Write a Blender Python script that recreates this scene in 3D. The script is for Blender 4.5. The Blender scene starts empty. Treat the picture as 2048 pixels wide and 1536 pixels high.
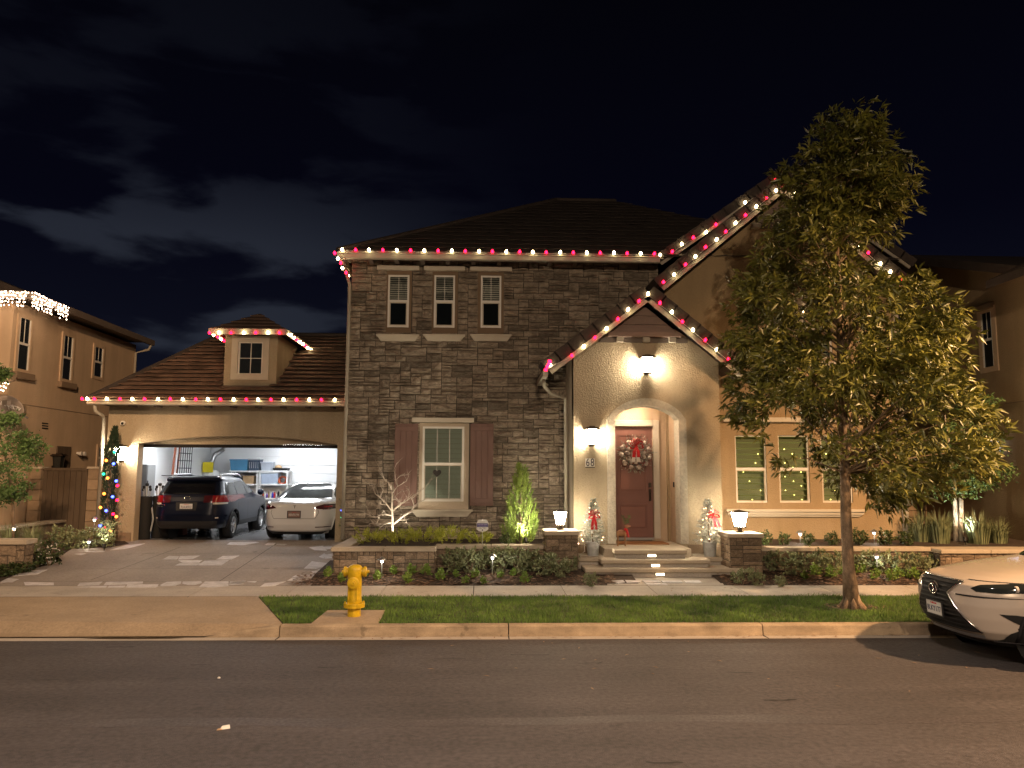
import bpy, bmesh, math, random
from mathutils import Vector, Matrix, noise
import numpy as np
R = math.radians
random.seed(7)
sc = bpy.context.scene
col = sc.collection

# ------------------------------------------------------------------ camera
CAM = Vector((0, 0, 2.35)); FPX = 1540.0
_yaw, _pitch, _roll = R(2.12), R(6.5), 0.0045
_f = Vector((math.sin(_yaw) * math.cos(_pitch), math.cos(_yaw) * math.cos(_pitch), math.sin(_pitch)))
_r0 = Vector((math.cos(_yaw), -math.sin(_yaw), 0)); _u0 = _r0.cross(_f)
_r = _r0 * math.cos(_roll) + _u0 * math.sin(_roll); _u = _u0 * math.cos(_roll) - _r0 * math.sin(_roll)
cd = bpy.data.cameras.new('camera'); cd.sensor_width = 36; cd.lens = 36 * FPX / 2048; cd.clip_end = 3000; cd.clip_start = .1
cam = bpy.data.objects.new('camera', cd); col.objects.link(cam)
cam.matrix_world = Matrix(((_r.x, _u.x, -_f.x, CAM.x), (_r.y, _u.y, -_f.y, CAM.y), (_r.z, _u.z, -_f.z, CAM.z), (0, 0, 0, 1)))
sc.camera = cam
def ray(px, py): return _f * FPX + _r * (px - 1024) + _u * (768 - py)
def P(px, py, Y):
    "the point of the upright plane at distance Y that is seen at pixel px, py of the 2048 x 1536 photograph"
    d = ray(px, py); return CAM + d * ((Y - CAM.y) / d.y)
def G(px, py, z):
    "the point of the level plane at height z that is seen at pixel px, py"
    d = ray(px, py); return CAM + d * ((z - CAM.z) / d.z)

# ------------------------------------------------------------------ night sky
w = bpy.data.worlds.new('World'); sc.world = w; w.use_nodes = True
nt = w.node_tree; nt.nodes.clear()
def wn(t, **k):
    n = nt.nodes.new(t)
    for a, b in k.items(): setattr(n, a, b)
    return n
wl = nt.links.new
tc = wn('ShaderNodeTexCoord')
sep = wn('ShaderNodeSeparateXYZ'); wl(tc.outputs['Generated'], sep.inputs[0])
ramp = wn('ShaderNodeValToRGB'); e = ramp.color_ramp.elements
e[0].position = 0.0; e[0].color = (.0064, .0075, .0150, 1)
e[1].position = .62; e[1].color = (.00085, .00085, .0018, 1)
x = ramp.color_ramp.elements.new(.3); x.color = (.0015, .0016, .0052, 1)
wl(sep.outputs['Z'], ramp.inputs[0])
mp = wn('ShaderNodeMapping'); mp.inputs['Scale'].default_value = (1.9, 1.9, 6.2); mp.inputs['Location'].default_value = (3.1, .4, 1.35)
wl(tc.outputs['Generated'], mp.inputs[0])
nz = wn('ShaderNodeTexNoise'); nz.inputs['Scale'].default_value = 2.5; nz.inputs['Detail'].default_value = 8; nz.inputs['Roughness'].default_value = .5
nz.inputs['Distortion'].default_value = .25
wl(mp.outputs[0], nz.inputs['Vector'])
cr = wn('ShaderNodeValToRGB'); cr.color_ramp.interpolation = 'EASE'; c = cr.color_ramp.elements
c[0].position = .44; c[0].color = (0, 0, 0, 1); c[1].position = .57; c[1].color = (1, 1, 1, 1)
wl(nz.outputs['Fac'], cr.inputs[0])
band = wn('ShaderNodeValToRGB'); b = band.color_ramp.elements           # town glow lights the low clouds most
b[0].position = 0; b[0].color = (1, 1, 1, 1); b[1].position = .52; b[1].color = (.10, .10, .10, 1)
x = b.new(.27); x.color = (.85, .85, .85, 1); x = b.new(.36); x.color = (.16, .16, .16, 1)
wl(sep.outputs['Z'], band.inputs[0])
m0 = wn('ShaderNodeMath', operation='MULTIPLY'); wl(cr.outputs[0], m0.inputs[0]); wl(band.outputs[0], m0.inputs[1])
bank = wn('ShaderNodeMapRange'); bank.interpolation_type = 'SMOOTHSTEP'; bank.inputs['From Min'].default_value = .12; bank.inputs['From Max'].default_value = -.30; wl(sep.outputs['X'], bank.inputs['Value'])   # the bank of cloud lies to the west
m1 = wn('ShaderNodeMath', operation='MULTIPLY'); wl(m0.outputs[0], m1.inputs[0]); wl(bank.outputs[0], m1.inputs[1])
mx = wn('ShaderNodeMixRGB'); mx.inputs[2].default_value = (.0195, .023, .034, 1)
wl(m1.outputs[0], mx.inputs[0]); wl(ramp.outputs[0], mx.inputs[1])
bgn = wn('ShaderNodeBackground'); bgn.inputs['Strength'].default_value = 1.0
out = wn('ShaderNodeOutputWorld'); wl(mx.outputs[0], bgn.inputs[0]); wl(bgn.outputs[0], out.inputs[0])

sc.view_settings.view_transform = 'Standard'; sc.view_settings.look = 'None'
sc.view_settings.exposure = 0; sc.view_settings.gamma = 1
cy = sc.cycles
cy.use_denoising = True; cy.max_bounces = 6; cy.diffuse_bounces = 3; cy.glossy_bounces = 3; cy.transmission_bounces = 4; cy.transparent_max_bounces = 6
cy.sample_clamp_indirect = 3; cy.caustics_reflective = False; cy.caustics_refractive = False; cy.blur_glossy = 1

# ------------------------------------------------------------------ street lamp at the right and added fill lamps (they stand outside the picture)
def lamp(kind, name, loc, power, color, size=.05, aim=None, spot=None, blend=.6):
    l = bpy.data.lights.new(name, kind); l.energy = power; l.color = color
    if kind in ('POINT', 'SPOT'): l.shadow_soft_size = size
    if kind == 'AREA': l.size = size
    if spot: l.spot_size = R(spot); l.spot_blend = blend
    o = bpy.data.objects.new(name, l); col.objects.link(o); o.location = loc
    if aim is not None: o.rotation_euler = (Vector(aim) - Vector(loc)).to_track_quat('-Z', 'Y').to_euler()
    return o
DOWN = lambda p: (p[0], p[1] + .01, 0)
lamp('SPOT', 'street_and_fill_light', (12.3, 7.0, 8.7), 11200, (1, .58, .28), .2, DOWN((12.3, 7.0, 0)), 165, .5)
lamp('SPOT', 'street_and_fill_light', (-4.0, 3.0, 9.0), 9000, (1, .62, .34), .2, (-12.5, 21.5, 3.6), 34, .5)  # added unseen spot, aimed to brighten the left neighbour's wall
for p, pw, cl, ang, bl in (((-1.0, 1.5, 10.0), 5300, (1, .77, .61), 160, 1), ((-11.5, 10.5, 9.0), 1500, (1, .66, .38), 150, 1)):  # added overhead fills that lift the road and the left side
    lamp('SPOT', 'street_and_fill_light', p, pw, cl, .18, DOWN(p), ang, bl)
lamp('POINT', 'street_and_fill_light', (2.0, -14.0, 9.0), 8000, (1, .74, .49), .25)  # added fill behind the camera, lifts the front walls
moon = bpy.data.lights.new('moon', 'SUN'); moon.energy = .004; moon.angle = R(.5); moon.color = (.8, .85, 1)
mo = bpy.data.objects.new('moon', moon); col.objects.link(mo); mo.rotation_euler = (R(40), 0, R(30))

# ------------------------------------------------------------------ materials
MATS = {}
def mat(name, color, rough=.8, var=.18, scale=6, bump=0, bscale=60, metal=0, spec=.4, obj_var=0, color2=None, emit=None, estr=0, coat=0, trans=0, stretch=None, detail=5, fine=0):
    m = bpy.data.materials.new(name); m.use_nodes = True
    t = m.node_tree; N = t.nodes; L = t.links.new; b = N['Principled BSDF']
    b.inputs['Roughness'].default_value = rough; b.inputs['Metallic'].default_value = metal
    b.inputs['Specular IOR Level'].default_value = spec; b.inputs['Coat Weight'].default_value = coat
    if trans: b.inputs['Transmission Weight'].default_value = trans
    c1 = tuple(color) + (1,)
    tcn = N.new('ShaderNodeTexCoord'); vec = tcn.outputs['Object']
    if stretch:
        mpn = N.new('ShaderNodeMapping'); mpn.inputs['Scale'].default_value = stretch; L(vec, mpn.inputs[0]); vec = mpn.outputs[0]
    csock = None
    if var or color2:
        n = N.new('ShaderNodeTexNoise'); n.inputs['Scale'].default_value = scale; n.inputs['Detail'].default_value = detail; n.inputs['Roughness'].default_value = .62
        L(vec, n.inputs['Vector'])
        r = N.new('ShaderNodeValToRGB'); r.color_ramp.elements[0].position = .32; r.color_ramp.elements[1].position = .70
        lo = tuple(v * (1 - var) for v in color); hi = tuple(min(1, v * (1 + var)) for v in (color2 or color))
        r.color_ramp.elements[0].color = lo + (1,); r.color_ramp.elements[1].color = hi + (1,)
        L(n.outputs['Fac'], r.inputs[0]); csock = r.outputs[0]
        if fine:
            n2 = N.new('ShaderNodeTexNoise'); n2.inputs['Scale'].default_value = scale * 26; n2.inputs['Detail'].default_value = 3; L(vec, n2.inputs['Vector'])
            mr = N.new('ShaderNodeMapRange'); mr.inputs['To Min'].default_value = 1 - fine; mr.inputs['To Max'].default_value = 1 + fine
            mr.inputs['From Min'].default_value = .3; mr.inputs['From Max'].default_value = .7
            L(n2.outputs['Fac'], mr.inputs['Value'])
            mm = N.new('ShaderNodeMixRGB'); mm.blend_type = 'MULTIPLY'; mm.inputs[0].default_value = 1; L(csock, mm.inputs[1]); L(mr.outputs[0], mm.inputs[2]); csock = mm.outputs[0]
    if obj_var:
        oi = N.new('ShaderNodeObjectInfo')
        mr = N.new('ShaderNodeMapRange'); mr.inputs['To Min'].default_value = 1 - obj_var; mr.inputs['To Max'].default_value = 1 + obj_var
        L(oi.outputs['Random'], mr.inputs['Value'])
        mm = N.new('ShaderNodeMixRGB'); mm.blend_type = 'MULTIPLY'; mm.inputs[0].default_value = 1
        if csock is not None: L(csock, mm.inputs[1])
        else: mm.inputs[1].default_value = c1
        L(mr.outputs[0], mm.inputs[2]); csock = mm.outputs[0]
    if csock is not None: L(csock, b.inputs['Base Color'])
    else: b.inputs['Base Color'].default_value = c1
    if bump:
        n = N.new('ShaderNodeTexNoise'); n.inputs['Scale'].default_value = bscale; n.inputs['Detail'].default_value = 4; L(vec, n.inputs['Vector'])
        bp = N.new('ShaderNodeBump'); bp.inputs['Strength'].default_value = min(1, bump); bp.inputs['Distance'].default_value = .02
        L(n.outputs['Fac'], bp.inputs['Height']); L(bp.outputs[0], b.inputs['Normal'])
    if emit:
        b.inputs['Emission Color'].default_value = tuple(emit) + (1,); b.inputs['Emission Strength'].default_value = estr
    MATS[name] = m; return m

M = {}
def dm(k, *a, **kw): M[k] = mat(k, *a, **kw)
dm('asphalt', (.060, .053, .055), .70, .18, .7, .6, 110, spec=.4, fine=.32, detail=10)
dm('concrete', (.44, .395, .345), .85, .13, 1.6, .25, 90, fine=.12, detail=7)
dm('kerb_concrete', (.37, .285, .19), .85, .30, 2.2, .35, 60, fine=.15, detail=8, stretch=(1, 1, 3))
dm('driveway', (.33, .29, .26), .8, .10, .9, .2, 110, fine=.14, detail=7)
dm('flagstone', (.58, .56, .58), .75, .16, 7, .4, 40, obj_var=.14, fine=.2)
dm('apron', (.36, .275, .185), .85, .12, 1.1, .35, 60, fine=.14, detail=9)
dm('joint', (.05, .045, .04), .95, .2, 9)
dm('soil', (.055, .038, .028), .95, .45, 14, .8, 45, fine=.4)
dm('mulch', (.13, .078, .05), .9, .4, 9, obj_var=.4)
dm('mulch_pale', (.28, .19, .13), .9, .4, 9)
dm('turf_soil', (.045, .05, .02), .95, .3, 10, .5, 40)
dm('grass', (.08, .165, .03), .65, .4, 2.0, color2=(.13, .215, .04), spec=.3)
dm('stucco', (.43, .355, .25), .92, .07, 1.1, 1.0, 34, spec=.15, fine=.05)
dm('stucco_wing', (.37, .275, .165), .92, .08, .9, .7, 38, spec=.15, fine=.05)
dm('stucco_pale', (.62, .53, .41), .9, .06, 1.2, .8, 40, spec=.15)
dm('stucco_peach', (.60, .45, .31), .92, .07, .9, .5, 40, spec=.15)
dm('stucco_brown', (.26, .19, .13), .92, .08, 1, .5, 45, spec=.15)
dm('rough_trim', (.55, .50, .41), .9, .16, 14, 1.0, 26, spec=.2)
dm('trim', (.62, .56, .46), .6, .07, 2, .1, 50)
dm('gutter_paint', (.42, .38, .31), .5, .06, 2)
dm('dark_trim', (.16, .13, .11), .7, .12, 3)
dm('siding', (.27, .19, .16), .75, .10, 2.2, stretch=(1, 1, 6))
dm('stone', (.255, .21, .165), .9, .36, 3.4, 1.0, 22, obj_var=.42, color2=(.34, .285, .225), fine=.25)
dm('stone_warm', (.26, .19, .13), .9, .3, 5, 1.0, 30, obj_var=.35, color2=(.36, .27, .19), fine=.25)
dm('mortar', (.10, .085, .068), .95, .25, 8, .8, 40)
dm('cap_stone', (.47, .40, .31), .8, .12, 3.5, .25, 60, fine=.1)
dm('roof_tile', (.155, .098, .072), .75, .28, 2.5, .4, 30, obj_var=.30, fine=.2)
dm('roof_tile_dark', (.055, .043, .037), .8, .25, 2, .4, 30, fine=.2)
dm('vinyl', (.80, .77, .71), .4, .03, 2)
dm('blind', (.70, .68, .62), .6, .05, 2)
dm('room_dark', (.03, .03, .03), .9, 0)
dm('shutter', (.20, .115, .095), .6, .10, 3, stretch=(1, 1, .4))
dm('door_paint', (.23, .105, .085), .42, .06, 2)
dm('black_metal', (.02, .018, .016), .4, .1, 5, metal=.4)
dm('bronze', (.055, .04, .03), .4, .1, 6, metal=.6)
dm('steel', (.55, .55, .55), .3, .05, 4, metal=.9)
dm('white_wall', (.82, .82, .82), .8, .02, 2)
dm('epoxy_floor', (.30, .30, .31), .22, .08, 1.4, spec=.6)
dm('white_metal', (.85, .85, .85), .45, .02, 3)
dm('bark', (.19, .14, .10), .9, .6, 7, 1.0, 24, color2=(.24, .17, .11), stretch=(1, 1, .45), fine=.3)
dm('bark_pale', (.60, .52, .42), .9, .2, 8, .6, 30)
dm('bare_bark', (.58, .50, .43), .85, .15, 12, .3, 40)
dm('leaf', (.075, .09, .018), .40, .4, 1.6, color2=(.17, .165, .028), spec=.55)
dm('leaf_dark', (.04, .065, .02), .5, .35, 3, color2=(.07, .1, .03))
dm('leaf_bright', (.13, .23, .035), .55, .3, 5, color2=(.2, .30, .05))
dm('leaf_lime', (.32, .38, .045), .55, .3, 5, color2=(.42, .44, .06))
dm('leaf_grey', (.16, .20, .10), .5, .35, 4, color2=(.25, .27, .14))
dm('leaf_cool', (.06, .12, .035), .55, .35, 2, color2=(.11, .19, .06))
dm('conifer', (.13, .21, .035), .6, .35, 4, color2=(.22, .30, .05))
dm('cypress', (.02, .04, .018), .7, .3, 4)
dm('flower', (.75, .72, .68), .7, .05, 3)
dm('hydrant_yellow', (.60, .40, .012), .42, .22, 12, .2, 60, spec=.45, fine=.12)
dm('frost', (.28, .29, .26), .8, .35, 14, color2=(.48, .48, .44))
dm('frost_green', (.16, .2, .15), .8, .35, 12, color2=(.42, .44, .38))
dm('cone', (.30, .22, .18), .85, .4, 20, color2=(.62, .57, .52))
dm('ribbon', (.55, .012, .02), .5, .12, 6)
dm('ribbon_white', (.82, .78, .72), .6, .05, 5)
dm('zinc', (.52, .54, .54), .5, .22, 9, metal=.25)
dm('coir', (.34, .15, .055), .95, .25, 30, .8, 90)
dm('wood', (.36, .19, .09), .7, .25, 9, stretch=(1, 1, 4))
dm('wood_red', (.42, .14, .08), .75, .25, 9)
dm('gate_wood', (.105, .075, .05), .8, .16, 3, stretch=(4, 4, .5))
dm('block', (.33, .24, .16), .92, .2, 4, .6, 40, obj_var=.14)
dm('sign_white', (.8, .8, .8), .5, .02, 3)
dm('sign_lilac', (.40, .36, .62), .5, .1, 30); dm('digit_ink', (.04, .035, .045), .5, 0); dm('sign_blue', (.03, .025, .20), .5, .02, 3)
dm('rubber', (.015, .015, .015), .8, .1, 8)
dm('wagon_paint', (.003, .006, .019), .32, 0, metal=.1, spec=.22, coat=.12)
dm('sedan_paint', (.78, .78, .78), .18, 0, spec=.5, coat=1)
dm('suv_paint', (.60, .52, .44), .26, 0, metal=.15, spec=.5, coat=.8)
dm('car_glass', (.02, .024, .024), .06, 0, spec=.8)
dm('car_plastic', (.018, .018, .02), .55, .1, 9)
dm('alloy', (.62, .62, .64), .3, 0, metal=.8)
dm('tail_red', (.24, .006, .009), .15, 0, spec=.6, coat=.6)
dm('tail_dark', (.07, .012, .016), .12, 0, spec=.6, coat=.6)
dm('tail_clear', (.6, .55, .5), .15, 0, spec=.6)
dm('chrome', (.75, .75, .76), .18, 0, metal=1)
dm('plate', (.75, .75, .72), .5, .04, 9)
dm('plate_ink', (.05, .06, .12), .6, 0)
dm('plate_brown', (.30, .19, .16), .6, .05, 9)
dm('bin_blue', (.06, .21, .36), .45, .05, 4)
dm('bin_navy', (.05, .075, .12), .4, .05, 4)
dm('bin_grey', (.50, .54, .62), .4, .05, 4)
dm('bin_clear', (.50, .58, .72), .3, .08, 8)
dm('cardboard', (.46, .30, .16), .85, .12, 6)
dm('panel_grey', (.36, .38, .39), .5, .04, 4)
dm('orange_red', (.58, .12, .04), .6, .3, 8)
dm('yellow', (.75, .6, .02), .5, .05, 4)
dm('blue_plastic', (.02, .05, .42), .4, .05, 4)
dm('purple', (.16, .08, .36), .5, .05, 4)
dm('paper', (.75, .72, .66), .8, .1, 8)
dm('wire_green', (.01, .03, .012), .6, 0)
dm('wire_white', (.7, .68, .62), .6, 0)
dm('heart', (.035, .03, .028), .7, .1, 8)
dm('dish_grey', (.30, .25, .21), .5, .05, 4)
dm('nose', (.42, .2, .12), .7, .1, 9)

# glass that lets the blinds show and mirrors the street lamps
def glassmat(name, tint, mix=.22):
    m = bpy.data.materials.new(name); m.use_nodes = True; t = m.node_tree; t.nodes.clear(); L = t.links.new
    tr = t.nodes.new('ShaderNodeBsdfTransparent'); tr.inputs[0].default_value = tint + (1,)
    gl = t.nodes.new('ShaderNodeBsdfGlossy'); gl.inputs['Roughness'].default_value = .03
    fr = t.nodes.new('ShaderNodeFresnel'); fr.inputs[0].default_value = 1.5
    mixn = t.nodes.new('ShaderNodeMixShader'); o = t.nodes.new('ShaderNodeOutputMaterial')
    L(fr.outputs[0], mixn.inputs[0]); L(tr.outputs[0], mixn.inputs[1]); L(gl.outputs[0], mixn.inputs[2]); L(mixn.outputs[0], o.inputs[0])
    MATS[name] = m; M[name] = m
glassmat('window_glass', (.80, .85, .80)); glassmat('window_glass_mid', (.82, .86, .83)); glassmat('window_glass_dark', (.70, .74, .71)); glassmat('wagon_glass', (.6, .63, .62))
def emis(k, color, s):
    m = bpy.data.materials.new(k); m.use_nodes = True; t = m.node_tree; t.nodes.clear()
    e = t.nodes.new('ShaderNodeEmission'); e.inputs[0].default_value = tuple(color) + (1,); e.inputs[1].default_value = s
    o = t.nodes.new('ShaderNodeOutputMaterial'); t.links.new(e.outputs[0], o.inputs[0]); M[k] = m
emis('bulb_white', (1, .78, .40), 36); emis('bulb_red', (1, .006, .035), 13)
emis('bulb_blue', (.06, .10, 1), 10); emis('bulb_orange', (1, .22, .03), 8); emis('bulb_green', (.03, .75, .35), 4)
emis('fairy', (1, .62, .36), 6); emis('icicle', (1, .70, .48), 22); emis('fairy_gold', (1, .78, .20), 9)
emis('lantern_glow', (1, .84, .60), 150); emis('lantern_cool', (.62, .74, 1), .9); emis('path_glow', (1, .93, .84), 9)
emis('step_glow', (1, .80, .52), 9); emis('spot_glow', (1, .95, .72), 14); emis('tube', (.92, .96, 1), 60)

emis('porch_glow', (1, .74, .50), 210)

emis('room_glow', (.56, .46, .12), .50)

dm('blind_dim', (.78, .80, .72), .7, .05, 2)
m = M['blind_lit'] = bpy.data.materials.new('blind_lit'); m.use_nodes = True; t = m.node_tree
tl = t.nodes.new('ShaderNodeBsdfTranslucent'); tl.inputs[0].default_value = (.55, .54, .32, 1); mxs = t.nodes.new('ShaderNodeMixShader'); mxs.inputs[0].default_value = .45
t.nodes['Principled BSDF'].inputs['Base Color'].default_value = (.52, .52, .40, 1)
t.links.new(t.nodes['Principled BSDF'].outputs[0], mxs.inputs[1]); t.links.new(tl.outputs[0], mxs.inputs[2]); t.links.new(mxs.outputs[0], t.nodes['Material Output'].inputs[0])

def streak(name, stretch, scale, lo, hi, thr=None, dark=.6):
    "long soft streaks, and optional dark drips, over a material's colour"
    t = M[name].node_tree; N = t.nodes; L = t.links.new; b = N['Principled BSDF']; src = b.inputs['Base Color'].links[0].from_socket
    tcn = N.new('ShaderNodeTexCoord'); mpn = N.new('ShaderNodeMapping'); mpn.inputs['Scale'].default_value = stretch; L(tcn.outputs['Object'], mpn.inputs[0])
    n = N.new('ShaderNodeTexNoise'); n.inputs['Scale'].default_value = scale; n.inputs['Detail'].default_value = 6; L(mpn.outputs[0], n.inputs['Vector'])
    mr = N.new('ShaderNodeMapRange'); mr.inputs['From Min'].default_value = .32; mr.inputs['From Max'].default_value = .68; mr.inputs['To Min'].default_value = lo; mr.inputs['To Max'].default_value = hi; L(n.outputs['Fac'], mr.inputs['Value'])
    mm = N.new('ShaderNodeMixRGB'); mm.blend_type = 'MULTIPLY'; mm.inputs[0].default_value = 1; L(src, mm.inputs[1]); L(mr.outputs[0], mm.inputs[2]); out_ = mm.outputs[0]
    if thr:
        n2 = N.new('ShaderNodeTexNoise'); n2.inputs['Scale'].default_value = thr; n2.inputs['Detail'].default_value = 3; L(tcn.outputs['Object'], n2.inputs['Vector'])
        m2 = N.new('ShaderNodeMapRange'); m2.inputs['From Min'].default_value = .66; m2.inputs['From Max'].default_value = .74; m2.inputs['To Min'].default_value = 1; m2.inputs['To Max'].default_value = dark; L(n2.outputs['Fac'], m2.inputs['Value'])
        m3 = N.new('ShaderNodeMixRGB'); m3.blend_type = 'MULTIPLY'; m3.inputs[0].default_value = 1; L(out_, m3.inputs[1]); L(m2.outputs[0], m3.inputs[2]); out_ = m3.outputs[0]
    L(out_, b.inputs['Base Color'])
streak('asphalt', (.12, 1.6, 1), 1.3, .84, 1.16, 1.9, .66)
streak('kerb_concrete', (1, 1, .4), 3.2, .78, 1.12, 5.5, .62)
streak('apron', (.5, 1, 1), 1.6, .9, 1.08, 3.0, .75)
streak('concrete', (1, 1, 1), 1.1, .9, 1.08, 4.0, .8)
streak('driveway', (1, .4, 1), 1.2, .9, 1.08, 3.5, .74)
for k in ('stucco', 'stucco_wing', 'stucco_peach'): streak(k, (1.6, 1.6, .12), 2.2, .93, 1.06)

# ------------------------------------------------------------------ mesh helpers
WL = {}
class MB:
    def __init__(s): s.v = []; s.f = []
    def add(s, vs, fs):
        k = len(s.v); s.v += [tuple(v) for v in vs]; s.f += [tuple(i + k for i in f) for f in fs]; return s
    def box(s, x0, x1, y0, y1, z0, z1):
        return s.add([(x0, y0, z0), (x1, y0, z0), (x1, y1, z0), (x0, y1, z0), (x0, y0, z1), (x1, y0, z1), (x1, y1, z1), (x0, y1, z1)],
                     [(0, 3, 2, 1), (4, 5, 6, 7), (0, 1, 5, 4), (1, 2, 6, 5), (2, 3, 7, 6), (3, 0, 4, 7)])
    def bev(s, x0, x1, y0, y1, z0, z1, b=.01):
        "a box with chamfered edges"
        vs = []; idx = {}
        for i, X in enumerate((x0, x1)):
            for j, Y in enumerate((y0, y1)):
                for k, Z in enumerate((z0, z1)):
                    sx, sy, sz = (1, -1)[i], (1, -1)[j], (1, -1)[k]
                    for a, q in enumerate(((X, Y + sy * b, Z + sz * b), (X + sx * b, Y, Z + sz * b), (X + sx * b, Y + sy * b, Z))):
                        idx[i, j, k, a] = len(vs); vs.append(q)
        fs = []
        F = lambda *t: fs.append(tuple(idx[q] for q in t))
        for i in (0, 1): F((i, 0, 0, 0), (i, 1, 0, 0), (i, 1, 1, 0), (i, 0, 1, 0)); F((0, i, 0, 1), (1, i, 0, 1), (1, i, 1, 1), (0, i, 1, 1)); F((0, 0, i, 2), (1, 0, i, 2), (1, 1, i, 2), (0, 1, i, 2))
        for j in (0, 1):
            for k in (0, 1):
                F((0, j, k, 1), (1, j, k, 1), (1, j, k, 2), (0, j, k, 2)); F((j, 0, k, 0), (j, 1, k, 0), (j, 1, k, 2), (j, 0, k, 2)); F((j, k, 0, 0), (j, k, 1, 0), (j, k, 1, 1), (j, k, 0, 1))
                for i in (0, 1): F((i, j, k, 0), (i, j, k, 1), (i, j, k, 2))
        return s.add(vs, fs)
    def prism(s, poly, ext):
        "polygon (3-D points) pushed along ext"
        n = len(poly); e = Vector(ext); a = [Vector(p) for p in poly]
        return s.add(a + [p + e for p in a], [tuple(range(n)), tuple(range(2 * n - 1, n - 1, -1))] + [(i, (i + 1) % n, n + (i + 1) % n, n + i) for i in range(n)])
    def tube(s, pts, r, n=8, cap=True):
        pts = [Vector(p) for p in pts]; rs = r if isinstance(r, (list, tuple)) else [r] * len(pts)
        k0 = len(s.v); vs = []; fs = []; up = None
        for i, p in enumerate(pts):
            d = (pts[min(i + 1, len(pts) - 1)] - pts[max(i - 1, 0)])
            d = d.normalized() if d.length > 1e-9 else Vector((0, 0, 1))
            if up is None: up = d.orthogonal().normalized()
            else:
                up = up - d * up.dot(d)
                up = up.normalized() if up.length > 1e-6 else d.orthogonal().normalized()
            q = d.cross(up)
            for j in range(n):
                a = 2 * math.pi * j / n; vs.append(p + (up * math.cos(a) + q * math.sin(a)) * rs[i])
        for i in range(len(pts) - 1):
            for j in range(n): fs.append((i * n + j, i * n + (j + 1) % n, (i + 1) * n + (j + 1) % n, (i + 1) * n + j))
        if cap and n > 2: fs.append(tuple(range(n - 1, -1, -1))); fs.append(tuple(range((len(pts) - 1) * n, len(pts) * n)))
        return s.add(vs, fs)
    def lathe(s, prof, c=(0, 0, 0), n=20, axis='z', cap=True):
        "prof: (radius, height) pairs turned about an axis through c"
        vs = []; fs = []; c = Vector(c)
        for r, h in prof:
            for j in range(n):
                a = 2 * math.pi * j / n; x, y = r * math.cos(a), r * math.sin(a)
                vs.append(c + (Vector((x, y, h)) if axis == 'z' else Vector((x, h, y)) if axis == 'y' else Vector((h, x, y))))
        for i in range(len(prof) - 1):
            for j in range(n): fs.append((i * n + j, i * n + (j + 1) % n, (i + 1) * n + (j + 1) % n, (i + 1) * n + j))
        if cap and prof[0][0] > 1e-4: fs.append(tuple(range(n - 1, -1, -1)))
        if cap and prof[-1][0] > 1e-4: fs.append(tuple(range((len(prof) - 1) * n, len(prof) * n)))
        return s.add(vs, fs)
    def quad(s, a, b, c, d): return s.add([a, b, c, d], [(0, 1, 2, 3)])
    def leaf(s, p, d, length, width, nrm=None, fold=.25, droop=0):
        "a pointed leaf of four triangles from p along d"
        d = Vector(d).normalized(); p = Vector(p)
        u = Vector(nrm).normalized() if nrm is not None else Vector((random.gauss(0, 1), random.gauss(0, 1), random.gauss(0, 1)))
        u = u - d * u.dot(d); u = u.normalized() if u.length > 1e-5 else d.orthogonal().normalized()
        sd = d.cross(u); m = p + d * length * .45
        tip = p + d * length + Vector((0, 0, -droop * length))
        return s.add([p, m + sd * width * .5 + u * width * fold, tip, m - sd * width * .5 + u * width * fold, m], [(0, 1, 4), (1, 2, 4), (4, 2, 3), (0, 4, 3)])
    def build(s, name, material, parent=None, smooth=False, local=False, recalc=True):
        me = bpy.data.meshes.new(name)
        off = Vector((0, 0, 0))
        if parent is not None and not local: off = WL[parent.name]
        vs = s.v if off.length == 0 else [(a - off.x, b - off.y, c - off.z) for a, b, c in s.v]
        me.from_pydata(vs, [], s.f)
        if recalc and len(s.f) < 60000:
            bm = bmesh.new(); bm.from_mesh(me); bmesh.ops.recalc_face_normals(bm, faces=bm.faces); bm.to_mesh(me); bm.free()
        if smooth: me.polygons.foreach_set('use_smooth', [True] * len(me.polygons))
        me.materials.append(M[material] if isinstance(material, str) else material)
        return link(name, me, parent, local)
def link(name, me, parent=None, local=False, loc=None):
    o = bpy.data.objects.new(name, me); col.objects.link(o)
    o.parent = parent
    WL[o.name] = WL[parent.name].copy() if parent is not None else Vector((0, 0, 0))
    if loc is not None:
        o.location = Vector(loc) - (WL[parent.name] if (parent is not None and not local) else Vector((0, 0, 0)))
        WL[o.name] = Vector(loc)
    return o
def tag(o, label=None, cat=None, group=None, kind=None):
    if label: o['label'] = label
    if cat: o['category'] = cat
    if group: o['group'] = group
    if kind: o['kind'] = kind
    return o
def thing(name, label, cat, loc, group=None, rz=0):
    o = bpy.data.objects.new(name, None); col.objects.link(o); o.location = loc; o.rotation_euler = (0, 0, rz)
    o.empty_display_size = .1
    WL[o.name] = Vector(loc); return tag(o, label, cat, group)
def solo(o, label, cat, group=None): return tag(o, label, cat, group)
def kids(o): return [c for c in col.objects if c.parent == o]
def copy_tree(o, loc=None, rz=None, scale=None, label=None):
    def rec(a, par):
        c = a.copy(); col.objects.link(c)
        if par is not None: c.parent = par; c.matrix_parent_inverse = a.matrix_parent_inverse.copy()
        for ch in a.children: rec(ch, c)
        return c
    c = rec(o, None)
    if loc is not None: c.location = loc
    if rz is not None: c.rotation_euler = (c.rotation_euler.x, c.rotation_euler.y, rz)
    if scale is not None: c.scale = (scale,) * 3 if isinstance(scale, (int, float)) else scale
    if label: c['label'] = label
    WL[c.name] = Vector(c.location); return c
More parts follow.
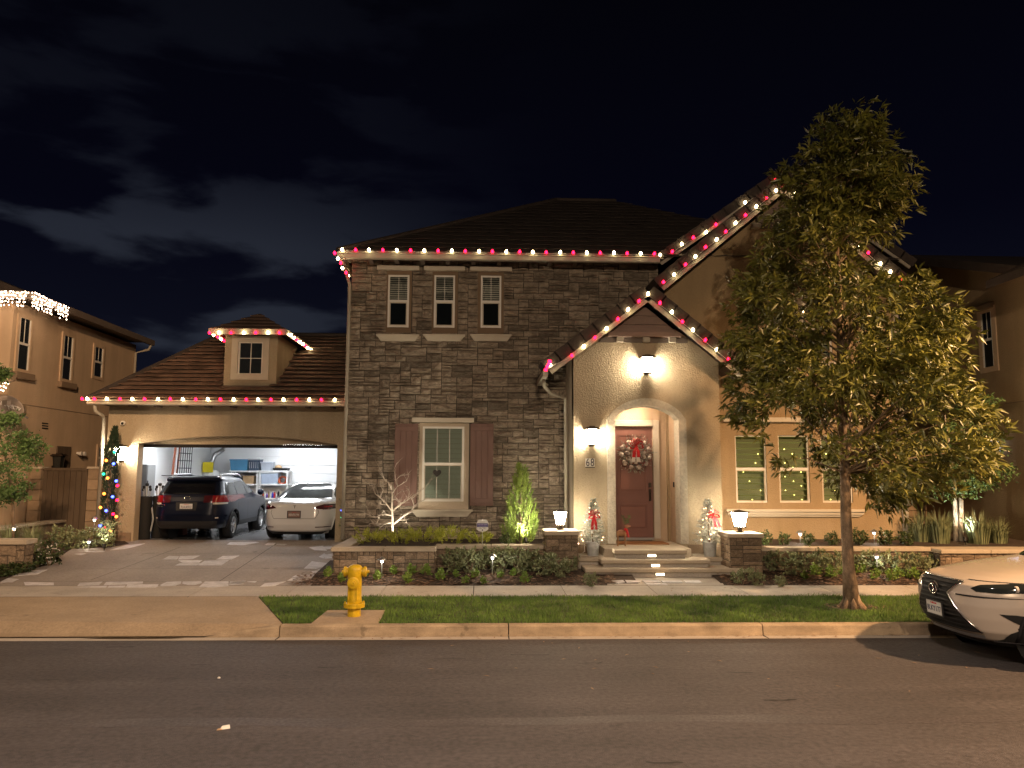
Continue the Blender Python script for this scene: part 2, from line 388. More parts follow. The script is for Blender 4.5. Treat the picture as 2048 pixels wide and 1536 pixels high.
def smooth_angle(o, deg=35):
    me = o.data; me.polygons.foreach_set('use_smooth', [True] * len(me.polygons))
    try: me.set_sharp_from_angle(angle=R(deg))
    except Exception: pass
    return o
def text(name, body, size, loc, material, parent=None, rot=(R(90), 0, 0), depth=.004, local=False, align='CENTER', sx=1):
    cu = bpy.data.curves.new(name, 'FONT'); cu.body = body; cu.size = size; cu.extrude = depth; cu.align_x = align; cu.align_y = 'CENTER'
    tmp = bpy.data.objects.new('tmp', cu); col.objects.link(tmp)
    dg = bpy.context.evaluated_depsgraph_get(); me = bpy.data.meshes.new_from_object(tmp.evaluated_get(dg)); me.name = name
    bpy.data.objects.remove(tmp)
    me.transform(Matrix.Diagonal((sx, 1, 1, 1))); me.transform(Matrix.Rotation(rot[2], 4, 'Z') @ Matrix.Rotation(rot[0], 4, 'X'))
    me.materials.clear(); me.materials.append(M[material])
    off = Vector((0, 0, 0)) if (parent is None or local) else WL[parent.name]
    me.transform(Matrix.Translation(Vector(loc) - off))
    return link(name, me, parent, local)
def frame_mb(mb, x0, x1, z0, z1, y0, y1, t):
    "four bars round an opening in the plane of a front wall"
    mb.box(x0, x0 + t, y0, y1, z0, z1); mb.box(x1 - t, x1, y0, y1, z0, z1)
    mb.box(x0 + t, x1 - t, y0, y1, z0, z0 + t); mb.box(x0 + t, x1 - t, y0, y1, z1 - t, z1); return mb

# ---- laid stones: blocks of random size packed on a grid, a few shared shapes stretched to fit
def stone_shape(seed):
    rnd = random.Random(seed); mb = MB(); n = 4; g = []
    for j in range(n):
        for i in range(n):
            u, v = i / (n - 1), j / (n - 1)
            edge = i in (0, n - 1) or j in (0, n - 1)
            x = u - .5 + (rnd.uniform(-.02, .02) if i not in (0, n - 1) else rnd.uniform(-.035, .01) * (1 if i else -1)) 
            z = v - .5 + (rnd.uniform(-.04, .04) if j not in (0, n - 1) else rnd.uniform(-.05, .01) * (1 if j else -1))
            y = -(.30 + rnd.uniform(-.1, .1)) if edge else -(.78 + rnd.uniform(-.34, .34))
            g.append((x, y, z))
    back = [(-.5, .35, -.5), (.5, .35, -.5), (.5, .35, .5), (-.5, .35, .5)]
    fs = [(j * n + i, j * n + i + 1, (j + 1) * n + i + 1, (j + 1) * n + i) for j in range(n - 1) for i in range(n - 1)]
    b = n * n
    fs += [tuple([b, b + 1] + [i for i in range(n - 1, -1, -1)]), tuple([b + 1, b + 2] + [j * n + n - 1 for j in range(n - 1, -1, -1)]),
           tuple([b + 2, b + 3] + [(n - 1) * n + i for i in range(n)]), tuple([b + 3, b] + [j * n for j in range(n)])]
    mb.add(g + back, fs); return mb
STONES = []
for i in range(14):
    me = bpy.data.meshes.new('stone'); s = stone_shape(100 + i); me.from_pydata(s.v, [], s.f)
    bm = bmesh.new(); bm.from_mesh(me); bmesh.ops.recalc_face_normals(bm, faces=bm.faces); bm.to_mesh(me); bm.free()
    STONES.append(me)
def pack(W, H, cw, ch, wr, hr, holes=(), seed=1):
    "rectangles (x0, x1, z0, z1) filling W x H but for the holes"
    rnd = random.Random(seed); nx, nz = max(1, round(W / cw)), max(1, round(H / ch)); cw, ch = W / nx, H / nz
    occ = [[False] * nx for _ in range(nz)]
    for j in range(nz):
        for i in range(nx):
            cx, cz = (i + .5) * cw, (j + .5) * ch
            if any(a < cx < b and c < cz < d for a, b, c, d in holes): occ[j][i] = True
    out = []
    for j in range(nz):
        for i in range(nx):
            if occ[j][i]: continue
            w_ = rnd.randint(*wr); h_ = rnd.choice(hr); k = 0
            while k < w_ and i + k < nx and not occ[j][i + k]: k += 1
            left = 0
            while i + k + left < nx and not occ[j][i + k + left] and left < wr[0]: left += 1
            if 0 < left < wr[0] and k + left <= wr[1] + 1: k += left
            h2 = 1
            while h2 < h_ and j + h2 < nz and all(not occ[j + h2][i + q] for q in range(k)): h2 += 1
            for jj in range(h2):
                for q in range(k): occ[j + jj][i + q] = True
            out.append((i * cw, (i + k) * cw, j * ch, (j + h2) * ch))
    return out
def lay_stones(rects, place, parent, material, depth=.07, gap=.012, limit=300, name='stone', visible=None, seed=3):
    """place(u, z) -> world point and the wall's outward/along directions; rects in wall coordinates"""
    rnd = random.Random(seed)
    order = sorted(range(len(rects)), key=lambda k: -(rects[k][1] - rects[k][0]) * (rects[k][3] - rects[k][2]) * (1 if visible is None or visible(rects[k]) else .01))
    rest = MB(); mm = M[material]
    for n_, k in enumerate(order):
        a, b, c, d = rects[k]; pos, along, outw = place((a + b) / 2, (c + d) / 2)
        me = STONES[rnd.randrange(len(STONES))]
        if not me.materials: me.materials.append(None)
        sx, sz = (b - a - gap), (d - c - gap); dd = depth * rnd.uniform(.7, 1.25)
        fl = rnd.choice((1, -1))
        mat4 = Matrix(((along.x * sx * fl, -outw.x * dd, 0, pos.x), (along.y * sx * fl, -outw.y * dd, 0, pos.y), (0, 0, sz, pos.z), (0, 0, 0, 1)))
        if n_ < limit:
            o = bpy.data.objects.new(name, me); col.objects.link(o); o.parent = parent
            o.material_slots[0].link = 'OBJECT'; o.material_slots[0].material = mm
            L_ = mat4.copy(); L_.translation = pos - WL[parent.name]; o.matrix_local = L_
        else:
            rest.add([mat4 @ v.co for v in me.vertices], [tuple(p.vertices) for p in me.polygons])
    if rest.v: tag(rest.build(name, material, parent, recalc=True), kind='stuff')
def front_place(x0, y, z0): return lambda u, z: (Vector((x0 + u, y, z0 + z)), Vector((1, 0, 0)), Vector((0, -1, 0)))
def side_place(x, y0, z0, s=1): return lambda u, z: (Vector((x, y0 + u, z0 + z)), Vector((0, 1, 0)), Vector((s, 0, 0)))

# ------------------------------------------------------------------ ground, road, kerb, pavement
def lerp(a, b, t): return a + (b - a) * t
def gz(x, y):
    "height of the finished ground"
    if y < 11.42: return 0.0
    if y < 13.83: return .15 + (y - 11.57) * .0177
    if y < 14.84: return .19 + (y - 13.83) * .03
    if x < -3.3: return .22 + (y - 14.84) * .0776
    return .22 + min(.13, (y - 14.84) * .13)
def GS(px, py, z0, y0, k):
    "seen point of a surface that rises with Y: z = z0 + k (Y - y0)"
    d = ray(px, py); t = (z0 + k * (CAM.y - y0) - CAM.z) / (d.z - k * d.y); return CAM + d * t
def GD(px, py, lift=0): return GS(px, py, .22 + lift, 14.84, .0776)
def sheet(name, pts, material, kind='structure', parent=None, sub=None):
    mb = MB(); mb.add(pts, [tuple(range(len(pts)))]); o = mb.build(name, material, parent)
    if kind and parent is None: tag(o, kind=kind)
    return o
sheet('ground', [(-400, 11.0, -.06), (400, 11.0, -.06), (400, 900, -.06), (-400, 900, -.06)], 'soil')
mb = MB(); mb.add([(-80, -14, -.012), (80, -14, -.012), (80, 11.18, 0), (-80, 11.18, 0)], [(0, 1, 2, 3)])
road = tag(mb.build('road', 'asphalt'), kind='structure')
# sealed cracks and the long seam between the two lanes
def strip(points, half, z):
    mb = MB(); n = len(points); vs = []
    for i, (x, y) in enumerate(points):
        a = points[max(i - 1, 0)]; b = points[min(i + 1, n - 1)]; d = Vector((b[0] - a[0], b[1] - a[1], 0)).normalized(); q = Vector((-d.y, d.x, 0)) * half * random.uniform(.55, 1.3)
        vs += [Vector((x, y, z)) + q, Vector((x, y, z)) - q]
    mb.add(vs, [(2 * i, 2 * i + 1, 2 * i + 3, 2 * i + 2) for i in range(n - 1)]); return mb
dm('scuff', (.028, .026, .026), .8, .3, 9)
dm('seam', (.062, .055, .057), .62, .25, 1.2, fine=.45)
tag(strip([(-14 + i * .7, 7.62 + .05 * math.sin(i * .9) + random.uniform(-.02, .02)) for i in range(42)], .11, -.0005).build('road_seam', 'seam', road))
for px, py, ln in ((240, 1294, .35), (95, 1360, .3), (900, 1318, .4), (1180, 1326, .3), (1270, 1316, .35), (1060, 1310, .5), (1480, 1345, .3), (1560, 1400, .35), (660, 1335, .3), (400, 1330, .25), (1330, 1525, .3)):
    g = G(px, py, 0); strip([(g.x + ln * (i / 6 - .5), g.y + random.uniform(-.02, .02)) for i in range(7)], random.uniform(.008, .022), .002).build('scuff_mark', 'scuff', road)
mb = MB(); mb.add([(-60, 11.18, .003), (60, 11.18, .003), (60, 11.40, -.004), (-60, 11.40, -.004)], [(0, 1, 2, 3)])
gut = tag(mb.build('gutter', 'concrete'), kind='structure')
kx0, kx1 = G(412, 1270, .02).x, G(562, 1250, .15).x
for xj in (kx1, .39, 4.1): MB().box(xj - .008, xj + .008, 11.19, 11.398, -.004, .0042).build('joint', 'joint', gut)
kerb = tag(MB().box(-60, 60, 11.47, 11.55, -.05, -.004).build('kerb', 'kerb_concrete'), kind='structure')
def kerb_len(x0, x1, z0, z1):
    prof = lambda x, z: [(x, 11.405, -.03), (x, 11.425, z - .02), (x, 11.445, z), (x, 11.575, z + .002), (x, 11.575, -.03)]
    mb = MB(); a, b = prof(x0, z0), prof(x1, z1)
    mb.add(a + b, [(0, 1, 2, 3, 4), (9, 8, 7, 6, 5)] + [(i, (i + 1) % 5, 5 + (i + 1) % 5, 5 + i) for i in range(5)])
    return mb.build('kerb_length', 'kerb_concrete', kerb)
kerb_len(kx0, kx1 - .008, .03, .15)
kj = [kx1 + .008, .39 - .008, .39 + .008, 4.1 - .008, 4.1 + .008, 7.8 - .008, 7.8 + .008, 11.5, 11.516, 15.2, 15.216, 40]
for i in range(0, len(kj), 2): kerb_len(kj[i], kj[i + 1], .15, .15)
# driveway apron that dips to the gutter
ax = G(503, 1199, .19).x
APRON = sheet('driveway_apron', [(-40, 11.40, .016), (kx0, 11.40, .016), (kx1, 11.575, .146), (ax, 13.82, .188), (-40, 13.82, .188)], 'apron')
APZ = lambda y: .016 + (y - 11.40) * (.172 / 2.42) + .004
for q0, q1 in (((-5.05, 13.8), (-5.05, 11.5)), ((-8.4, 13.8), (-8.4, 11.5)), ((-12, 13.78), (ax, 13.78))):
    d = (Vector(q1) - Vector(q0)).normalized(); n_ = Vector((-d.y, d.x)) * .007; MB().add([(q0[0] + n_.x, q0[1] + n_.y, APZ(q0[1])), (q0[0] - n_.x, q0[1] - n_.y, APZ(q0[1])), (q1[0] - n_.x, q1[1] - n_.y, APZ(q1[1])), (q1[0] + n_.x, q1[1] + n_.y, APZ(q1[1]))], [(0, 1, 2, 3)]).build('joint', 'joint', APRON)
dm('water', (.02, .018, .016), .04, 0, spec=.8)
p0, p1 = G(160, 1279, 0), G(335, 1279, 0)
sheet('puddle', [(p0.x, 11.33, .001), (p0.x + .5, 11.29, .001), (p1.x, 11.31, .001), (p1.x + .2, 11.37, .001), (p0.x + .3, 11.39, .001)], 'water')
# pavement of separate slabs
sw = tag(MB().box(-40, 40, 13.83, 14.84, .05, .17).build('pavement', 'joint'), kind='structure')
xs = [-.15 + 1.64 * k for k in range(-14, 15)]
for a, b in zip(xs, xs[1:]):
    mb = MB(); y0, y1 = 13.832, 14.838; g_ = .006
    mb.add([(a + g_, y0, .187), (b - g_, y0, .187), (b - g_, y1, .218), (a + g_, y1, .218), (a + g_, y0, .1), (b - g_, y0, .1), (b - g_, y1, .1), (a + g_, y1, .1)],
           [(0, 1, 2, 3), (4, 5, 1, 0), (5, 6, 2, 1), (6, 7, 3, 2), (7, 4, 0, 3)])
    mb.build('slab', 'concrete', sw)
# driveway with its inlaid flagstones
dz = lambda y, l=0: .22 + (y - 14.84) * .0776 + l
def dp(x, y, l=0): return (x, y, dz(y, l))
L0, L1, L2 = GD(-140, 1200), GD(130, 1105), GD(275, 1086)
drive = sheet('driveway', [(-12, 14.842, .2201), (-3.2, 14.842, .2201), (-3.2, 19.9, dz(19.9)), (-9.6, 19.9, dz(19.9)), (-9.7, 18.2, dz(18.2)), (-9.0, 17.2, dz(17.2)), (L0.x, 15.2, dz(15.2))], 'driveway')
def dline(a, b, wd=.007):
    a, b = GD(*a), GD(*b); d = (b - a).normalized(); q = Vector((-d.y, d.x, 0)) * wd
    MB().add([a + q + Vector((0, 0, .003)), a - q + Vector((0, 0, .003)), b - q + Vector((0, 0, .003)), b + q + Vector((0, 0, .003))], [(0, 1, 2, 3)]).build('joint', 'joint', drive)
dline((552, 1088), (437, 1164)); dline((362, 1094), (182, 1160)); dline((250, 1108), (664, 1106)); dline((150, 1138), (655, 1136)); dline((60, 1163), (650, 1164)); dline((300, 1090), (664, 1089))
dline((330, 1107), (440, 1106), .004)
A_ = lambda pts: [(260 + x / 4.452, 860 + y / 4.452) for x, y in pts]
B_ = lambda pts: [(x / 4, 860 + y / 4) for x, y in pts]
FLAGS = [B_(q) for q in (
    [(640, 1222), (820, 1212), (790, 1240), (620, 1246)], [(850, 1214), (1145, 1212), (1140, 1228), (830, 1240)], [(540, 1262), (730, 1249), (700, 1263)],
    [(735, 1249), (855, 1246), (848, 1263), (708, 1263)], [(870, 1247), (1005, 1244), (990, 1263), (860, 1263)], [(1020, 1234), (1268, 1232), (1263, 1250), (1240, 1263), (1003, 1263)],
    [(1278, 1240), (1335, 1214), (1450, 1210), (1448, 1226), (1400, 1244), (1290, 1248)], [(1462, 1212), (1610, 1210), (1616, 1222), (1560, 1238), (1500, 1238), (1458, 1227)],
    [(1640, 1212), (1828, 1210), (1828, 1248), (1700, 1260), (1590, 1256)], [(1842, 1212), (1960, 1212), (1950, 1228), (1850, 1234)],
    [(0, 1218), (60, 1182), (150, 1192), (100, 1216)], [(80, 1170), (180, 1122), (380, 1117), (300, 1152)], [(190, 1216), (430, 1219), (430, 1240), (200, 1240)],
    [(300, 1076), (370, 1042), (450, 1042), (420, 1070)], [(590, 992), (640, 986), (690, 988), (650, 1000)], [(700, 968), (850, 964), (830, 976), (690, 976)], [(880, 960), (1000, 922), (1160, 907), (1090, 930), (1010, 948)],
    [(1300, 1035), (1355, 1006), (1436, 1010), (1415, 1035)], [(1442, 1008), (1600, 1004), (1540, 1030), (1424, 1036)], [(1424, 1041), (1620, 1040), (1590, 1060), (1460, 1061)],
    [(1730, 1035), (1780, 1008), (1915, 1004), (1850, 1035)], [(1400, 1083), (1440, 1064), (1612, 1064), (1565, 1083)], [(1580, 1082), (1636, 1046), (1832, 1040), (1770, 1082)])]
FLAGS += [A_(q) for q in (
    [(860, 1020), (890, 1000), (1110, 995), (1150, 1000), (1010, 1025)], [(1195, 1025), (1230, 1003), (1296, 1005), (1278, 1027)], [(1297, 1026), (1312, 1012), (1400, 1015), (1370, 1028)],
    [(1590, 1045), (1680, 1035), (1716, 1032), (1755, 1074), (1640, 1068)], [(1724, 1040), (1800, 1035), (1800, 1056), (1742, 1062)], [(1680, 1130), (1728, 1098), (1756, 1110), (1720, 1144)],
    [(1742, 1112), (1805, 1095), (1805, 1140), (1732, 1147)], [(1545, 1235), (1620, 1168), (1800, 1190), (1770, 1208), (1650, 1235)], [(1650, 1250), (1800, 1212), (1800, 1240)],
    [(1605, 1280), (1622, 1256), (1720, 1256), (1690, 1280)], [(1440, 1310), (1480, 1291), (1700, 1286), (1690, 1310), (1600, 1319)], [(1400, 1340), (1440, 1318), (1588, 1324), (1530, 1345)],
    [(1155, 1395), (1200, 1365), (1390, 1347), (1290, 1385)], [(890, 1350), (1030, 1342), (1010, 1370), (880, 1378)], [(1040, 1350), (1130, 1345), (1110, 1358)])]
for q in FLAGS:
    pts = [GD(x, y, .006) for x, y in q]
    mb = MB(); n = len(pts); mb.add([p for p in pts] + [p - Vector((0, 0, .012)) for p in pts], [tuple(range(n))] + [(i, (i + 1) % n, n + (i + 1) % n, n + i) for i in range(n)])
    mb.build('flagstone', 'flagstone', drive)
# grass verge with the hydrant's pad let into it
vx = G(770, 1222, .16).x; hx0, hy1 = G(655, 1221, .16).x, G(655, 1221, .16).y; vxf = G(757, 1247, .15).x; hxf = G(622, 1247, .15).x
VERGE = [[(kx1 + .02, 11.58), (hxf, 11.58), (hx0, hy1), (hx0, 13.82), (ax + .02, 13.82)], [(hx0, hy1), (vx, hy1), (vx, 13.82), (hx0, 13.82)], [(vxf, 11.58), (20, 11.58), (20, 13.82), (vx, 13.82), (vx, hy1)]]
mb = MB()
for q in VERGE: mb.add([(x, y, gz(x, y) - .012) for x, y in q], [tuple(range(len(q)))])
tag(mb.build('verge', 'turf_soil'), kind='structure')
pad = sheet('hydrant_pad', [(hxf, 11.577, .15), (vxf, 11.577, .15), (vx, hy1, .166), (hx0, hy1, .166)], 'apron')
def inside(pt, poly):
    x, y = pt; r = False; n = len(poly)
    for i in range(n):
        (x0, y0), (x1, y1) = poly[i], poly[(i + 1) % n]
        if (y0 > y) != (y1 > y) and x < (x1 - x0) * (y - y0) / (y1 - y0) + x0: r = not r
    return r
rnd = random.Random(5); mb = MB(); TB = Vector((6.07, 12.74, .17))
while len(mb.f) < 2 * 52000:
    x = rnd.uniform(-4.0, 8.8); y = 11.59 + 2.24 * rnd.random() ** 1.15
    if not any(inside((x, y), q) for q in VERGE): continue
    if math.hypot((x - TB.x) / 1.5, y - TB.y) < .30 * rnd.uniform(.7, 1.2): continue
    if math.hypot(x - G(630, 1246, .15).x, y - 11.6) < .13: continue
    h = rnd.uniform(.035, .075) * (1.25 if y > 13.7 and rnd.random() < .3 else 1) * (.8 + .4 * noise.noise((x * 1.7, y * 1.7, 0)))
    a = rnd.uniform(0, math.tau); wv = .0035; z = gz(x, y) - .012; lx, ly = rnd.gauss(0, .022), rnd.gauss(0, .022)
    c_, s_ = math.cos(a) * wv, math.sin(a) * wv
    mb.add([(x - c_, y - s_, z), (x + c_, y + s_, z), (x + c_ * .7 + lx * .45, y + s_ * .7 + ly * .45, z + h * .6), (x - c_ * .7 + lx * .45, y - s_ * .7 + ly * .45, z + h * .6), (x + lx, y + ly, z + h)],
           [(0, 1, 2, 3), (3, 2, 4)])
tag(mb.build('grass', 'grass', recalc=False), 'short mown grass of the verge between kerb and pavement', 'grass', kind='stuff')
# planting beds of dark mulch
bed = MB(); bed.add([(-3.75, 14.842, .21), (3.0, 14.842, .21), (3.0, 15.75, .33), (-3.3, 15.75, .33), (-3.3, 15.3, .27)], [(0, 1, 2, 3, 4)])
bed.add([(4.6, 14.842, .21), (12, 14.842, .21), (12, 16.4, .40), (4.6, 16.4, .40)], [(0, 1, 2, 3)])
bed.add([(-3.3, 15.70, .325), (2.2, 15.70, .325), (2.2, 17.2, .42), (-3.3, 17.2, .42)], [(0, 1, 2, 3)])
tag(bed.build('planting_bed', 'soil'), kind='structure')
mb = MB(); mb2 = MB()
for i in range(5200):
    x, y = (rnd.uniform(-3.6, 2.6), rnd.uniform(14.86, 15.8)) if i % 2 else (rnd.uniform(4.7, 9.5), rnd.uniform(14.86, 15.9))
    z = .21 + max(0, (y - 14.84)) * .131 + rnd.uniform(.002, .02); a = rnd.uniform(0, 3.14); l = rnd.uniform(.012, .045); wv = l * rnd.uniform(.3, .7); t = rnd.uniform(-.3, .3) * l
    c_, s_ = math.cos(a), math.sin(a)
    (mb2 if rnd.random() < .2 else mb).add([(x - c_ * l - s_ * wv, y - s_ * l + c_ * wv, z + t), (x + c_ * l - s_ * wv, y + s_ * l + c_ * wv, z), (x + c_ * l + s_ * wv, y + s_ * l - c_ * wv, z - t), (x - c_ * l + s_ * wv, y - s_ * l - c_ * wv, z + t * .5)], [(0, 1, 2, 3)])
tag(mb.build('mulch', 'mulch', recalc=False), 'dark bark mulch scattered over the planting beds', 'mulch', kind='stuff')
tag(mb2.build('mulch', 'mulch_pale', recalc=False), 'pale wood chips scattered among the dark bark mulch', 'mulch', kind='stuff')
# left bed beside the driveway
b0 = [GD(-200, 1225), GD(0, 1164), GD(132, 1106), GD(150, 1094), GD(60, 1085), GD(-200, 1100)]
sheet('planting_bed', [p + Vector((0, 0, .012)) for p in b0], 'soil')
b0 = [GD(134, 1094), GD(215, 1096), GD(258, 1088), GD(235, 1075), GD(150, 1080)]
sheet('planting_bed', [p + Vector((0, 0, .012)) for p in b0], 'soil')

# ------------------------------------------------------------------ the house
HOUSE = thing('house', 'two storey stone and tan stucco house with open lit garage and arched porch', 'house', (0, 18.6, .6))
def rectP(px0, py0, px1, py1, Y):
    a, b = P(px0, py0, Y), P(px1, py1, Y); return a.x, b.x, b.z, a.z            # x0 x1 z0 z1
def boxes_round(mb, x0, x1, z0, z1, holes, y0, y1):
    xs = sorted({x0, x1} | {min(max(h[i], x0), x1) for h in holes for i in (0, 1)}); zs = sorted({z0, z1} | {min(max(h[i], z0), z1) for h in holes for i in (2, 3)})
    for a, b in zip(xs, xs[1:]):
        run = None
        for c_, d_ in zip(zs, zs[1:]):
            cx, cz = (a + b) / 2, (c_ + d_) / 2
            if any(h[0] < cx < h[1] and h[2] < cz < h[3] for h in holes):
                if run: mb.box(a, b, y0, y1, *run)
                run = None
            else: run = (run[0], d_) if run else (c_, d_)
        if run: mb.box(a, b, y0, y1, *run)
    return mb
def window(parent, x0, x1, z0, z1, y, cols=(2, 0), mid=True, slats=0, glass='window_glass', fr=.05, name='window', zmid=.5, slat_mat='blind', room=True, back='room_dark'):
    "a double-hung window: outer frame, rail, two panes, muntins and the blind behind; y is the face of the frame"
    mb = MB(); frame_mb(mb, x0, x1, z0, z1, y, y + .07, fr)
    zm = z0 + (z1 - z0) * zmid
    if mid: mb.box(x0 + fr, x1 - fr, y + .004, y + .066, zm - .028, zm + .028)
    w_ = mb.build(name, 'vinyl', parent)
    lights = [(z0 + fr, zm - .028, cols[1]), (zm + .028, z1 - fr, cols[0])] if mid else [(z0 + fr, z1 - fr, cols[0])]
    for i, (a, b, n) in enumerate(lights):
        yy = y + (.024 if i == 0 else .034)
        if mid and i == 0:
            s = MB(); frame_mb(s, x0 + fr + .002, x1 - fr - .002, a, b, y + .012, y + .05, .022); s.build('sash', 'trim', w_)
        MB().box(x0 + fr, x1 - fr, yy, yy + .006, a, b).build('pane', glass, w_)
        for k in range(1, n):
            xm = x0 + fr + (x1 - x0 - 2 * fr) * k / n; MB().box(xm - .006, xm + .006, yy - .008, yy - .001, a, b).build('muntin', 'vinyl', w_)
    if slats:
        h = (z1 - z0 - 2 * fr) / slats; me = None
        for k in range(slats):
            zc = z0 + fr + h * (k + .5)
            if me is None:
                s = MB(); s.add([(-(x1 - x0) / 2 + fr, -.022, -h * .44), ((x1 - x0) / 2 - fr, -.022, -h * .44), ((x1 - x0) / 2 - fr, .022, h * .40), (-(x1 - x0) / 2 + fr, .022, h * .40),
                                 (-(x1 - x0) / 2 + fr, -.014, -h * .44), ((x1 - x0) / 2 - fr, -.014, -h * .44), ((x1 - x0) / 2 - fr, .030, h * .40), (-(x1 - x0) / 2 + fr, .030, h * .40)],
                                [(0, 1, 2, 3), (7, 6, 5, 4), (0, 4, 5, 1), (2, 6, 7, 3)])
                me = s.build('slat', slat_mat, w_, local=True).data; o = [q for q in col.objects if q.data == me][0]
            else: o = link('slat', me, w_, True)
            o.location = Vector(((x0 + x1) / 2, y + .115, zc)) - WL[w_.name]
    if room: MB().box(x0 + .01, x1 - .01, y + .2, y + .22, z0, z1).build('backing', back, w_)
    return w_
# --- stone front
SY = 18.6
SX0 = P(699, 700, SY).x; sz0, sz1 = .30, P(1000, 522, SY).z + .05
UP = []
for (a, b) in ((770, 822), (862, 915), (954, 1008)):
    t0 = 540 + (a - 770) * .008; UP.append(rectP(a, t0, b, 668, SY))
LOW = rectP(836, 845, 937, 1020, SY)
WR = 4.32
holes = UP + [LOW]
mbw = boxes_round(MB(), SX0, WR, sz0, sz1, [(h[0] + .03, h[1] - .03, h[2] + .03, h[3] - .03) for h in holes], SY, SY + .25)
STONE = mbw.build('stone_wall', 'mortar', HOUSE)
hidden = [(2.08 - SX0, WR - SX0 + 1, -1, 4.55 - sz0), (2.7 - SX0, WR - SX0 + 1, 0, 5.2 - sz0)]
rects = pack(WR - SX0, sz1 - sz0, .125, .072, (2, 4), (1, 1, 2, 2, 2, 3), [(h[0] - SX0, h[1] - SX0, h[2] - sz0, h[3] - sz0) for h in holes] + hidden, seed=11)
lay_stones(rects, front_place(SX0, SY, sz0), STONE, 'stone', depth=.085, gap=.013, visible=lambda r: r[3] + sz0 > .75 and r[2] + sz0 < 7.3)
for i, h in enumerate(UP):
    x0, x1, z0, z1 = h
    MB().box(x0 + .004, x1 - .004, SY - .006, SY + .2, z0 + .004, z1 - .004).build('window_surround', 'stucco_brown', HOUSE)
    px = (777, 869, 962)[i]
    wx0, wx1, wz0, wz1 = rectP(px, 550 + i * .8, px + 40, 655 + i * .5, SY - .03)
    wd = window(HOUSE, wx0, wx1, wz0, wz1, SY - .05, cols=(2, 0), slats=0, glass='window_glass_dark', fr=.045, room=False)
    MB().box(wx0 + .02, wx1 - .02, SY - .0095, SY - .0065, wz0 + .02, wz1 - .02).build('backing', 'room_dark', wd)
    s = MB()
    for k in range(11):
        zc = lerp(wz0, wz1, .52 + k * .042); s.box(wx0 + .05, wx1 - .05, SY - .016, SY - .0115, zc - .017, zc + .017)
    s.build('slat', 'blind', wd)
    lx0, lx1, lz0, lz1 = rectP((754, 848, 940)[i], 530 + i * 1, (838, 930, 1024)[i], 540 + i * 1.2, SY - .12)
    MB().bev(lx0, lx1, SY - .13, SY + .02, lz0, lz1, .006).build('lintel', 'trim', HOUSE)
    sx0, sx1, s0, s1 = rectP((752, 846, 940)[i], 668, (838, 930, 1023)[i], 682, SY - .14)
    m_ = MB(); m_.bev(sx0, sx1, SY - .17, SY + .02, lerp(s0, s1, .74), s1, .006)
    m_.prism([(sx0 + .02, SY - .14, lerp(s0, s1, .735)), (sx1 - .02, SY - .14, lerp(s0, s1, .735)), (sx1 - .11, SY - .10, s0), (sx0 + .11, SY - .10, s0)], (0, .16, 0)); m_.build('sill', 'trim', HOUSE)
x0, x1, z0, z1 = LOW
MB().box(x0 + .004, x1 - .004, SY - .008, SY + .2, z0 + .004, z1 - .004).build('window_surround', 'stucco_pale', HOUSE)
wx0, wx1, wz0, wz1 = rectP(846, 853, 927, 1003, SY - .03)
wd = window(HOUSE, wx0, wx1, wz0, wz1, SY - .078, cols=(3, 3), slats=0, glass='window_glass_mid', fr=.05, room=False)
h = (wz1 - wz0 - .1) / 14
for k in range(14):
    zc = wz0 + .05 + h * (k + .5); MB().add([(wx0 + .05, SY - .030, zc - h * .47), (wx1 - .05, SY - .030, zc - h * .47), (wx1 - .05, SY - .014, zc + h * .47), (wx0 + .05, SY - .014, zc + h * .47)], [(0, 1, 2, 3)]).build('slat', 'blind_dim', wd)
lx0, lx1, lz0, lz1 = rectP(824, 835, 948, 845, SY - .12); MB().bev(lx0, lx1, SY - .13, SY + .02, lz0, lz1, .006).build('lintel', 'trim', HOUSE)
sx0, sx1, s0, s1 = rectP(822, 1019, 945, 1034, SY - .14)
m_ = MB(); m_.bev(sx0, sx1, SY - .18, SY + .02, lerp(s0, s1, .72), s1, .006)
m_.prism([(sx0 + .02, SY - .14, lerp(s0, s1, .715)), (sx1 - .02, SY - .14, lerp(s0, s1, .715)), (sx1 - .13, SY - .10, s0), (sx0 + .13, SY - .10, s0)], (0, .16, 0)); m_.build('sill', 'trim', HOUSE)
for (a, b) in ((790, 833), (941, 986)):                                         # board shutters
    x0, x1, z0, z1 = rectP(a, 847, b, 1012, SY - .12)
    sh = MB().box(x0, x1, SY - .105, SY - .075, z0, z1).build('shutter', 'shutter', HOUSE)
    n = 4; wv = (x1 - x0) / n
    for k in range(n): MB().bev(x0 + k * wv + .004, x0 + (k + 1) * wv - .004, SY - .122, SY - .1, z0 + .002, z1 - .002, .004).build('board', 'shutter', sh)
    for zc in (z0 + .12, z1 - .12): MB().bev(x0 + .012, x1 - .012, SY - .14, SY - .12, zc - .05, zc + .05, .004).build('batten', 'shutter', sh)
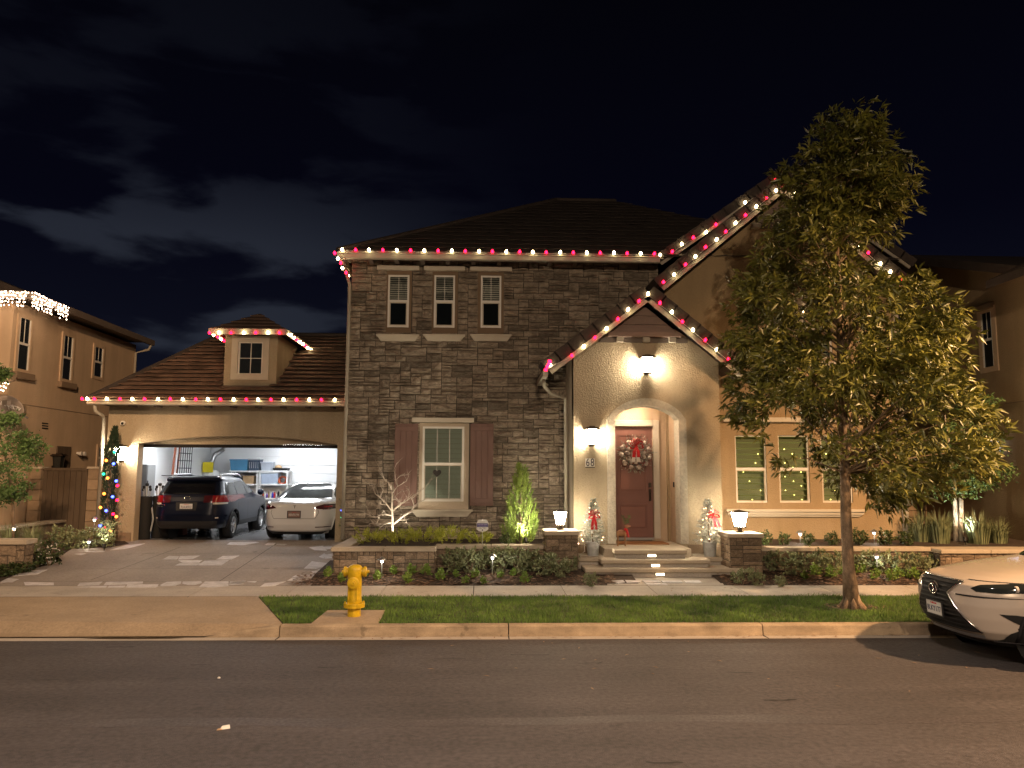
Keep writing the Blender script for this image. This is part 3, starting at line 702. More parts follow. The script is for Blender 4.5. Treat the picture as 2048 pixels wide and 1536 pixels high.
# --- right wing
WY = 18.0; WX1 = P(1810, 1000, WY).x; wz0_ = .3
gA = P(1565, 395, WY); gL = P(1330, 598, WY); gR = P(1800, 590, WY)
wbase = [(WR, WY, wz0_), (WX1, WY, wz0_), (WX1, WY, gR.z), (gA.x, WY, gA.z), (WR, WY, gL.z)]
TRI = []
for a in (1467, 1553, 1638): TRI.append(rectP(a, 868, a + 71, 1008, WY))
UPR = rectP(1532, 590, 1668, 720, WY)
allh = [(h[0] + .03, h[1] - .03, h[2] + .03, h[3] - .03) for h in TRI + [UPR]]
mb = boxes_round(MB(), WR, WX1, wz0_, gR.z, allh, WY, WY + .25)
mb.prism([(WR, WY, gR.z), (WX1, WY, gR.z), (gA.x, WY, gA.z)], (0, .25, 0))
WING = mb.build('wing_wall', 'stucco_wing', HOUSE)
MB().box(WR - .002, WR + .2, WY + .25, SY + .3, 2, gL.z + .1).add([], []).build('wing_side_wall', 'stucco_wing', HOUSE)
MB().box(WX1 - .25, WX1, WY + .25, 26, wz0_, gR.z).build('wing_side_wall', 'stucco_wing', HOUSE)
for a in TRI: window(HOUSE, a[0], a[1], a[2], a[3], WY + .03, cols=(1, 1), slats=11, glass='window_glass', fr=.055, back='room_glow', slat_mat='blind_lit')
window(HOUSE, UPR[0], (UPR[0] + UPR[1]) / 2 - .05, UPR[2], UPR[3], WY + .03, cols=(1, 1), slats=9, glass='window_glass_dark', fr=.05)
window(HOUSE, (UPR[0] + UPR[1]) / 2 + .05, UPR[1], UPR[2], UPR[3], WY + .03, cols=(1, 1), slats=9, glass='window_glass_dark', fr=.05)
xm = (UPR[0] + UPR[1]) / 2; MB().box(xm - .05, xm + .05, WY + .02, WY + .1, UPR[2], UPR[3]).build('mullion', 'trim', HOUSE)
x0, x1, z0, z1 = rectP(1446, 834, 1726, 845, WY - .08); MB().bev(x0, x1, WY - .09, WY + .01, z0, z1, .006).build('lintel', 'trim', HOUSE)
x0, x1, s0, s1 = rectP(1453, 1018, 1733, 1034, WY - .1)
m_ = MB(); m_.bev(x0, x1, WY - .13, WY + .01, lerp(s0, s1, .64), s1, .006); m_.bev(x0 + .04, x1 - .04, WY - .09, WY + .01, lerp(s0, s1, .28), lerp(s0, s1, .63), .004)
m_.prism([(x0 + .05, WY - .06, lerp(s0, s1, .275)), (x1 - .05, WY - .06, lerp(s0, s1, .275)), (x1 - .14, WY - .05, s0), (x0 + .14, WY - .05, s0)], (0, .06, 0)); m_.build('sill', 'trim', HOUSE)
x0, x1, z0, z1 = rectP(1520, 583, 1682, 592, WY - .07); MB().bev(x0, x1, WY - .08, WY + .01, z0, z1, .006).build('lintel', 'trim', HOUSE)
x0, x1, z0, z1 = rectP(1520, 722, 1682, 732, WY - .07); MB().bev(x0, x1, WY - .09, WY + .01, z0, z1, .006).build('sill', 'trim', HOUSE)
MB().box(WX1 - .09, WX1 + .03, WY - .08, WY - .004, .45, gR.z - .35).build('downspout', 'gutter_paint', HOUSE)
def siding(x_of_z, z0, z1, y, hgt, parent=HOUSE, mat_='siding'):
    "lapped boards filling a gable; x_of_z gives the left and right end at a height"
    z = z0
    while z < z1 - .04:
        zt = min(z + hgt, z1); a, b = x_of_z(z); c_, d_ = x_of_z(zt)
        if b - a > .1:
            MB().add([(a, y - .03, z + .006), (b, y - .03, z + .006), (d_, y - .008, zt), (c_, y - .008, zt), (a, y + .01, z + .006), (b, y + .01, z + .006), (d_, y + .01, zt), (c_, y + .01, zt)],
                     [(0, 1, 2, 3), (4, 0, 3, 7), (1, 5, 6, 2), (0, 4, 5, 1), (3, 2, 6, 7)]).build('siding_board', mat_, parent)
        z = zt
def rake(A, B, y0, y1, n, th=.15, tile=.20, name='rake'):
    "one slope of a gable end from apex A down to B: fascia board and the stepped row of edge tiles"
    A, B = Vector(A), Vector(B); d = (B - A); L = d.length; d = d / L; up = Vector((-d.z, 0, d.x)); up = up if up.z > 0 else -up
    m_ = MB(); m_.prism([A, B, B - up * th, A - up * th], (0, .035, 0)); f = m_.build('fascia', 'gutter_paint', HOUSE)
    for k in range(n):
        a, b = A + d * (L * k / n), A + d * (L * (k + 1) / n + .03)
        off = up * .018
        q = MB(); q.prism([a + up * .035, b + up * .035 + off, b + up * tile + off, a + up * tile], (0, y1 - y0, 0))
        q.prism([a - up * .055 + off * .5, b - up * .055 + off * .5, b + up * .034 + off, a + up * .034], (0, .03, 0))
        o = q.build('barge_tile', 'roof_tile_dark', HOUSE); o.location.y -= .034
# wing gable: front rakes, soffit slabs, boards
RY = 17.5
rA, rL, rR = P(1567, 369, RY), P(1320, 571, RY), P(1810, 568, RY)
rake(rA, rL, RY, RY + .9, 11); rake(rA, rR, RY, RY + .9, 11)
for B in (rL, rR):
    d = (B - rA).normalized(); up = Vector((-d.z, 0, d.x)); up = up if up.z > 0 else -up
    MB().prism([rA + Vector((0, .036, 0)), B + Vector((0, .036, 0)), B + up * .034 + Vector((0, .036, 0)), rA + up * .034 + Vector((0, .036, 0))], (0, 6.5, 0)).build('roof_slab', 'dark_trim', HOUSE)
zA, zB = P(1566, 392, WY).z, P(1566, 434, WY).z
hx = lambda z: ((gA.x - (gA.z - z) / 1.0 * .0 - (rA.z - .16 - z) * abs((rL.x - rA.x) / (rL.z - rA.z)) + .03), (rA.x + (rA.z - .16 - z) * abs((rR.x - rA.x) / (rR.z - rA.z)) - .03))
siding(hx, zB, zA, WY - .02, .20)
x0, x1 = hx(zB - .05)
zc = P(1566, 447, WY - .1).z
MB().box(x0 - .1, x1 + .1, WY - .16, WY, zc, zB - .002).build('gable_beam', 'dark_trim', HOUSE)
MB().box(x0 - .15, x1 + .15, WY - .09, WY, zc - .11, zc - .002).build('gable_beam', 'dark_trim', HOUSE)
for px in (1512, 1570, 1625):
    q = P(px, 452, WY - .1); MB().bev(q.x - .1, q.x + .1, WY - .15, WY - .001, zc - .13, zc - .004, .005).build('corbel', 'gutter_paint', HOUSE)
# broader gable of the upper storey just behind
QY = 18.12
qA, qL = P(1566, 350, QY), P(1318, 522, QY)
rake(qA, qL, QY, QY + .8, 11, th=.12, tile=.16); qR = Vector((2 * qA.x - qL.x, QY, qL.z)); rake(qA, qR, QY, QY + .8, 11, th=.12, tile=.16)
for B in (qL, qR):
    d = (B - qA).normalized(); up = Vector((-d.z, 0, d.x)); up = up if up.z > 0 else -up
    MB().prism([qA + Vector((0, .036, 0)), B + Vector((0, .036, 0)), B + up * .034 + Vector((0, .036, 0)), qA + up * .034 + Vector((0, .036, 0))], (0, 7.5, 0)).build('roof_slab', 'roof_tile_dark', HOUSE)
MB().prism([(qA.x, QY + .3, qA.z - .25), (qL.x + .3, QY + .3, qL.z - .12), (qL.x + .3, QY + .3, qL.z - .6), (qR.x - .3, QY + .3, qL.z - .6), (qR.x - .3, QY + .3, qL.z - .12)], (0, .2, 0)).build('gable_wall', 'stucco_wing', HOUSE)

# --- main hipped roof, laid in courses
def courses(E0, E1, R0, R1, n, name, material, wtile, parent=None, limit=0, lift=.035, holes=()):
    "overlapping tiles between the eave E0-E1 and the ridge R0-R1"
    E0, E1, R0, R1 = map(Vector, (E0, E1, R0, R1)); parent = parent or HOUSE
    base = MB().add([E0, E1, R1, R0], [(0, 1, 2, 3)]); roof = base.build(name, 'dark_trim', parent)
    nrm = (E1 - E0).cross(R0 - E0).normalized(); nrm = nrm if nrm.z > 0 else -nrm
    rest = MB(); made = 0; rd = random.Random(len(name) + n)
    todo = []
    for j in range(n):
        a0, b0 = E0.lerp(R0, j / n), E1.lerp(R1, j / n); a1, b1 = E0.lerp(R0, (j + 1.12) / n), E1.lerp(R1, (j + 1.12) / n)
        L = (b0 - a0).length; k = max(1, round(L / wtile)); sh = .5 / k if j % 2 else 0
        cuts = [0] + [min(1, max(0, (i / k) + sh)) for i in range(1 if sh == 0 else 0, k)] + [1]
        for s, t in zip(cuts, cuts[1:]):
            if t - s < 1e-3: continue
            p, q = a0.lerp(b0, s), a0.lerp(b0, t); u, v_ = a1.lerp(b1, s), a1.lerp(b1, t)
            c_ = (p + q + u + v_) / 4
            if any(hh(c_) for hh in holes): continue
            todo.append((p, q, v_, u, j))
    for (p, q, v_, u, j) in todo:
        l0 = nrm * (lift + rd.uniform(-.006, .010)); l1 = nrm * (lift + rd.uniform(-.006, .010)); ft = nrm * .006; g_ = (q - p) * .012
        p, q = p + g_, q - g_; m0 = (p + q) / 2; m1 = (u + v_) / 2; ar = nrm * .012
        tb = MB().add([p + l0, m0 + (l0 + l1) / 2 + ar, q + l1, v_ + ft, m1 + ft + ar * .6, u + ft, p + l0 * .6, q + l1 * .6, m0 + (l0 + l1) * .3 + ar], [(0, 1, 4, 5), (1, 2, 3, 4), (6, 8, 1, 0), (8, 7, 2, 1), (6, 0, 5), (7, 3, 2)])
        if made < limit: tb.build('roof_tile', material, roof); made += 1
        else: rest.add(tb.v, tb.f)
    if rest.v: tag(rest.build('roof_tile', material, roof), kind='stuff')
    return roof
EY = 18.05; ez = P(1000, 511, EY).z
eL = P(676, 506, EY).x
r0 = P(1112, 402, 24.0); r1 = P(1232, 402, 24.0)
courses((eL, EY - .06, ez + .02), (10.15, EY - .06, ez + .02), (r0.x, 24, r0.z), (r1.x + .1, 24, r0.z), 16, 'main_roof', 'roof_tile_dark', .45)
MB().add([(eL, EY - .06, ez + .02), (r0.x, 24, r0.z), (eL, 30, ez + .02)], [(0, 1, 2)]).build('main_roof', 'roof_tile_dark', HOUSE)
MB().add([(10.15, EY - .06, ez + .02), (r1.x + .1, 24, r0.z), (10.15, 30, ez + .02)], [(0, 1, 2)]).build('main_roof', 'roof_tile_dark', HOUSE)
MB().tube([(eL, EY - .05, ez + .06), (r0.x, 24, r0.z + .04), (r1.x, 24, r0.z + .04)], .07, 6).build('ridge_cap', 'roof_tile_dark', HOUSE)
MB().box(eL, qL.x + .1, EY + .02, SY + .24, ez - .02, ez).build('soffit', 'dark_trim', HOUSE)
gx1 = P(1318, 515, EY).x
def gutter(x0, x1, y, z, hgt=.13):
    prof = [(y + .12, z), (y + .02, z), (y, z - .03), (y + .02, z - .05), (y + .025, z - hgt + .02), (y + .05, z - hgt), (y + .12, z - hgt)]
    MB().prism([(x0, a, b) for a, b in prof], (x1 - x0, 0, 0)).build('gutter', 'gutter_paint', HOUSE)
gutter(eL, gx1, EY - .12, ez + .01, .16)
MB().box(eL + .02, eL + .10, EY, 21.5, ez - .15, ez + .005).build('gutter', 'gutter_paint', HOUSE)
for k in range(9):
    xk = eL + .75 + k * .62; MB().box(xk - .05, xk + .05, EY + .1, SY, ez - .13, ez - .021).build('rafter_tail', 'dark_trim', HOUSE)
# left side wall of the upper storey, with its downspout
MB().box(SX0 + .004, SX0 + .2, SY + .25, 25, .4, sz1).build('side_wall', 'stucco', HOUSE)
dsx = SX0 - .03
q = P(702, 560, SY - .05)
MB().tube([(eL + .06, SY + .1, ez - .1), (eL + .1, SY, ez - .3), (dsx, SY - .06, ez - .65), (dsx, SY - .06, .75)], .043, 8).build('downspout', 'gutter_paint', HOUSE, smooth=True)
# --- porch
PY = 17.05; pX0, pX1 = P(1147, 800, PY).x, P(1440, 850, PY).x; pz0 = .62
ax0, ax1 = P(1229, 900, PY).x, P(1357, 900, PY).x; zs = P(1292, 838, PY).z; za = P(1292, 812, PY).z; ptop = P(1292, 684, PY).z
pA, pL, pR = P(1296, 587, 16.65), P(1096, 737, 16.65), P(1481, 739, 16.65)
NA = 14
arc = [(lerp(ax0, ax1, i / NA), zs + (za - zs) * (1 - (2 * i / NA - 1) ** 2) ** .75) for i in range(NA + 1)]
mb = MB()
mb.box(pX0, ax0, PY, PY + .3, pz0, zs); mb.box(ax1, pX1, PY, PY + .3, pz0, zs)
def roofz(x, dz=0): return (pA.z - (pA.x - x) * (pA.z - pL.z) / (pA.x - pL.x) if x < pA.x else pA.z - (x - pA.x) * (pA.z - pR.z) / (pR.x - pA.x)) + dz
top = lambda x: min(ptop + .3, roofz(x, -.10))
cols_ = sorted([(pX0, zs), (pX1, zs)] + arc + [(lerp(pX0, ax0, .5), zs), (lerp(ax1, pX1, .5), zs)])
for (xa, za_), (xb, zb_) in zip(cols_, cols_[1:]):
    mb.add([(xa, PY, za_), (xb, PY, zb_), (xb, PY, top(xb)), (xa, PY, top(xa)), (xa, PY + .3, za_), (xb, PY + .3, zb_), (xb, PY + .3, top(xb)), (xa, PY + .3, top(xa))],
           [(0, 1, 2, 3), (7, 6, 5, 4), (0, 4, 5, 1), (3, 2, 6, 7)])
mb.build('porch_wall', 'stucco', HOUSE)
MB().box(pX0, pX0 + .25, PY + .3, SY, pz0, pL.z + .45).build('porch_side_wall', 'stucco_pale', HOUSE)
MB().box(pX1 - .25, pX1, PY + .3, WY - .002, pz0, pL.z + .45).build('porch_side_wall', 'stucco', HOUSE)
MB().box(pX0 - .012, ax0 - .16, PY - .02, PY + .02, .3, P(1200, 1089, PY).z).build('plinth', 'stucco_brown', HOUSE)
MB().box(ax1 + .16, pX1 + .012, PY - .02, PY + .02, .3, P(1400, 1089, PY).z).build('plinth', 'stucco_brown', HOUSE)
# arch surround of rough cast stone
wt = .17; mb = MB()
outl = [(lerp(ax0 - wt, ax1 + wt, i / NA), zs - .02 + (za + wt - zs + .02) * (1 - (2 * i / NA - 1) ** 2) ** .75) for i in range(NA + 1)]
full_i = [(ax0 + .005, .80)] + [(min(max(x, ax0 + .005), ax1 - .005), z - .005) for x, z in arc] + [(ax1 - .005, .80)]; full_o = [(ax0 - wt, .80)] + outl + [(ax1 + wt, .80)]
for i in range(len(full_i) - 1):
    a, b, c_, d_ = full_i[i], full_i[i + 1], full_o[i + 1], full_o[i]
    if i in (0, len(full_i) - 2): pass
    f = lambda q, y: (q[0], y, q[1])
    mb.add([f(a, PY - .07), f(b, PY - .07), f(c_, PY - .07), f(d_, PY - .07), f(a, PY + .36), f(b, PY + .36), f(c_, PY), f(d_, PY)], [(0, 1, 2, 3), (0, 4, 5, 1), (3, 2, 6, 7)])
mb.build('arch_surround', 'rough_trim', HOUSE)
# recess with the door
DY = 18.1; ix0, ix1 = 2.55, P(1357, 950, DY).x + .25
mb = MB(); dx0, dx1 = P(1231, 1000, DY).x - .07, P(1307, 1000, DY).x; dz0, dz1 = P(1270, 1077, DY).z, P(1270, 853, DY).z
boxes_round(mb, ix0 - .1, 4.9, .75, 4.05, [(dx0, dx1, .7, dz1)], DY, DY + .2); mb.build('recess_wall', 'stucco_peach', HOUSE)
MB().box(ix0 - .12, ix0, PY + .3, DY, .75, 4.05).build('recess_side_wall', 'stucco_peach', HOUSE)
xr = ax1 + .02
MB().box(xr, xr + .1, PY + .305, DY, .75, 4.05).build('recess_side_wall', 'stucco_peach', HOUSE)
MB().box(ix0 - .12, xr + .1, PY + .3, DY + .2, 3.97, 4.05).build('recess_ceiling', 'stucco_peach', HOUSE)
mb = MB(); tw = .15
mb.bev(dx1 + .002, dx1 + tw, DY - .05, DY - .001, .82, dz1 + tw, .008); mb.bev(dx0 - tw, dx0 - .002, DY - .05, DY - .001, .82, dz1 + tw, .008); mb.bev(dx0 - .001, dx1 + .001, DY - .05, DY - .001, dz1 + .002, dz1 + tw, .008)
mb.build('door_casing', 'trim', HOUSE)
mb = MB().box(dx0 + .01, dx1 - .01, DY + .03, DY + .075, dz0 + .02, dz1 - .01)
DOOR = mb.build('front_door', 'door_paint', HOUSE)
for (t0, t1) in ((.07, .31), (.40, .93)):
    x0, x1 = dx0 + .12, dx1 - .12; z0, z1 = lerp(dz0, dz1, t0), lerp(dz0, dz1, t1)
    m_ = MB(); frame_mb(m_, x0, x1, z0, z1, DY + .012, DY + .0295, .035); m_.build('panel_moulding', 'door_paint', DOOR)
    MB().bev(x0 + .07, x1 - .07, DY + .014, DY + .0295, z0 + .07, z1 - .07, .012).build('door_panel', 'door_paint', DOOR)
hxp, hz = dx1 - .075, P(1303, 980, DY).z
m_ = MB().bev(hxp - .03, hxp + .03, DY + .012, DY + .03, hz - .26, hz + .02, .006); m_.tube([(hxp, DY + .012, hz - .02), (hxp, DY - .045, hz - .06), (hxp, DY - .045, hz - .18), (hxp, DY + .012, hz - .23)], .012, 6)
m_.bev(hxp - .033, hxp + .033, DY + .005, DY + .03, hz + .06, hz + .17, .006); m_.build('handle', 'bronze', DOOR)
MB().box(dx0, dx1, DY - .02, DY + .09, dz0 - .03, dz0 + .018).build('threshold', 'steel', HOUSE)
# porch gable: boards, beam, corbels and the overhanging roof
hp = lambda z: (pA.x - (pA.z - .2 - z) * (pA.x - pL.x) / (pA.z - pL.z), pA.x + (pA.z - .2 - z) * (pR.x - pA.x) / (pA.z - pR.z))
zb = P(1292, 666, PY - .1).z
siding(hp, zb, pA.z - .22, PY - .02, .20)
x0, x1 = hp(zb - .02); MB().box(x0, x1, PY - .19, PY - .001, zb - .09, zb - .002).build('gable_beam', 'siding', HOUSE)
x0, x1 = hp(ptop + .02); MB().box(x0, x1, PY - .03, PY - .001, ptop - .02, zb - .092).build('gable_beam', 'dark_trim', HOUSE)
for px in (1240, 1293, 1345):
    q = P(px, 678, PY - .1); MB().bev(q.x - .075, q.x + .075, PY - .13, PY - .032, ptop - .02, zb - .094, .005).build('corbel', 'gutter_paint', HOUSE)
RPY = 16.65
rake(pA, pL, RPY, RPY + .9, 8, th=.15); rake(pA, pR, RPY, RPY + .9, 8, th=.15)
for B, yb in ((pL, SY), (pR, WY)):
    d = (B - pA).normalized(); up = Vector((-d.z, 0, d.x)); up = up if up.z > 0 else -up
    MB().prism([pA + Vector((0, .036, 0)), B + Vector((0, .036, 0)), B + up * .034 + Vector((0, .036, 0)), pA + up * .034 + Vector((0, .036, 0))], (0, yb - RPY - .04, 0)).build('roof_slab', 'dark_trim', HOUSE)
    rf = MB()
    for k in range(9):
        a = pA.lerp(B, k / 9) + up * .07; b = pA.lerp(B, (k + 1) / 9) + up * .095
        rf.prism([a, b, b - up * .03, a - up * .03], (0, yb - RPY - .01, 0))
    o = tag(rf.build('roof_tile', 'roof_tile', HOUSE), kind='stuff'); o.location.y += .87 if yb > 18.3 else .87
    o.scale.y = (yb - RPY - .87) / (yb - RPY - .01); o.location.y = (RPY + .87) - (RPY) * o.scale.y - 18.6 * (1 - o.scale.y)
for s, B, yb in ((-1, pL, SY), (1, pR, WY)):
    MB().box(B.x - .11 if s < 0 else B.x, B.x if s < 0 else B.x + .11, RPY + .02, yb, B.z - .17, B.z - .04).build('gutter', 'gutter_paint', HOUSE)
dpx = P(1132, 900, 18.4).x
MB().tube([(pL.x - .05, 17.2, pL.z - .16), (pL.x - .04, 17.25, pL.z - .32), (pL.x + .12, 17.5, pL.z - .45), (pX0 - .09, 17.9, pL.z - .55), (pX0 - .09, 17.9, .62)], .042, 8).build('downspout', 'gutter_paint', HOUSE, smooth=True)
# --- garage
GY = 19.7
gx0, gx1 = P(213, 900, GY).x, P(691, 900, GY).x + .3
ox0, ox1 = P(277, 890, GY).x, P(675, 890, GY).x; oz = P(277, 887, GY).z; ozp = P(475, 872, GY).z; gz0, gz1 = .45, P(400, 812, GY).z + .05
mb = MB(); mb.box(gx0, ox0, GY, GY + .3, gz0, gz1); mb.box(ox1, gx1, GY, GY + .3, gz0, gz1)
n = 16
for i in range(n):
    a, b = i / n, (i + 1) / n; za1, zb1 = oz + (ozp - oz) * (1 - (2 * a - 1) ** 2), oz + (ozp - oz) * (1 - (2 * b - 1) ** 2); xa, xb = lerp(ox0, ox1, a), lerp(ox0, ox1, b)
    mb.add([(xa, GY, za1), (xb, GY, zb1), (xb, GY, gz1), (xa, GY, gz1), (xa, GY + .3, za1), (xb, GY + .3, zb1), (xb, GY + .3, gz1), (xa, GY + .3, gz1)], [(0, 1, 2, 3), (7, 6, 5, 4), (0, 4, 5, 1)])
mb.build('garage_wall', 'stucco', HOUSE)
MB().box(ox0 - .25, ox1 + .25, GY + .302, GY + .36, P(475, 889, GY + .3).z, 3.6).build('door_head', 'stucco', HOUSE)
MB().box(ox0 - .25, ox1 + .25, GY + .30, GY + .37, P(475, 895.5, GY + .3).z, P(475, 889.2, GY + .3).z).build('door_header', 'black_metal', HOUSE)
MB().box(gx0, ox0 - .05, GY - .025, GY - .002, gz0, P(250, 1065, GY).z).build('plinth', 'stucco_brown', HOUSE)
MB().box(gx0, gx0 + .25, GY + .3, 27, gz0, gz1).build('garage_side_wall', 'stucco', HOUSE)
ixl, ixr, iy1, icz = gx0 + .26, -2.9, 26.2, P(475, 896, GY + .3).z + .32
fz = .6
MB().box(ixl, ixl + .05, GY + .3, iy1, fz - .1, icz).build('garage_lining', 'white_wall', HOUSE)
MB().box(ixr, ixr + .05, GY + .3, iy1, fz - .1, icz).build('garage_lining', 'white_wall', HOUSE)
MB().box(ixl + .05, ixr, iy1, iy1 + .1, fz - .1, icz).build('garage_lining', 'white_wall', HOUSE)
MB().box(ixl - .05, ixr + .1, GY + .31, iy1 + .1, icz, icz + .05).build('garage_ceiling', 'white_wall', HOUSE)
for k in range(9):
    z = fz + .25 + k * .28; MB().bev(-7.6, ixr - .01, iy1 - .03, iy1 - .002, z, z + .265, .006).build('wall_panel', 'white_wall', HOUSE)
fl = sheet('garage_floor', [(gx0 + .2, GY + .05, fz + .002), (-3.0, GY + .05, fz + .002), (-3.0, iy1, fz + .006), (gx0 + .2, iy1, fz + .006)], 'epoxy_floor', parent=HOUSE)
for (a, b, y) in ((-7.6, -6.2, 23.0), (-5.4, -4.0, 23.0), (-6.6, -5.2, 25.2), (-8.8, -7.8, 21.4), (-5.2, -4.2, 21.2)):
    t = MB().box(a, b, y - .05, y + .05, icz - .06, icz - .002).build('ceiling_light', 'tube', HOUSE)
# garage roof: hipped, in tile courses, with the dormer
gey = 19.15; gez = P(400, 801, gey).z
hL = P(178, 799, gey).x; rz0 = P(444, 672, 23.0); rk = (rz0.z - gez) / (23.0 - gey)
DFY = GS(500, 771, gez, gey, rk).y
dL_, dR_ = P(448, 740, DFY).x, P(553, 740, DFY).x
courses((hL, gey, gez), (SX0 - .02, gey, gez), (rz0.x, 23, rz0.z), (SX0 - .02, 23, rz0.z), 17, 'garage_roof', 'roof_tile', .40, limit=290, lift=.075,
        holes=[lambda c_: dL_ - .05 < c_.x < dR_ + .05 and DFY < c_.y < 22.0])
MB().add([(hL, gey, gez), (rz0.x, 23, rz0.z), (hL, 27, gez)], [(0, 1, 2)]).build('garage_roof', 'roof_tile_dark', HOUSE)
MB().tube([(hL, gey, gez + .05), (rz0.x, 23, rz0.z + .06), (SX0 - .02, 23, rz0.z + .06)], .07, 6).build('ridge_cap', 'roof_tile_dark', HOUSE)
MB().box(hL + .1, SX0 - .05, gey + .05, GY + .3, gez - .09, gez - .06).build('soffit', 'dark_trim', HOUSE)
gutter(hL - .02, SX0 - .06, gey - .10, gez - .005, .12)
for k in range(10):
    xk = hL + .9 + k * .62
    if xk < SX0 - .1: MB().box(xk - .04, xk + .04, gey + .2, GY, gez - .15, gez - .091).build('rafter_tail', 'dark_trim', HOUSE)
a = P(191, 812, gey + .1)
MB().tube([(a.x, gey + .05, gez - .12), (a.x, gey + .1, gez - .26), (a.x + .12, gey + .25, gez - .38), (gx0 - .07, GY - .08, gez - .46), (gx0 - .07, GY - .08, 1.15)], .045, 8).build('downspout', 'gutter_paint', HOUSE, smooth=True)
# dormer
dze = P(500, 664, DFY - .35).z; dzb = P(500, 775, DFY).z
DORM = MB().box(dL_, dR_, DFY, 23.5, dzb - .1, dze + .02).build('dormer', 'stucco', HOUSE)
x0, x1, z0, z1 = rectP(465, 672, 536, 760, DFY - .03); m_ = MB(); frame_mb(m_, x0, x1, z0, z1, DFY - .05, DFY - .001, .16); m_.build('window_trim', 'trim', DORM)
x0, x1, z0, z1 = rectP(478, 683, 525, 750, DFY - .03); MB().box(x0 + .01, x1 - .01, DFY - .014, DFY - .002, z0, z1).build('pane', 'car_glass', DORM)
m_ = MB(); frame_mb(m_, x0, x1, z0, z1, DFY - .038, DFY - .0142, .04); m_.box((x0 + x1) / 2 - .009, (x0 + x1) / 2 + .009, DFY - .03, DFY - .0142, z0, z1); m_.box(x0, x1, DFY - .029, DFY - .0142, (z0 + z1) / 2 - .009, (z0 + z1) / 2 + .009); m_.build('window_frame', 'vinyl', DORM)
dey = DFY - .35; dlx, drx = P(420, 664, dey).x, P(572, 662, dey).x; apx = P(520, 628, dey + 1.2)
m_ = MB()
e = dze + .06
m_.add([(dlx, dey, e), (drx, dey, e), (apx.x, dey + 1.2, apx.z), (drx, 23.2, e), (apx.x, 24.5, apx.z), (dlx, 23.2, e)], [(0, 1, 2), (1, 3, 4, 2), (0, 2, 4, 5), (0, 5, 3, 1)])
m_.build('dormer_roof', 'roof_tile_dark', HOUSE)
m_ = MB(); m_.box(dlx, drx, dey - .03, dey - .001, dze - .07, e + .02); m_.box(drx, drx + .03, dey - .03, 22.9, dze - .07, e + .02); m_.box(dlx - .03, dlx, dey - .03, 22.9, dze - .07, e + .02)
m_.build('dormer_fascia', 'gutter_paint', HOUSE)
for k in range(5):
    a = Vector((dlx, dey, e)).lerp(Vector((apx.x, dey + 1.2, apx.z)), k / 5); b = Vector((drx, dey, e)).lerp(Vector((apx.x, dey + 1.2, apx.z)), k / 5)
    a2 = Vector((dlx, dey, e)).lerp(Vector((apx.x, dey + 1.2, apx.z)), (k + 1) / 5); b2 = Vector((drx, dey, e)).lerp(Vector((apx.x, dey + 1.2, apx.z)), (k + 1) / 5)
    MB().prism([a + Vector((0, -.02, .04)), b + Vector((0, -.02, .04)), b2 + Vector((0, 0, .01)), a2 + Vector((0, 0, .01))], (0, 0, -.03)).build('tile_course', 'roof_tile', HOUSE)

# ------------------------------------------------------------------ planters, pillars, steps
def stone_block(name, label, cat, x0, x1, y0, y1, z0, z1, sides='f', mat_='stone_warm', cap=None, group=None, seed=1, cw=.12, ch=.075, loc=None):
    t = thing(name, label, cat, loc or ((x0 + x1) / 2, (y0 + y1) / 2, z0), group)
    core = MB().box(x0, x1, y0, y1, z0 - .1, z1).build('core', 'mortar', t)
    if 'f' in sides: lay_stones(pack(x1 - x0, z1 - z0, cw, ch, (1, 3), (1, 1, 2, 2), seed=seed), front_place(x0, y0, z0), t, mat_, depth=.04, gap=.010, seed=seed)
    if 'l' in sides: lay_stones(pack(y1 - y0, z1 - z0, cw, ch, (1, 3), (1, 1, 2, 2), seed=seed + 1), side_place(x0, y0, z0, -1), t, mat_, depth=.04, gap=.010, seed=seed + 1)
    if 'r' in sides: lay_stones(pack(y1 - y0, z1 - z0, cw, ch, (1, 3), (1, 1, 2, 2), seed=seed + 2), side_place(x1, y0, z0, 1), t, mat_, depth=.04, gap=.010, seed=seed + 2)
    return t
def cap_slab(t, x0, x1, y0, y1, z0, z1, mat_='cap_stone'):
    n = max(1, round((x1 - x0) / 1.2)) if (x1 - x0) > (y1 - y0) else max(1, round((y1 - y0) / 1.2))
    for k in range(n):
        if x1 - x0 > y1 - y0: MB().bev(lerp(x0, x1, k / n) + .003, lerp(x0, x1, (k + 1) / n) - .003, y0, y1, z0, z1, .012).build('cap', mat_, t)
        else: MB().bev(x0, x1, lerp(y0, y1, k / n) + .003, lerp(y0, y1, (k + 1) / n) - .003, z0, z1, .012).build('cap', mat_, t)
# planter along the stone front
px0, px1 = P(667, 1120, 15.8).x, P(869, 1120, 15.8).x; zc1 = P(765, 1095, 15.77).z; zc0 = zc1 - .085
t = stone_block('planter_wall', 'low stone planter wall with tan cap behind the yellow hydrant', 'planter wall', px0, px1, 15.82, 16.06, .28, zc0, 'flr', seed=21)
cap_slab(t, px0 - .06, px1 + .03, 15.76, 16.10, zc0, zc1)
t = stone_block('planter_wall', 'return of the stone planter wall running back along the driveway to the garage', 'planter wall', px0 - .005, px0 + .235, 16.11, 18.4, .30, zc0, 'l', seed=24)
cap_slab(t, px0 - .06, px0 + .28, 16.104, 18.4, zc0 + .001, zc1)
qx1 = P(1092, 1100, 16.3).x
t = stone_block('planter_wall', 'set back stone planter wall behind the grey green hedge beside the small pillar', 'planter wall', px1 - .02, qx1, 16.34, 16.58, .28, zc0, 'f', seed=27)
cap_slab(t, px1 - .02, qx1 + .02, 16.28, 16.62, zc0, zc1)
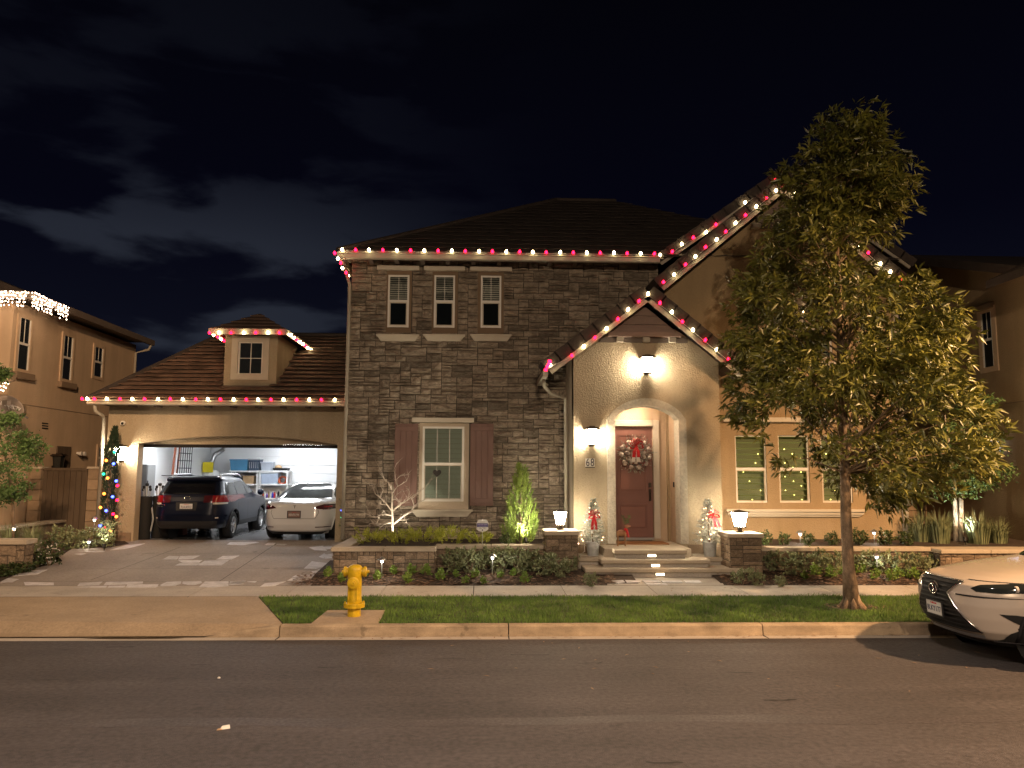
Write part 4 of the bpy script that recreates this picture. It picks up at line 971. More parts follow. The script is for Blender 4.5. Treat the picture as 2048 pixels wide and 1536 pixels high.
sheet('planting_bed', [(px0 + .23, 16.05, zc0 - .01), (px1, 16.05, zc0 - .01), (px1, 16.5, zc0 - .01), (pX0 - .02, 16.5, zc0 - .01), (pX0 - .02, SY, zc0 + .02), (px0 + .23, SY, zc0 + .02)], 'soil')
# gate pillars of the steps
la, lb = P(1093, 1100, 16.0).x, P(1155, 1100, 16.0).x; lz = P(1124, 1062, 15.95).z
PILL = stone_block('stone_pillar', 'square stone pillar with flat tan cap nearer the lime green conifer', 'pillar', la, lb, 16.0, 16.62, .35, lz - .09, 'flr', group='stone pillars at the steps', seed=31)
MB().bev(la - .05, lb + .05, 15.94, 16.68, lz - .09, lz, .014).build('cap', 'cap_stone', PILL)
ra, rb = P(1461, 1110, 15.7).x, P(1523, 1110, 15.7).x; rz = P(1492, 1067, 15.65).z
PILR = stone_block('stone_pillar', 'square stone pillar with flat tan cap nearer the three wide windows', 'pillar', ra, rb, 15.7, 16.32, .33, rz - .09, 'flr', group='stone pillars at the steps', seed=35)
MB().bev(ra - .05, rb + .05, 15.64, 16.38, rz - .09, rz, .014).build('cap', 'cap_stone', PILR)
# right planter
zr = P(1700, 1095, 16.0).z; xr0, xr1 = rb + .01, P(1858, 1100, 16.05).x
t = stone_block('planter_wall', 'long low planter wall with tan cap under the three wide windows', 'planter wall', xr0, xr1, 16.05, 16.29, .3, zr - .085, 'f', seed=41)
cap_slab(t, xr0, xr1 + .02, 15.99, 16.33, zr - .085, zr)
t = stone_block('planter_wall', 'low planter wall with tan cap behind the hood of the parked car', 'planter wall', xr1 + .022, 12.5, 15.72, 15.98, .3, zr - .095, 'f', seed=44)
cap_slab(t, xr1 + .024, 12.5, 15.66, 16.34, zr - .095, zr - .01)
sheet('planting_bed', [(xr0, 16.2, zr - .05), (13, 16.2, zr - .05), (13, 22, zr + .15), (WX1, 22, zr + .15), (WX1, WY, zr), (xr0, WY, zr)], 'soil')
# steps
STEPS = thing('entry_steps', 'three broad pale stone entry steps with lit risers below the front door', 'steps', (3.6, 16, .25))
Z1, Z2, Z3 = .44, .592, .77
Y1, Y2, Y3 = G(1310, 1137, Z1).y, G(1310, 1119.5, Z2).y, G(1302, 1100, Z3).y
def step(pxa, pxb, pyf, y, z, yb, zb, name='step'):
    a, b = P(pxa, pyf, y).x, P(pxb, pyf, y).x
    m_ = MB().bev(a, b, y, yb, z - .085, z, .014); o = m_.build(name, 'cap_stone', STEPS)
    MB().box(a + .05, b - .05, y + .05, yb, zb, z - .0852).build('riser', 'concrete', STEPS)
    return a, b
s1 = step(1170, 1488, 1137, Y1, Z1, 17.0, .2)
s2 = step(1202, 1422, 1119, Y2, Z2, 17.0, Z1)
s3 = step(1229, 1376, 1100, Y3, Z3, 18.12, Z2)
MB().bev(lb + .005, ra - .005, 16.2, PY - .03, Z2 - .087, Z2 - .002, .012).build('landing', 'cap_stone', STEPS)
MB().box(lb + .03, ra - .03, 16.25, PY - .03, .2, Z2 - .0875).build('riser', 'concrete', STEPS)
MB().box(ix0, xr, Y3 + .3, 18.11, .5, Z3 - .002).build('porch_floor', 'cap_stone', STEPS)
for px, y, z, zl in ((1304.5, Y3, Z3, Z2), (1311.5, Y2, Z2, Z1), (1320.5, Y1, Z1, .25)):
    x = P(px, 1130, y).x
    MB().bev(x - .1, x + .1, y + .02, y + .05, z - .14, z - .09, .004).build('step_light', 'bronze', STEPS)
    MB().box(x - .085, x + .085, y + .014, y + .0195, z - .136, z - .098).build('light_lens', 'step_glow', STEPS)
# entry path with inset flags
pp = [G(1213, 1157, .262), G(1444, 1157, .262), G(1462, 1171, .222), G(1228, 1171, .222)]
path = sheet('entry_path', [(pp[0].x, Y1 + .06, .266), (pp[1].x, Y1 + .06, .266), (pp[2].x - .12, 14.842, .2225), (pp[3].x - .12, 14.842, .2225)], 'concrete')
for q in ([(1222, 1161), (1246, 1160), (1250, 1164), (1236, 1167)], [(1250, 1160), (1282, 1161), (1280, 1164), (1254, 1165)], [(1284, 1160.5), (1316, 1160), (1322, 1164), (1290, 1165)], [(1322, 1161), (1362, 1161), (1366, 1165), (1327, 1165)], [(1367, 1161), (1398, 1160), (1404, 1165), (1372, 1165)], [(1290, 1166), (1330, 1166), (1336, 1169), (1296, 1169)]):
    pts = [GS(x, y, .2285, 14.842, .095) for x, y in q]; n = len(pts)
    MB().add(pts + [p - Vector((0, 0, .02)) for p in pts], [tuple(range(n))] + [(i, (i + 1) % n, n + (i + 1) % n, n + i) for i in range(n)]).build('flagstone', 'flagstone', path)

# ------------------------------------------------------------------ neighbouring houses
def PXW(px, py, X):
    d = ray(px, py); return CAM + d * ((X - CAM.x) / d.x)
NX = -12.0
NB = thing('house', 'peach stucco neighbour house with dark narrow windows beyond the driveway', 'house', (-15, 22, 0))
y_far = PXW(268, 760, NX).y; ze = PXW(125, 640, NX).z + .05; y_near = PXW(21, 700, NX).y
NBW = MB().box(-26, NX, y_near, y_far, -.1, ze).build('wall', 'stucco_peach', NB)
ey0 = y_near - .35; EXo = -11.45
m_ = MB(); zf = PXW(125, 612, EXo).z
ye = PXW(302, 696, EXo).y
m_.add([(EXo, ey0, zf), (EXo, ye, zf), (-19, ye - 3, zf + 3), (-19, ey0 + 3, zf + 3), (-27, ey0, zf), (-27, ye, zf)], [(0, 1, 2, 3), (0, 3, 4), (1, 5, 2), (3, 2, 5, 4)])
m_.build('roof', 'roof_tile_dark', NB)
m_ = MB(); m_.box(-26, EXo - .01, ey0 + .01, ye - .01, zf - .06, zf - .01); m_.build('soffit', 'dark_trim', NB)
m_ = MB(); m_.box(EXo, EXo + .1, ey0, ye + .05, zf - .16, zf + .02); m_.box(-26, EXo, ey0 - .1, ey0, zf - .16, zf + .02); m_.build('gutter', 'dark_trim', NB)
MB().tube([(EXo + .05, ye - .1, zf - .12), (EXo, ye - .15, zf - .32), (NX + .06, y_far - .12, zf - .42), (NX + .06, y_far - .12, .5)], .045, 8).build('downspout', 'gutter_paint', NB, smooth=True)
def side_window(par, X, px0, py0, px1, py1, sgn, rail=True, trim_t=.09, sill=False, muntin=True):
    "window in a wall that faces along X; py0/py1 are top and bottom at its nearer jamb"
    a, b = PXW(px0, py0, X), PXW(px1, py0, X); y0, y1 = sorted((a.y, b.y)); z1 = a.z; z0 = PXW(px0, py1, X).z
    f = lambda u: X + sgn * u
    lo = lambda u, v: (min(f(u), f(v)), max(f(u), f(v)))
    m_ = MB(); A, B = lo(.0, .035)
    m_.box(A, B, y0 - trim_t, y0, z0 - trim_t, z1 + trim_t); m_.box(A, B, y1, y1 + trim_t, z0 - trim_t, z1 + trim_t); m_.box(A, B, y0, y1, z1, z1 + trim_t); m_.box(A, B, y0, y1, z0 - trim_t, z0)
    wd = m_.build('window', 'stucco_peach', par)
    A, B = lo(.001, .010); MB().box(A, B, y0, y1, z0, z1).build('pane', 'car_glass', wd)
    A, B = lo(.0102, .028); q = MB(); zm = (z0 + z1) / 2
    q.box(A, B, y0, y0 + .04, z0, z1); q.box(A, B, y1 - .04, y1, z0, z1)
    if rail: q.box(A, B, y0 + .04, y1 - .04, zm - .03, zm + .03)
    q.build('sash', 'vinyl', wd)
    if muntin:
        A, B = lo(.0102, .016); ym = (y0 + y1) / 2; MB().box(A, B, ym - .01, ym + .01, zm + .03, z1).build('muntin', 'vinyl', wd)
    if sill:
        A, B = lo(.0, .14); MB().bev(A, B, y0 - .16, y1 + .16, z0 - .26, z0 - trim_t - .002, .01).build('sill', 'stucco_brown', wd)
    return wd
side_window(NB, NX, 39, 634, 62, 738, 1, sill=True)
side_window(NB, NX, 127, 670, 146, 758, 1, sill=True)
side_window(NB, NX, 189, 693, 206, 752, 1)
side_window(NB, NX, 196, 895, 212, 936, 1, muntin=False)
a, b = PXW(113, 892, NX), PXW(140, 892, NX)
dmn = MB().box(NX, NX + .04, min(a.y, b.y), max(a.y, b.y), .3, a.z).build('side_door', 'gate_wood', NB)
for k in range(3):
    a, b = PXW(84, 845 + k * 5, NX), PXW(96, 845 + k * 5, NX); MB().box(NX - .02, NX + .012, a.y, b.y, a.z - .035, a.z).build('vent_slot', 'black_metal', NB)
a, b = PXW(60, 811, NX), PXW(215, 831, NX); MB().box(NX - .01, NX + .008, a.y - 1, b.y, a.z - .012, a.z + .012).build('plaster_joint', 'stucco_brown', NB)
MB().bev(-14.3, -10.98, 18.2, 18.42, 4.40, 4.62, .03).build('porch_roof', 'stucco_brown', NB)
# satellite dish
q = P(22, 815, 18.6); DS = thing('satellite_dish', 'grey satellite dish with white lettering on the peach neighbour house', 'satellite dish', q)
prof = [(.001, .0), (.2, -.012), (.36, -.04), (.42, -.07), (.42, -.055), (.36, -.025), (.2, .004), (.001, .015)]
m_ = MB().lathe(prof, n=24, axis='y'); d_ = m_.build('dish', 'dish_grey', DS, smooth=True, local=True); d_.scale = (1.05, 1, .62); d_.rotation_euler = (0, R(18), R(-14))
tx = text('lettering', 'U DIRECTV', .12, (.06, -.085, .04), 'sign_white', DS, rot=(R(90), 0, 0), local=True); tx.rotation_euler = (0, R(17), R(-14))
m_ = MB(); m_.tube([(.05, -.02, -.24), (.14, -.35, -.02), (.14, -.42, .05)], .018, 6); m_.box(.08, .2, -.5, -.36, .02, .13); m_.build('feed_arm', 'dish_grey', DS, local=True)
MB().tube([(0, .02, 0), (0, .3, -.1), (0, .7, -.2)], .025, 6).build('mount', 'dark_trim', DS, local=True)
# garden gate between two block posts
GYt = 21.0
a, b = P(84, 937, GYt), P(176, 937, GYt)
GT = thing('garden_gate', 'dark brown gate of upright boards between two block posts', 'gate', ((a.x + b.x) / 2, GYt, .5))
n = 8; wv = (b.x - a.x) / n
for k in range(n): MB().bev(a.x + k * wv + .004, a.x + (k + 1) * wv - .004, GYt, GYt + .04, .5, a.z - .02, .005).build('board', 'gate_wood', GT)
MB().bev(a.x - .02, b.x + .02, GYt - .03, GYt + .06, a.z - .06, a.z + .02, .008).build('top_rail', 'gate_wood', GT)
for xa, xb, lab in ((60, 83, 'tan block gatepost nearer the neighbour wall beside the dark gate'), (177, 207, 'tan block gatepost between the dark gate and the garage')):
    A, B = P(xa, 940, GYt - .1), P(xb, 940, GYt - .1); z1 = A.z + .03
    g = thing('gate_post', lab, 'gatepost', ((A.x + B.x) / 2, GYt, .5), 'gateposts')
    nb = 7
    for k in range(nb): MB().bev(A.x, B.x, GYt - .12, GYt + .22, lerp(.45, z1, k / nb) + .004, lerp(.45, z1, (k + 1) / nb) - .004, .008).build('block', 'block', g)
    MB().bev(A.x - .03, B.x + .03, GYt - .15, GYt + .25, z1, z1 + .06, .01).build('cap', 'cap_stone', g)
# low walls of the neighbour's planting beds
z = PXW(100, 1043, -11).z
t = thing('garden_wall', 'long low capped wall running back in front of the dark gate', 'garden wall', (-11, 19, .4))
yA, yB = PXW(-120, 1060, -11).y, PXW(188, 1037, -11).y
MB().box(-11.3, -11.02, yA, yB, .2, z - .07).build('core', 'stone_warm', t); cap_slab(t, -11.34, -10.96, yA, yB, z - .07, z)
xe = P(50, 1090, 16.0).x; z = P(20, 1080, 15.9).z
t = stone_block('garden_wall', 'short low stone wall with pale cap at the driveway edge', 'garden wall', xe - 3, xe, 16.0, 16.3, .3, z - .1, 'fr', seed=51, cw=.16, ch=.11)
cap_slab(t, xe - 3, xe + .05, 15.94, 16.36, z - .1, z)
# right neighbour
RX = 12.5
NR = thing('house', 'shadowy tan neighbour house behind the street tree and parked car', 'house', (15, 20, 0))
yb = PXW(1822, 900, RX).y; yf = PXW(2200, 900, RX).y
r0_, r1_ = PXW(1826, 528, RX), PXW(2010, 546, RX)
zN = lambda y: r1_.z + (y - r1_.y) * (r0_.z - r1_.z) / (r0_.y - r1_.y)
MB().prism([(RX, yb, -.1), (RX, yf, -.1), (RX, yf, zN(yf)), (RX, yb, zN(yb))], (9, 0, 0)).build('wall', 'stucco_wing', NR)
MB().prism([(RX - .45, yb + .3, zN(yb + .3) + .02), (RX - .45, yf, zN(yf) + .02), (RX - .45, yf, zN(yf) + .24), (RX - .45, yb + .3, zN(yb + .3) + .24)], (10, 0, 0)).build('roof', 'roof_tile_dark', NR)
a = PXW(1972, 573, RX - 1.2); b_ = PXW(2048, 545, RX - 1.2)
m_ = MB(); m_.prism([(RX - 1.2, a.y, a.z - .06), (RX - 1.2, a.y, a.z + .12), (RX + 1.5, a.y, a.z + 1.4), (RX + 1.5, a.y, a.z + 1.2)], (0, -5, 0)); m_.build('porch_roof', 'roof_tile_dark', NR)
side_window(NR, RX, 1984, 622, 1962, 733, -1, trim_t=.13)
a, b_ = PXW(1952, 625, RX), PXW(1986, 606, RX); MB().bev(RX - .1, RX + .01, min(a.y, b_.y) - .05, max(a.y, b_.y) + .2, a.z - .02, a.z + .12, .01).build('lintel', 'stucco_brown', NR)
a, b_ = PXW(1950, 815, RX), PXW(2048, 793, RX); MB().box(RX - .008, RX + .01, b_.y - 2, a.y + 2, a.z - .012, a.z + .012).build('plaster_joint', 'stucco_brown', NR)
# block wall across the side yard
BY = 21.5; A, B = P(1812, 1005, BY), P(2060, 1005, BY)
BW = thing('block_wall', 'tan concrete block wall closing the gap between the two houses', 'wall', ((A.x + B.x) / 2, BY, .6))
z1 = P(1900, 995, BY).z; zb_ = .75; rows = 5; bw = .62
for j in range(rows):
    k = 0; x = A.x - (bw / 2 if j % 2 else 0)
    while x < B.x:
        MB().bev(max(A.x, x) + .006, min(B.x, x + bw) - .006, BY, BY + .2, lerp(zb_, z1, j / rows) + .006, lerp(zb_, z1, (j + 1) / rows) - .006, .008).build('block', 'block', BW) if min(B.x, x + bw) - max(A.x, x) > .05 else None
        x += bw
MB().box(A.x, B.x, BY + .03, BY + .19, .3, z1 - .01).build('core', 'mortar', BW)
MB().bev(A.x, B.x, BY - .03, BY + .23, z1, z1 + .07, .01).build('cap', 'cap_stone', BW)
# dark roof of a house farther back
FH = thing('house', 'dark far house whose roof shows behind the garage roof', 'house', (-16, 40, 0))
q0, q1 = P(225, 755, 38), P(425, 700, 38)
MB().prism([(q0.x - 6, 38, -.1), (q1.x + 6, 38, -.1), (q1.x + 6, 38, q0.z - .6), (q0.x - 6, 38, q0.z - .6)], (0, 10, 0)).build('wall', 'stucco_brown', FH)
MB().add([(q0.x - 2, 37.5, q0.z - .7), (q1.x + 9, 37.5, q0.z - .7), (q1.x + 4, 43, q1.z + .9), (q1.x - .2, 43, q1.z + .9), (q0.x - 2, 49, q0.z - .7), (q1.x + 9, 49, q0.z - .7)], [(0, 1, 2, 3), (0, 3, 4), (1, 5, 2), (4, 3, 2, 5)]).build('roof', 'roof_tile_dark', FH)


# ------------------------------------------------------------------ lanterns
def wall_lantern(p, label, group=None, s=1.0, lit='lantern_glow', power=0, wy=None):
    "lantern with its back plate on the wall at p (p is the middle of the glass)"
    t = thing('wall_lantern', label, 'wall light', p, group)
    b = MB(); w0, w1, h = .095 * s, .075 * s, .15 * s; yo = -.14 * s
    m_ = MB()
    for r, z0_, z1_ in ((.155 * s, h, h + .025 * s), (.125 * s, h + .025 * s, h + .05 * s), (.06 * s, h + .05 * s, h + .075 * s)): m_.bev(-r, r, yo - r, yo + r, z0_, z1_, .006 * s)
    m_.build('cap', 'bronze', t, local=True)
    g = MB(); g.add([(-w1, yo - w1, -h), (w1, yo - w1, -h), (w1, yo + w1, -h), (-w1, yo + w1, -h), (-w0, yo - w0, h - .002), (w0, yo - w0, h - .002), (w0, yo + w0, h - .002), (-w0, yo + w0, h - .002)], [(0, 1, 5, 4), (1, 2, 6, 5), (2, 3, 7, 6), (3, 0, 4, 7)])
    g.build('glass', lit, t, local=True)
    m_ = MB()
    for sx in (-1, 1):
        for sy in (-1, 1): m_.tube([(sx * (w1 + .004), yo + sy * (w1 + .004), -h), (sx * (w0 + .004), yo + sy * (w0 + .004), h)], .006 * s, 4)
    m_.build('post', 'bronze', t, local=True)
    m_ = MB(); m_.bev(-w1 - .012, w1 + .012, yo - w1 - .012, yo + w1 + .012, -h - .03 * s, -h, .004); m_.build('base', 'bronze', t, local=True)
    m_ = MB(); m_.box(-.03 * s, .03 * s, yo + w1, -.012, -h - .028 * s, -h - .004); m_.build('bracket', 'bronze', t, local=True)
    MB().bev(-.055 * s, .055 * s, -.0125, -.0005, -h - .05 * s, -h + .06 * s, .003).build('back_plate', 'bronze', t, local=True)
    if power: lamp('POINT', 'lantern_light', Vector(p) + Vector((0, yo, 0)), power, (1, .80, .52), .05).visible_camera = True
    return t
LG = 'lit wall lanterns of the stone house'
wall_lantern(P(1292, 732, PY - .002), 'lit bronze wall lantern above the entry arch', LG, 1.05)
wall_lantern(P(1182, 874, PY - .002), 'lit bronze wall lantern above the house number', LG, 1.05)
wall_lantern(P(244, 907, GY - .002), 'lit bronze wall lantern on the garage wall beside the dark column cypress', LG, 1.05)
def post_lantern(x, y, z, label, s):
    t = thing('post_lantern', label, 'lantern', (x, y, z), 'lanterns on the stone pillars')
    m_ = MB(); m_.bev(-.07 * s, .07 * s, -.07 * s, .07 * s, 0, .02 * s, .004); m_.box(-.035 * s, .035 * s, -.035 * s, .035 * s, .02 * s, .09 * s); m_.build('base', 'bronze', t, local=True)
    w0, w1, z0_, z1_ = .075 * s, .125 * s, .115 * s, .38 * s
    MB().bev(-.1 * s, .1 * s, -.1 * s, .1 * s, .09 * s, .115 * s, .004).build('tray', 'bronze', t, local=True)
    g = MB().add([(-w0, -w0, z0_), (w0, -w0, z0_), (w0, w0, z0_), (-w0, w0, z0_), (-w1, -w1, z1_), (w1, -w1, z1_), (w1, w1, z1_), (-w1, w1, z1_)], [(0, 1, 5, 4), (1, 2, 6, 5), (2, 3, 7, 6), (3, 0, 4, 7)])
    g.build('glass', 'lantern_glow', t, local=True)
    m_ = MB()
    for sx, sy in ((-1, -1), (1, -1), (1, 1), (-1, 1)): m_.tube([(sx * w0, sy * w0, z0_), (sx * w1, sy * w1, z1_)], .007 * s, 4)
    m_.build('post', 'bronze', t, local=True)
    m_ = MB(); r = .15 * s; m_.bev(-r, r, -r, r, z1_, z1_ + .02 * s, .005); m_.add([(-.12 * s, -.12 * s, z1_ + .0205 * s), (.12 * s, -.12 * s, z1_ + .0205 * s), (.12 * s, .12 * s, z1_ + .0205 * s), (-.12 * s, .12 * s, z1_ + .0205 * s), (0, 0, z1_ + .06 * s)], [(0, 1, 4), (1, 2, 4), (2, 3, 4), (3, 0, 4)])
    m_.build('cap', 'bronze', t, local=True)
q = P(1121, 1058, 16.3); post_lantern(q.x, 16.32, lz, 'lit post lantern on the pillar nearer the lime green conifer', .98)
q = P(1479, 1060, 16.0); post_lantern(q.x, 15.98, rz, 'lit post lantern on the pillar below the wide windows', 1.06)
# neighbours' lanterns
t = wall_lantern((0, 0, 0), 'cool white lantern glowing on the shadowy neighbour house', None, 1.15, 'lantern_cool'); q = PXW(2001, 893, RX - .002); t.location = q; t.rotation_euler.z = R(-90)
t = wall_lantern((0, 0, 0), 'unlit black lantern on the peach neighbour house above the gate', None, 1.1, 'car_glass'); q = PXW(106, 924, NX + .002); t.location = q; t.rotation_euler.z = R(90)
fl_ = thing('flood_light', 'small twin head flood light on the peach neighbour wall', 'flood light', PXW(155, 906, NX + .002))
m_ = MB().box(0, .05, -.06, .06, -.03, .03); m_.build('plate', 'vinyl', fl_, local=True)
for s_ in (-1, 1): MB().lathe([(.03, 0), (.06, .08), (.065, .12)], (.06, s_ * .1, -.02), 10, 'x').build('head', 'vinyl', fl_, local=True)

# ------------------------------------------------------------------ strings of lights
def bulb_mesh(r=.03, L=.085):
    m_ = MB().lathe([(.012, 0), (r * .9, L * .22), (r, L * .45), (r * .7, L * .75), (.003, L)], n=8)
    me = bpy.data.meshes.new('bulb'); me.from_pydata(m_.v, [], m_.f); me.polygons.foreach_set('use_smooth', [True] * len(me.polygons)); me.materials.append(None); return me
BULB = bulb_mesh(.034, .09); SMALL = bulb_mesh(.011, .026); MIDB = bulb_mesh(.034, .08)
def string(name, label, pts, mats, group='red and warm white light strings on the house', mesh=BULB, aim=(0, -.55, .6), wire='wire_white', wr=.006, sock=True, wsag=0):
    pts = [Vector(p) for p in pts]; t = thing(name, label, 'string lights', pts[0], group)
    wp = []
    for i, p in enumerate(pts):
        wp.append(p)
        if wsag and i + 1 < len(pts): wp.append((p + pts[i + 1]) / 2 - Vector((0, 0, wsag)))
    if len(pts) > 1: MB().tube(wp, wr, 4).build('wire', wire, t)
    sk = MB()
    for i, p in enumerate(pts):
        o = bpy.data.objects.new('bulb', mesh); col.objects.link(o); o.parent = t
        o.material_slots[0].link = 'OBJECT'; o.material_slots[0].material = M[mats[i % len(mats)]]
        d = Vector(aim) + Vector((random.uniform(-.2, .2), random.uniform(-.1, .1), random.uniform(-.1, .1)))
        o.location = p - pts[0]; o.rotation_euler = d.to_track_quat('Z', 'Y').to_euler()
    return t
def between(a, b, n): return [Vector(a).lerp(Vector(b), i / (n - 1)) for i in range(n)]
W_, R_ = 'bulb_white', 'bulb_red'
y = EY - .14; string('light_string', 'red and white lights along the long eave above the stone front', between(P(684, 502, y), P(1308, 510, y), 24), [W_, R_])
string('light_string', 'short light string running back under the eave corner of the stone front', [PXW(px, py, eL + .13) for px, py in ((670, 509), (676, 520), (681, 529), (686, 539), (692, 548), (697, 555))], [R_, W_])
string('light_string', 'lights along the upper stepped rake beside the street tree', [P(px, py, QY - .05) for px, py in ((1320, 513), (1344, 506), (1364, 491), (1387, 478), (1411, 467), (1432, 452), (1490, 408), (1550, 363))], [W_, R_, W_, R_, W_, R_, W_, R_])
string('light_string', 'lights down the long lower rake of the tall tan gable', [P(px, py, RY - .05) for px, py in ((1567, 371), (1552, 384), (1532, 399), (1512, 416), (1491, 433), (1470, 449), (1451, 466), (1432, 482), (1410, 497), (1390, 516), (1370, 532), (1348, 552), (1327, 567))], [R_, W_])
string('light_string', 'lights down the tall gable rake hidden behind the tree crown', [P(px, py, RY - .05) for px, py in ((1590, 390), (1632, 423), (1653, 440), (1675, 457), (1696, 472), (1716, 493), (1736, 508), (1760, 530), (1780, 546), (1802, 562))], [W_, W_, R_, W_, R_, W_, R_])
string('light_string', 'lights up the porch gable rake over the stone front', [P(px, py, RPY - .05) for px, py in ((1101, 733), (1144, 714), (1167, 696), (1189, 678), (1212, 660), (1235, 641), (1255, 622), (1277, 605), (1296, 591))], [W_, R_])
string('light_string', 'lights down the porch gable rake towards the street tree', [P(px, py, RPY - .05) for px, py in ((1319, 609), (1343, 627), (1365, 646), (1386, 663), (1410, 683), (1433, 702), (1456, 721), (1484, 724))], [R_, W_])
string('light_string', 'cluster of red lights running back along the porch gutter by the stone', [PXW(px, py, pL.x - .13) for px, py in ((1094, 741), (1096.5, 736), (1099, 731), (1102, 725))], [R_], aim=(-.5, -.5, .3))
y = gey - .12; string('light_string', 'red and white lights along the garage eave', between(P(165, 801, y), P(693, 802, y), 22)[1:] and [P(px, 800 + (px - 165) * .004, y) for px in [165, 176] + [190 + 25.2 * k for k in range(21)]], [R_, W_])
string('light_string', 'lights across the front eave of the little dormer', [P(px, 668, dey - .05) for px in (439, 462, 488, 511, 536, 559)], [W_, R_])
string('light_string', 'lights running back along the dormer eave towards the stone wall', [PXW(px, py, drx + .05) for px, py in ((579, 671), (586, 676.5), (592, 681), (598, 685), (604, 689.5), (609, 693), (614, 697), (619, 700), (623, 703), (628, 706.5))], [W_, W_, R_], aim=(.6, -.4, .3))
string('light_string', 'few lights running back under the far dormer eave', [PXW(px, py, dlx + .05) for px, py in ((420, 668), (428, 672.5), (436, 677), (443, 681), (449, 684))], [R_, W_])
rnd = random.Random(8)
# icicle lights of the neighbour
pts = []
for k in range(56):
    a = Vector((-12.6, ey0 - .16, zf + .03)).lerp(Vector((EXo + .05, ey0 - .16, zf + .03)), k / 27) if k < 28 else Vector((EXo + .16, ey0 - .1, zf + .03)).lerp(Vector((EXo + .16, PXW(124, 612, EXo).y, zf + .0)), (k - 28) / 27)
    n = rnd.choice((2, 3, 4, 5, 5))
    for j in range(n): pts.append(a + Vector((rnd.uniform(-.03, .03), rnd.uniform(-.04, .04), -.02 - .085 * j - rnd.uniform(0, .04))))
string('icicle_lights', 'warm white icicle lights hanging at the peach neighbour roof corner', pts, ['icicle'], 'icicle lights of the peach house', SMALL, (0, 0, -1), wr=.002)
pts = []
for k in range(12):
    a = Vector((-11.75, 18.14, 4.47)).lerp(Vector((-11.02, 18.14, 4.47)), k / 11)
    for j in range(rnd.choice((3, 4, 5))): pts.append(a + Vector((rnd.uniform(-.04, .04), rnd.uniform(-.04, .02), -.02 - .085 * j - rnd.uniform(0, .05))))
string('icicle_lights', 'small bunch of icicle lights on the low porch roof above the satellite dish', pts, ['icicle'], 'icicle lights of the peach house', SMALL, (0, 0, -1), wr=.002)
# gold fairy lights behind the blinds of the wide windows
for i, h in enumerate(TRI):
    n = (6, 12, 6)[i]; pts = []
    for k in range(n): pts.append(Vector((lerp(h[0] + .1, h[1] - .1, (.55 + .35 * math.sin(k * 1.7) if i == 0 else .5 + .38 * math.sin(k * 2.1 + 1) if i == 1 else .25 + .2 * math.sin(k * 2))), WY + .082, lerp(h[2] + .1, h[3] - .25, k / n))))
    string('fairy_lights', ('gold fairy lights glowing in the wide window nearest the porch', 'densest gold fairy lights glowing in the middle wide window', 'faint gold fairy lights in the wide window beside the tree trunk')[i], pts, ['fairy_gold'], 'fairy lights in the wide windows', SMALL, (0, -1, 0), wr=.0015)
# light inside the porch (a flush ceiling fitting above the door)
PL = thing('ceiling_light', 'flush ceiling light inside the arched porch above the door', 'ceiling light', (3.45, 17.6, 3.97))
MB().lathe([(.11, -.005), (.11, -.03), (.09, -.05), (.001, -.05)], n=16).build('diffuser', 'porch_glow' if 'porch_glow' in M else 'lantern_glow', PL, local=True)
# ------------------------------------------------------------------ path lights and spot lights
def path_light(p, h, label, power=8.0):
    t = thing('path_light', label, 'path light', p, 'mushroom path lights in the beds')
    MB().tube([(0, 0, -.05), (0, 0, h)], .011, 6).build('stem', 'steel', t, local=True)
    MB().lathe([(.022, h - .05), (.028, h - .015), (.03, h)], n=10).build('lens', 'path_glow', t, local=True)
    MB().lathe([(.035, h - .008), (.085, h - .002), (.08, h + .012), (.035, h + .05), (.012, h + .065), (.001, h + .068)], n=16).build('hat', 'steel', t, local=True, smooth=True)
    lamp('POINT', 'path_light_lamp', Vector(p) + Vector((0, -.05, h - .025)), power, (1, .90, .74), .02)
    return t
for px, pyt, pyb, Y, lab in ((764, 1120, 1153, 15.35, 'path light in front of the low planter wall beside the hydrant'), (985, 1113, 1148, 15.5, 'path light among the grey green hedge left of the steps'.replace('left of', 'before')),
                             (1753, 1112, 1140, 15.6, 'path light in the hedge beside the street tree trunk')):
    a, b = P(px, pyt, Y), P(px, pyb, Y); zb = gz(a.x, Y); path_light((a.x, Y, zb), a.z - zb, lab)
for px, pyt, Y, lab in ((1600, 1066, 17.2, 'path light under the wide windows among small dark shrubs'), (1748, 1064, 17.2, 'path light near the wing corner behind the tree trunk')):
    a = P(px, pyt, Y); path_light((a.x, Y, zr), a.z - zr, lab)
for px, pyt, Y, zb, lab in ((28, 1056, 17.0, .6, 'path light behind the short wall with pale cap'), (189, 1038, 18.8, .6, 'path light between the long low wall and the shrubs'), (178, 1082, 18.6, .5, 'low path light by the shrub next to the column cypress')):
    a = P(px, pyt, Y); path_light((a.x, Y, min(zb, a.z - .1)), a.z - min(zb, a.z - .1), lab, 1.5)
def spot_light(p, aim, power, label, ang=70, color=(1, .93, .70)):
    t = thing('spot_light', label, 'spot light', p, 'landscape spot lights'); p = Vector(p); d = (Vector(aim) - p).normalized()
    MB().tube([(0, 0, -.08), (0, 0, 0)], .012, 6).build('stake', 'black_metal', t, local=True)
    e_ = d * .09; MB().tube([(0, 0, 0), tuple(e_)], [.03, .042], 10).build('barrel', 'black_metal', t, local=True)
    MB().tube([tuple(e_ * 1.0), tuple(e_ * 1.02)], .036, 10).build('lens', 'spot_glow', t, local=True)
    lamp('SPOT', 'spot_light_lamp', p + e_ * 1.12, power, color, .03, aim, ang, .8)
    return t

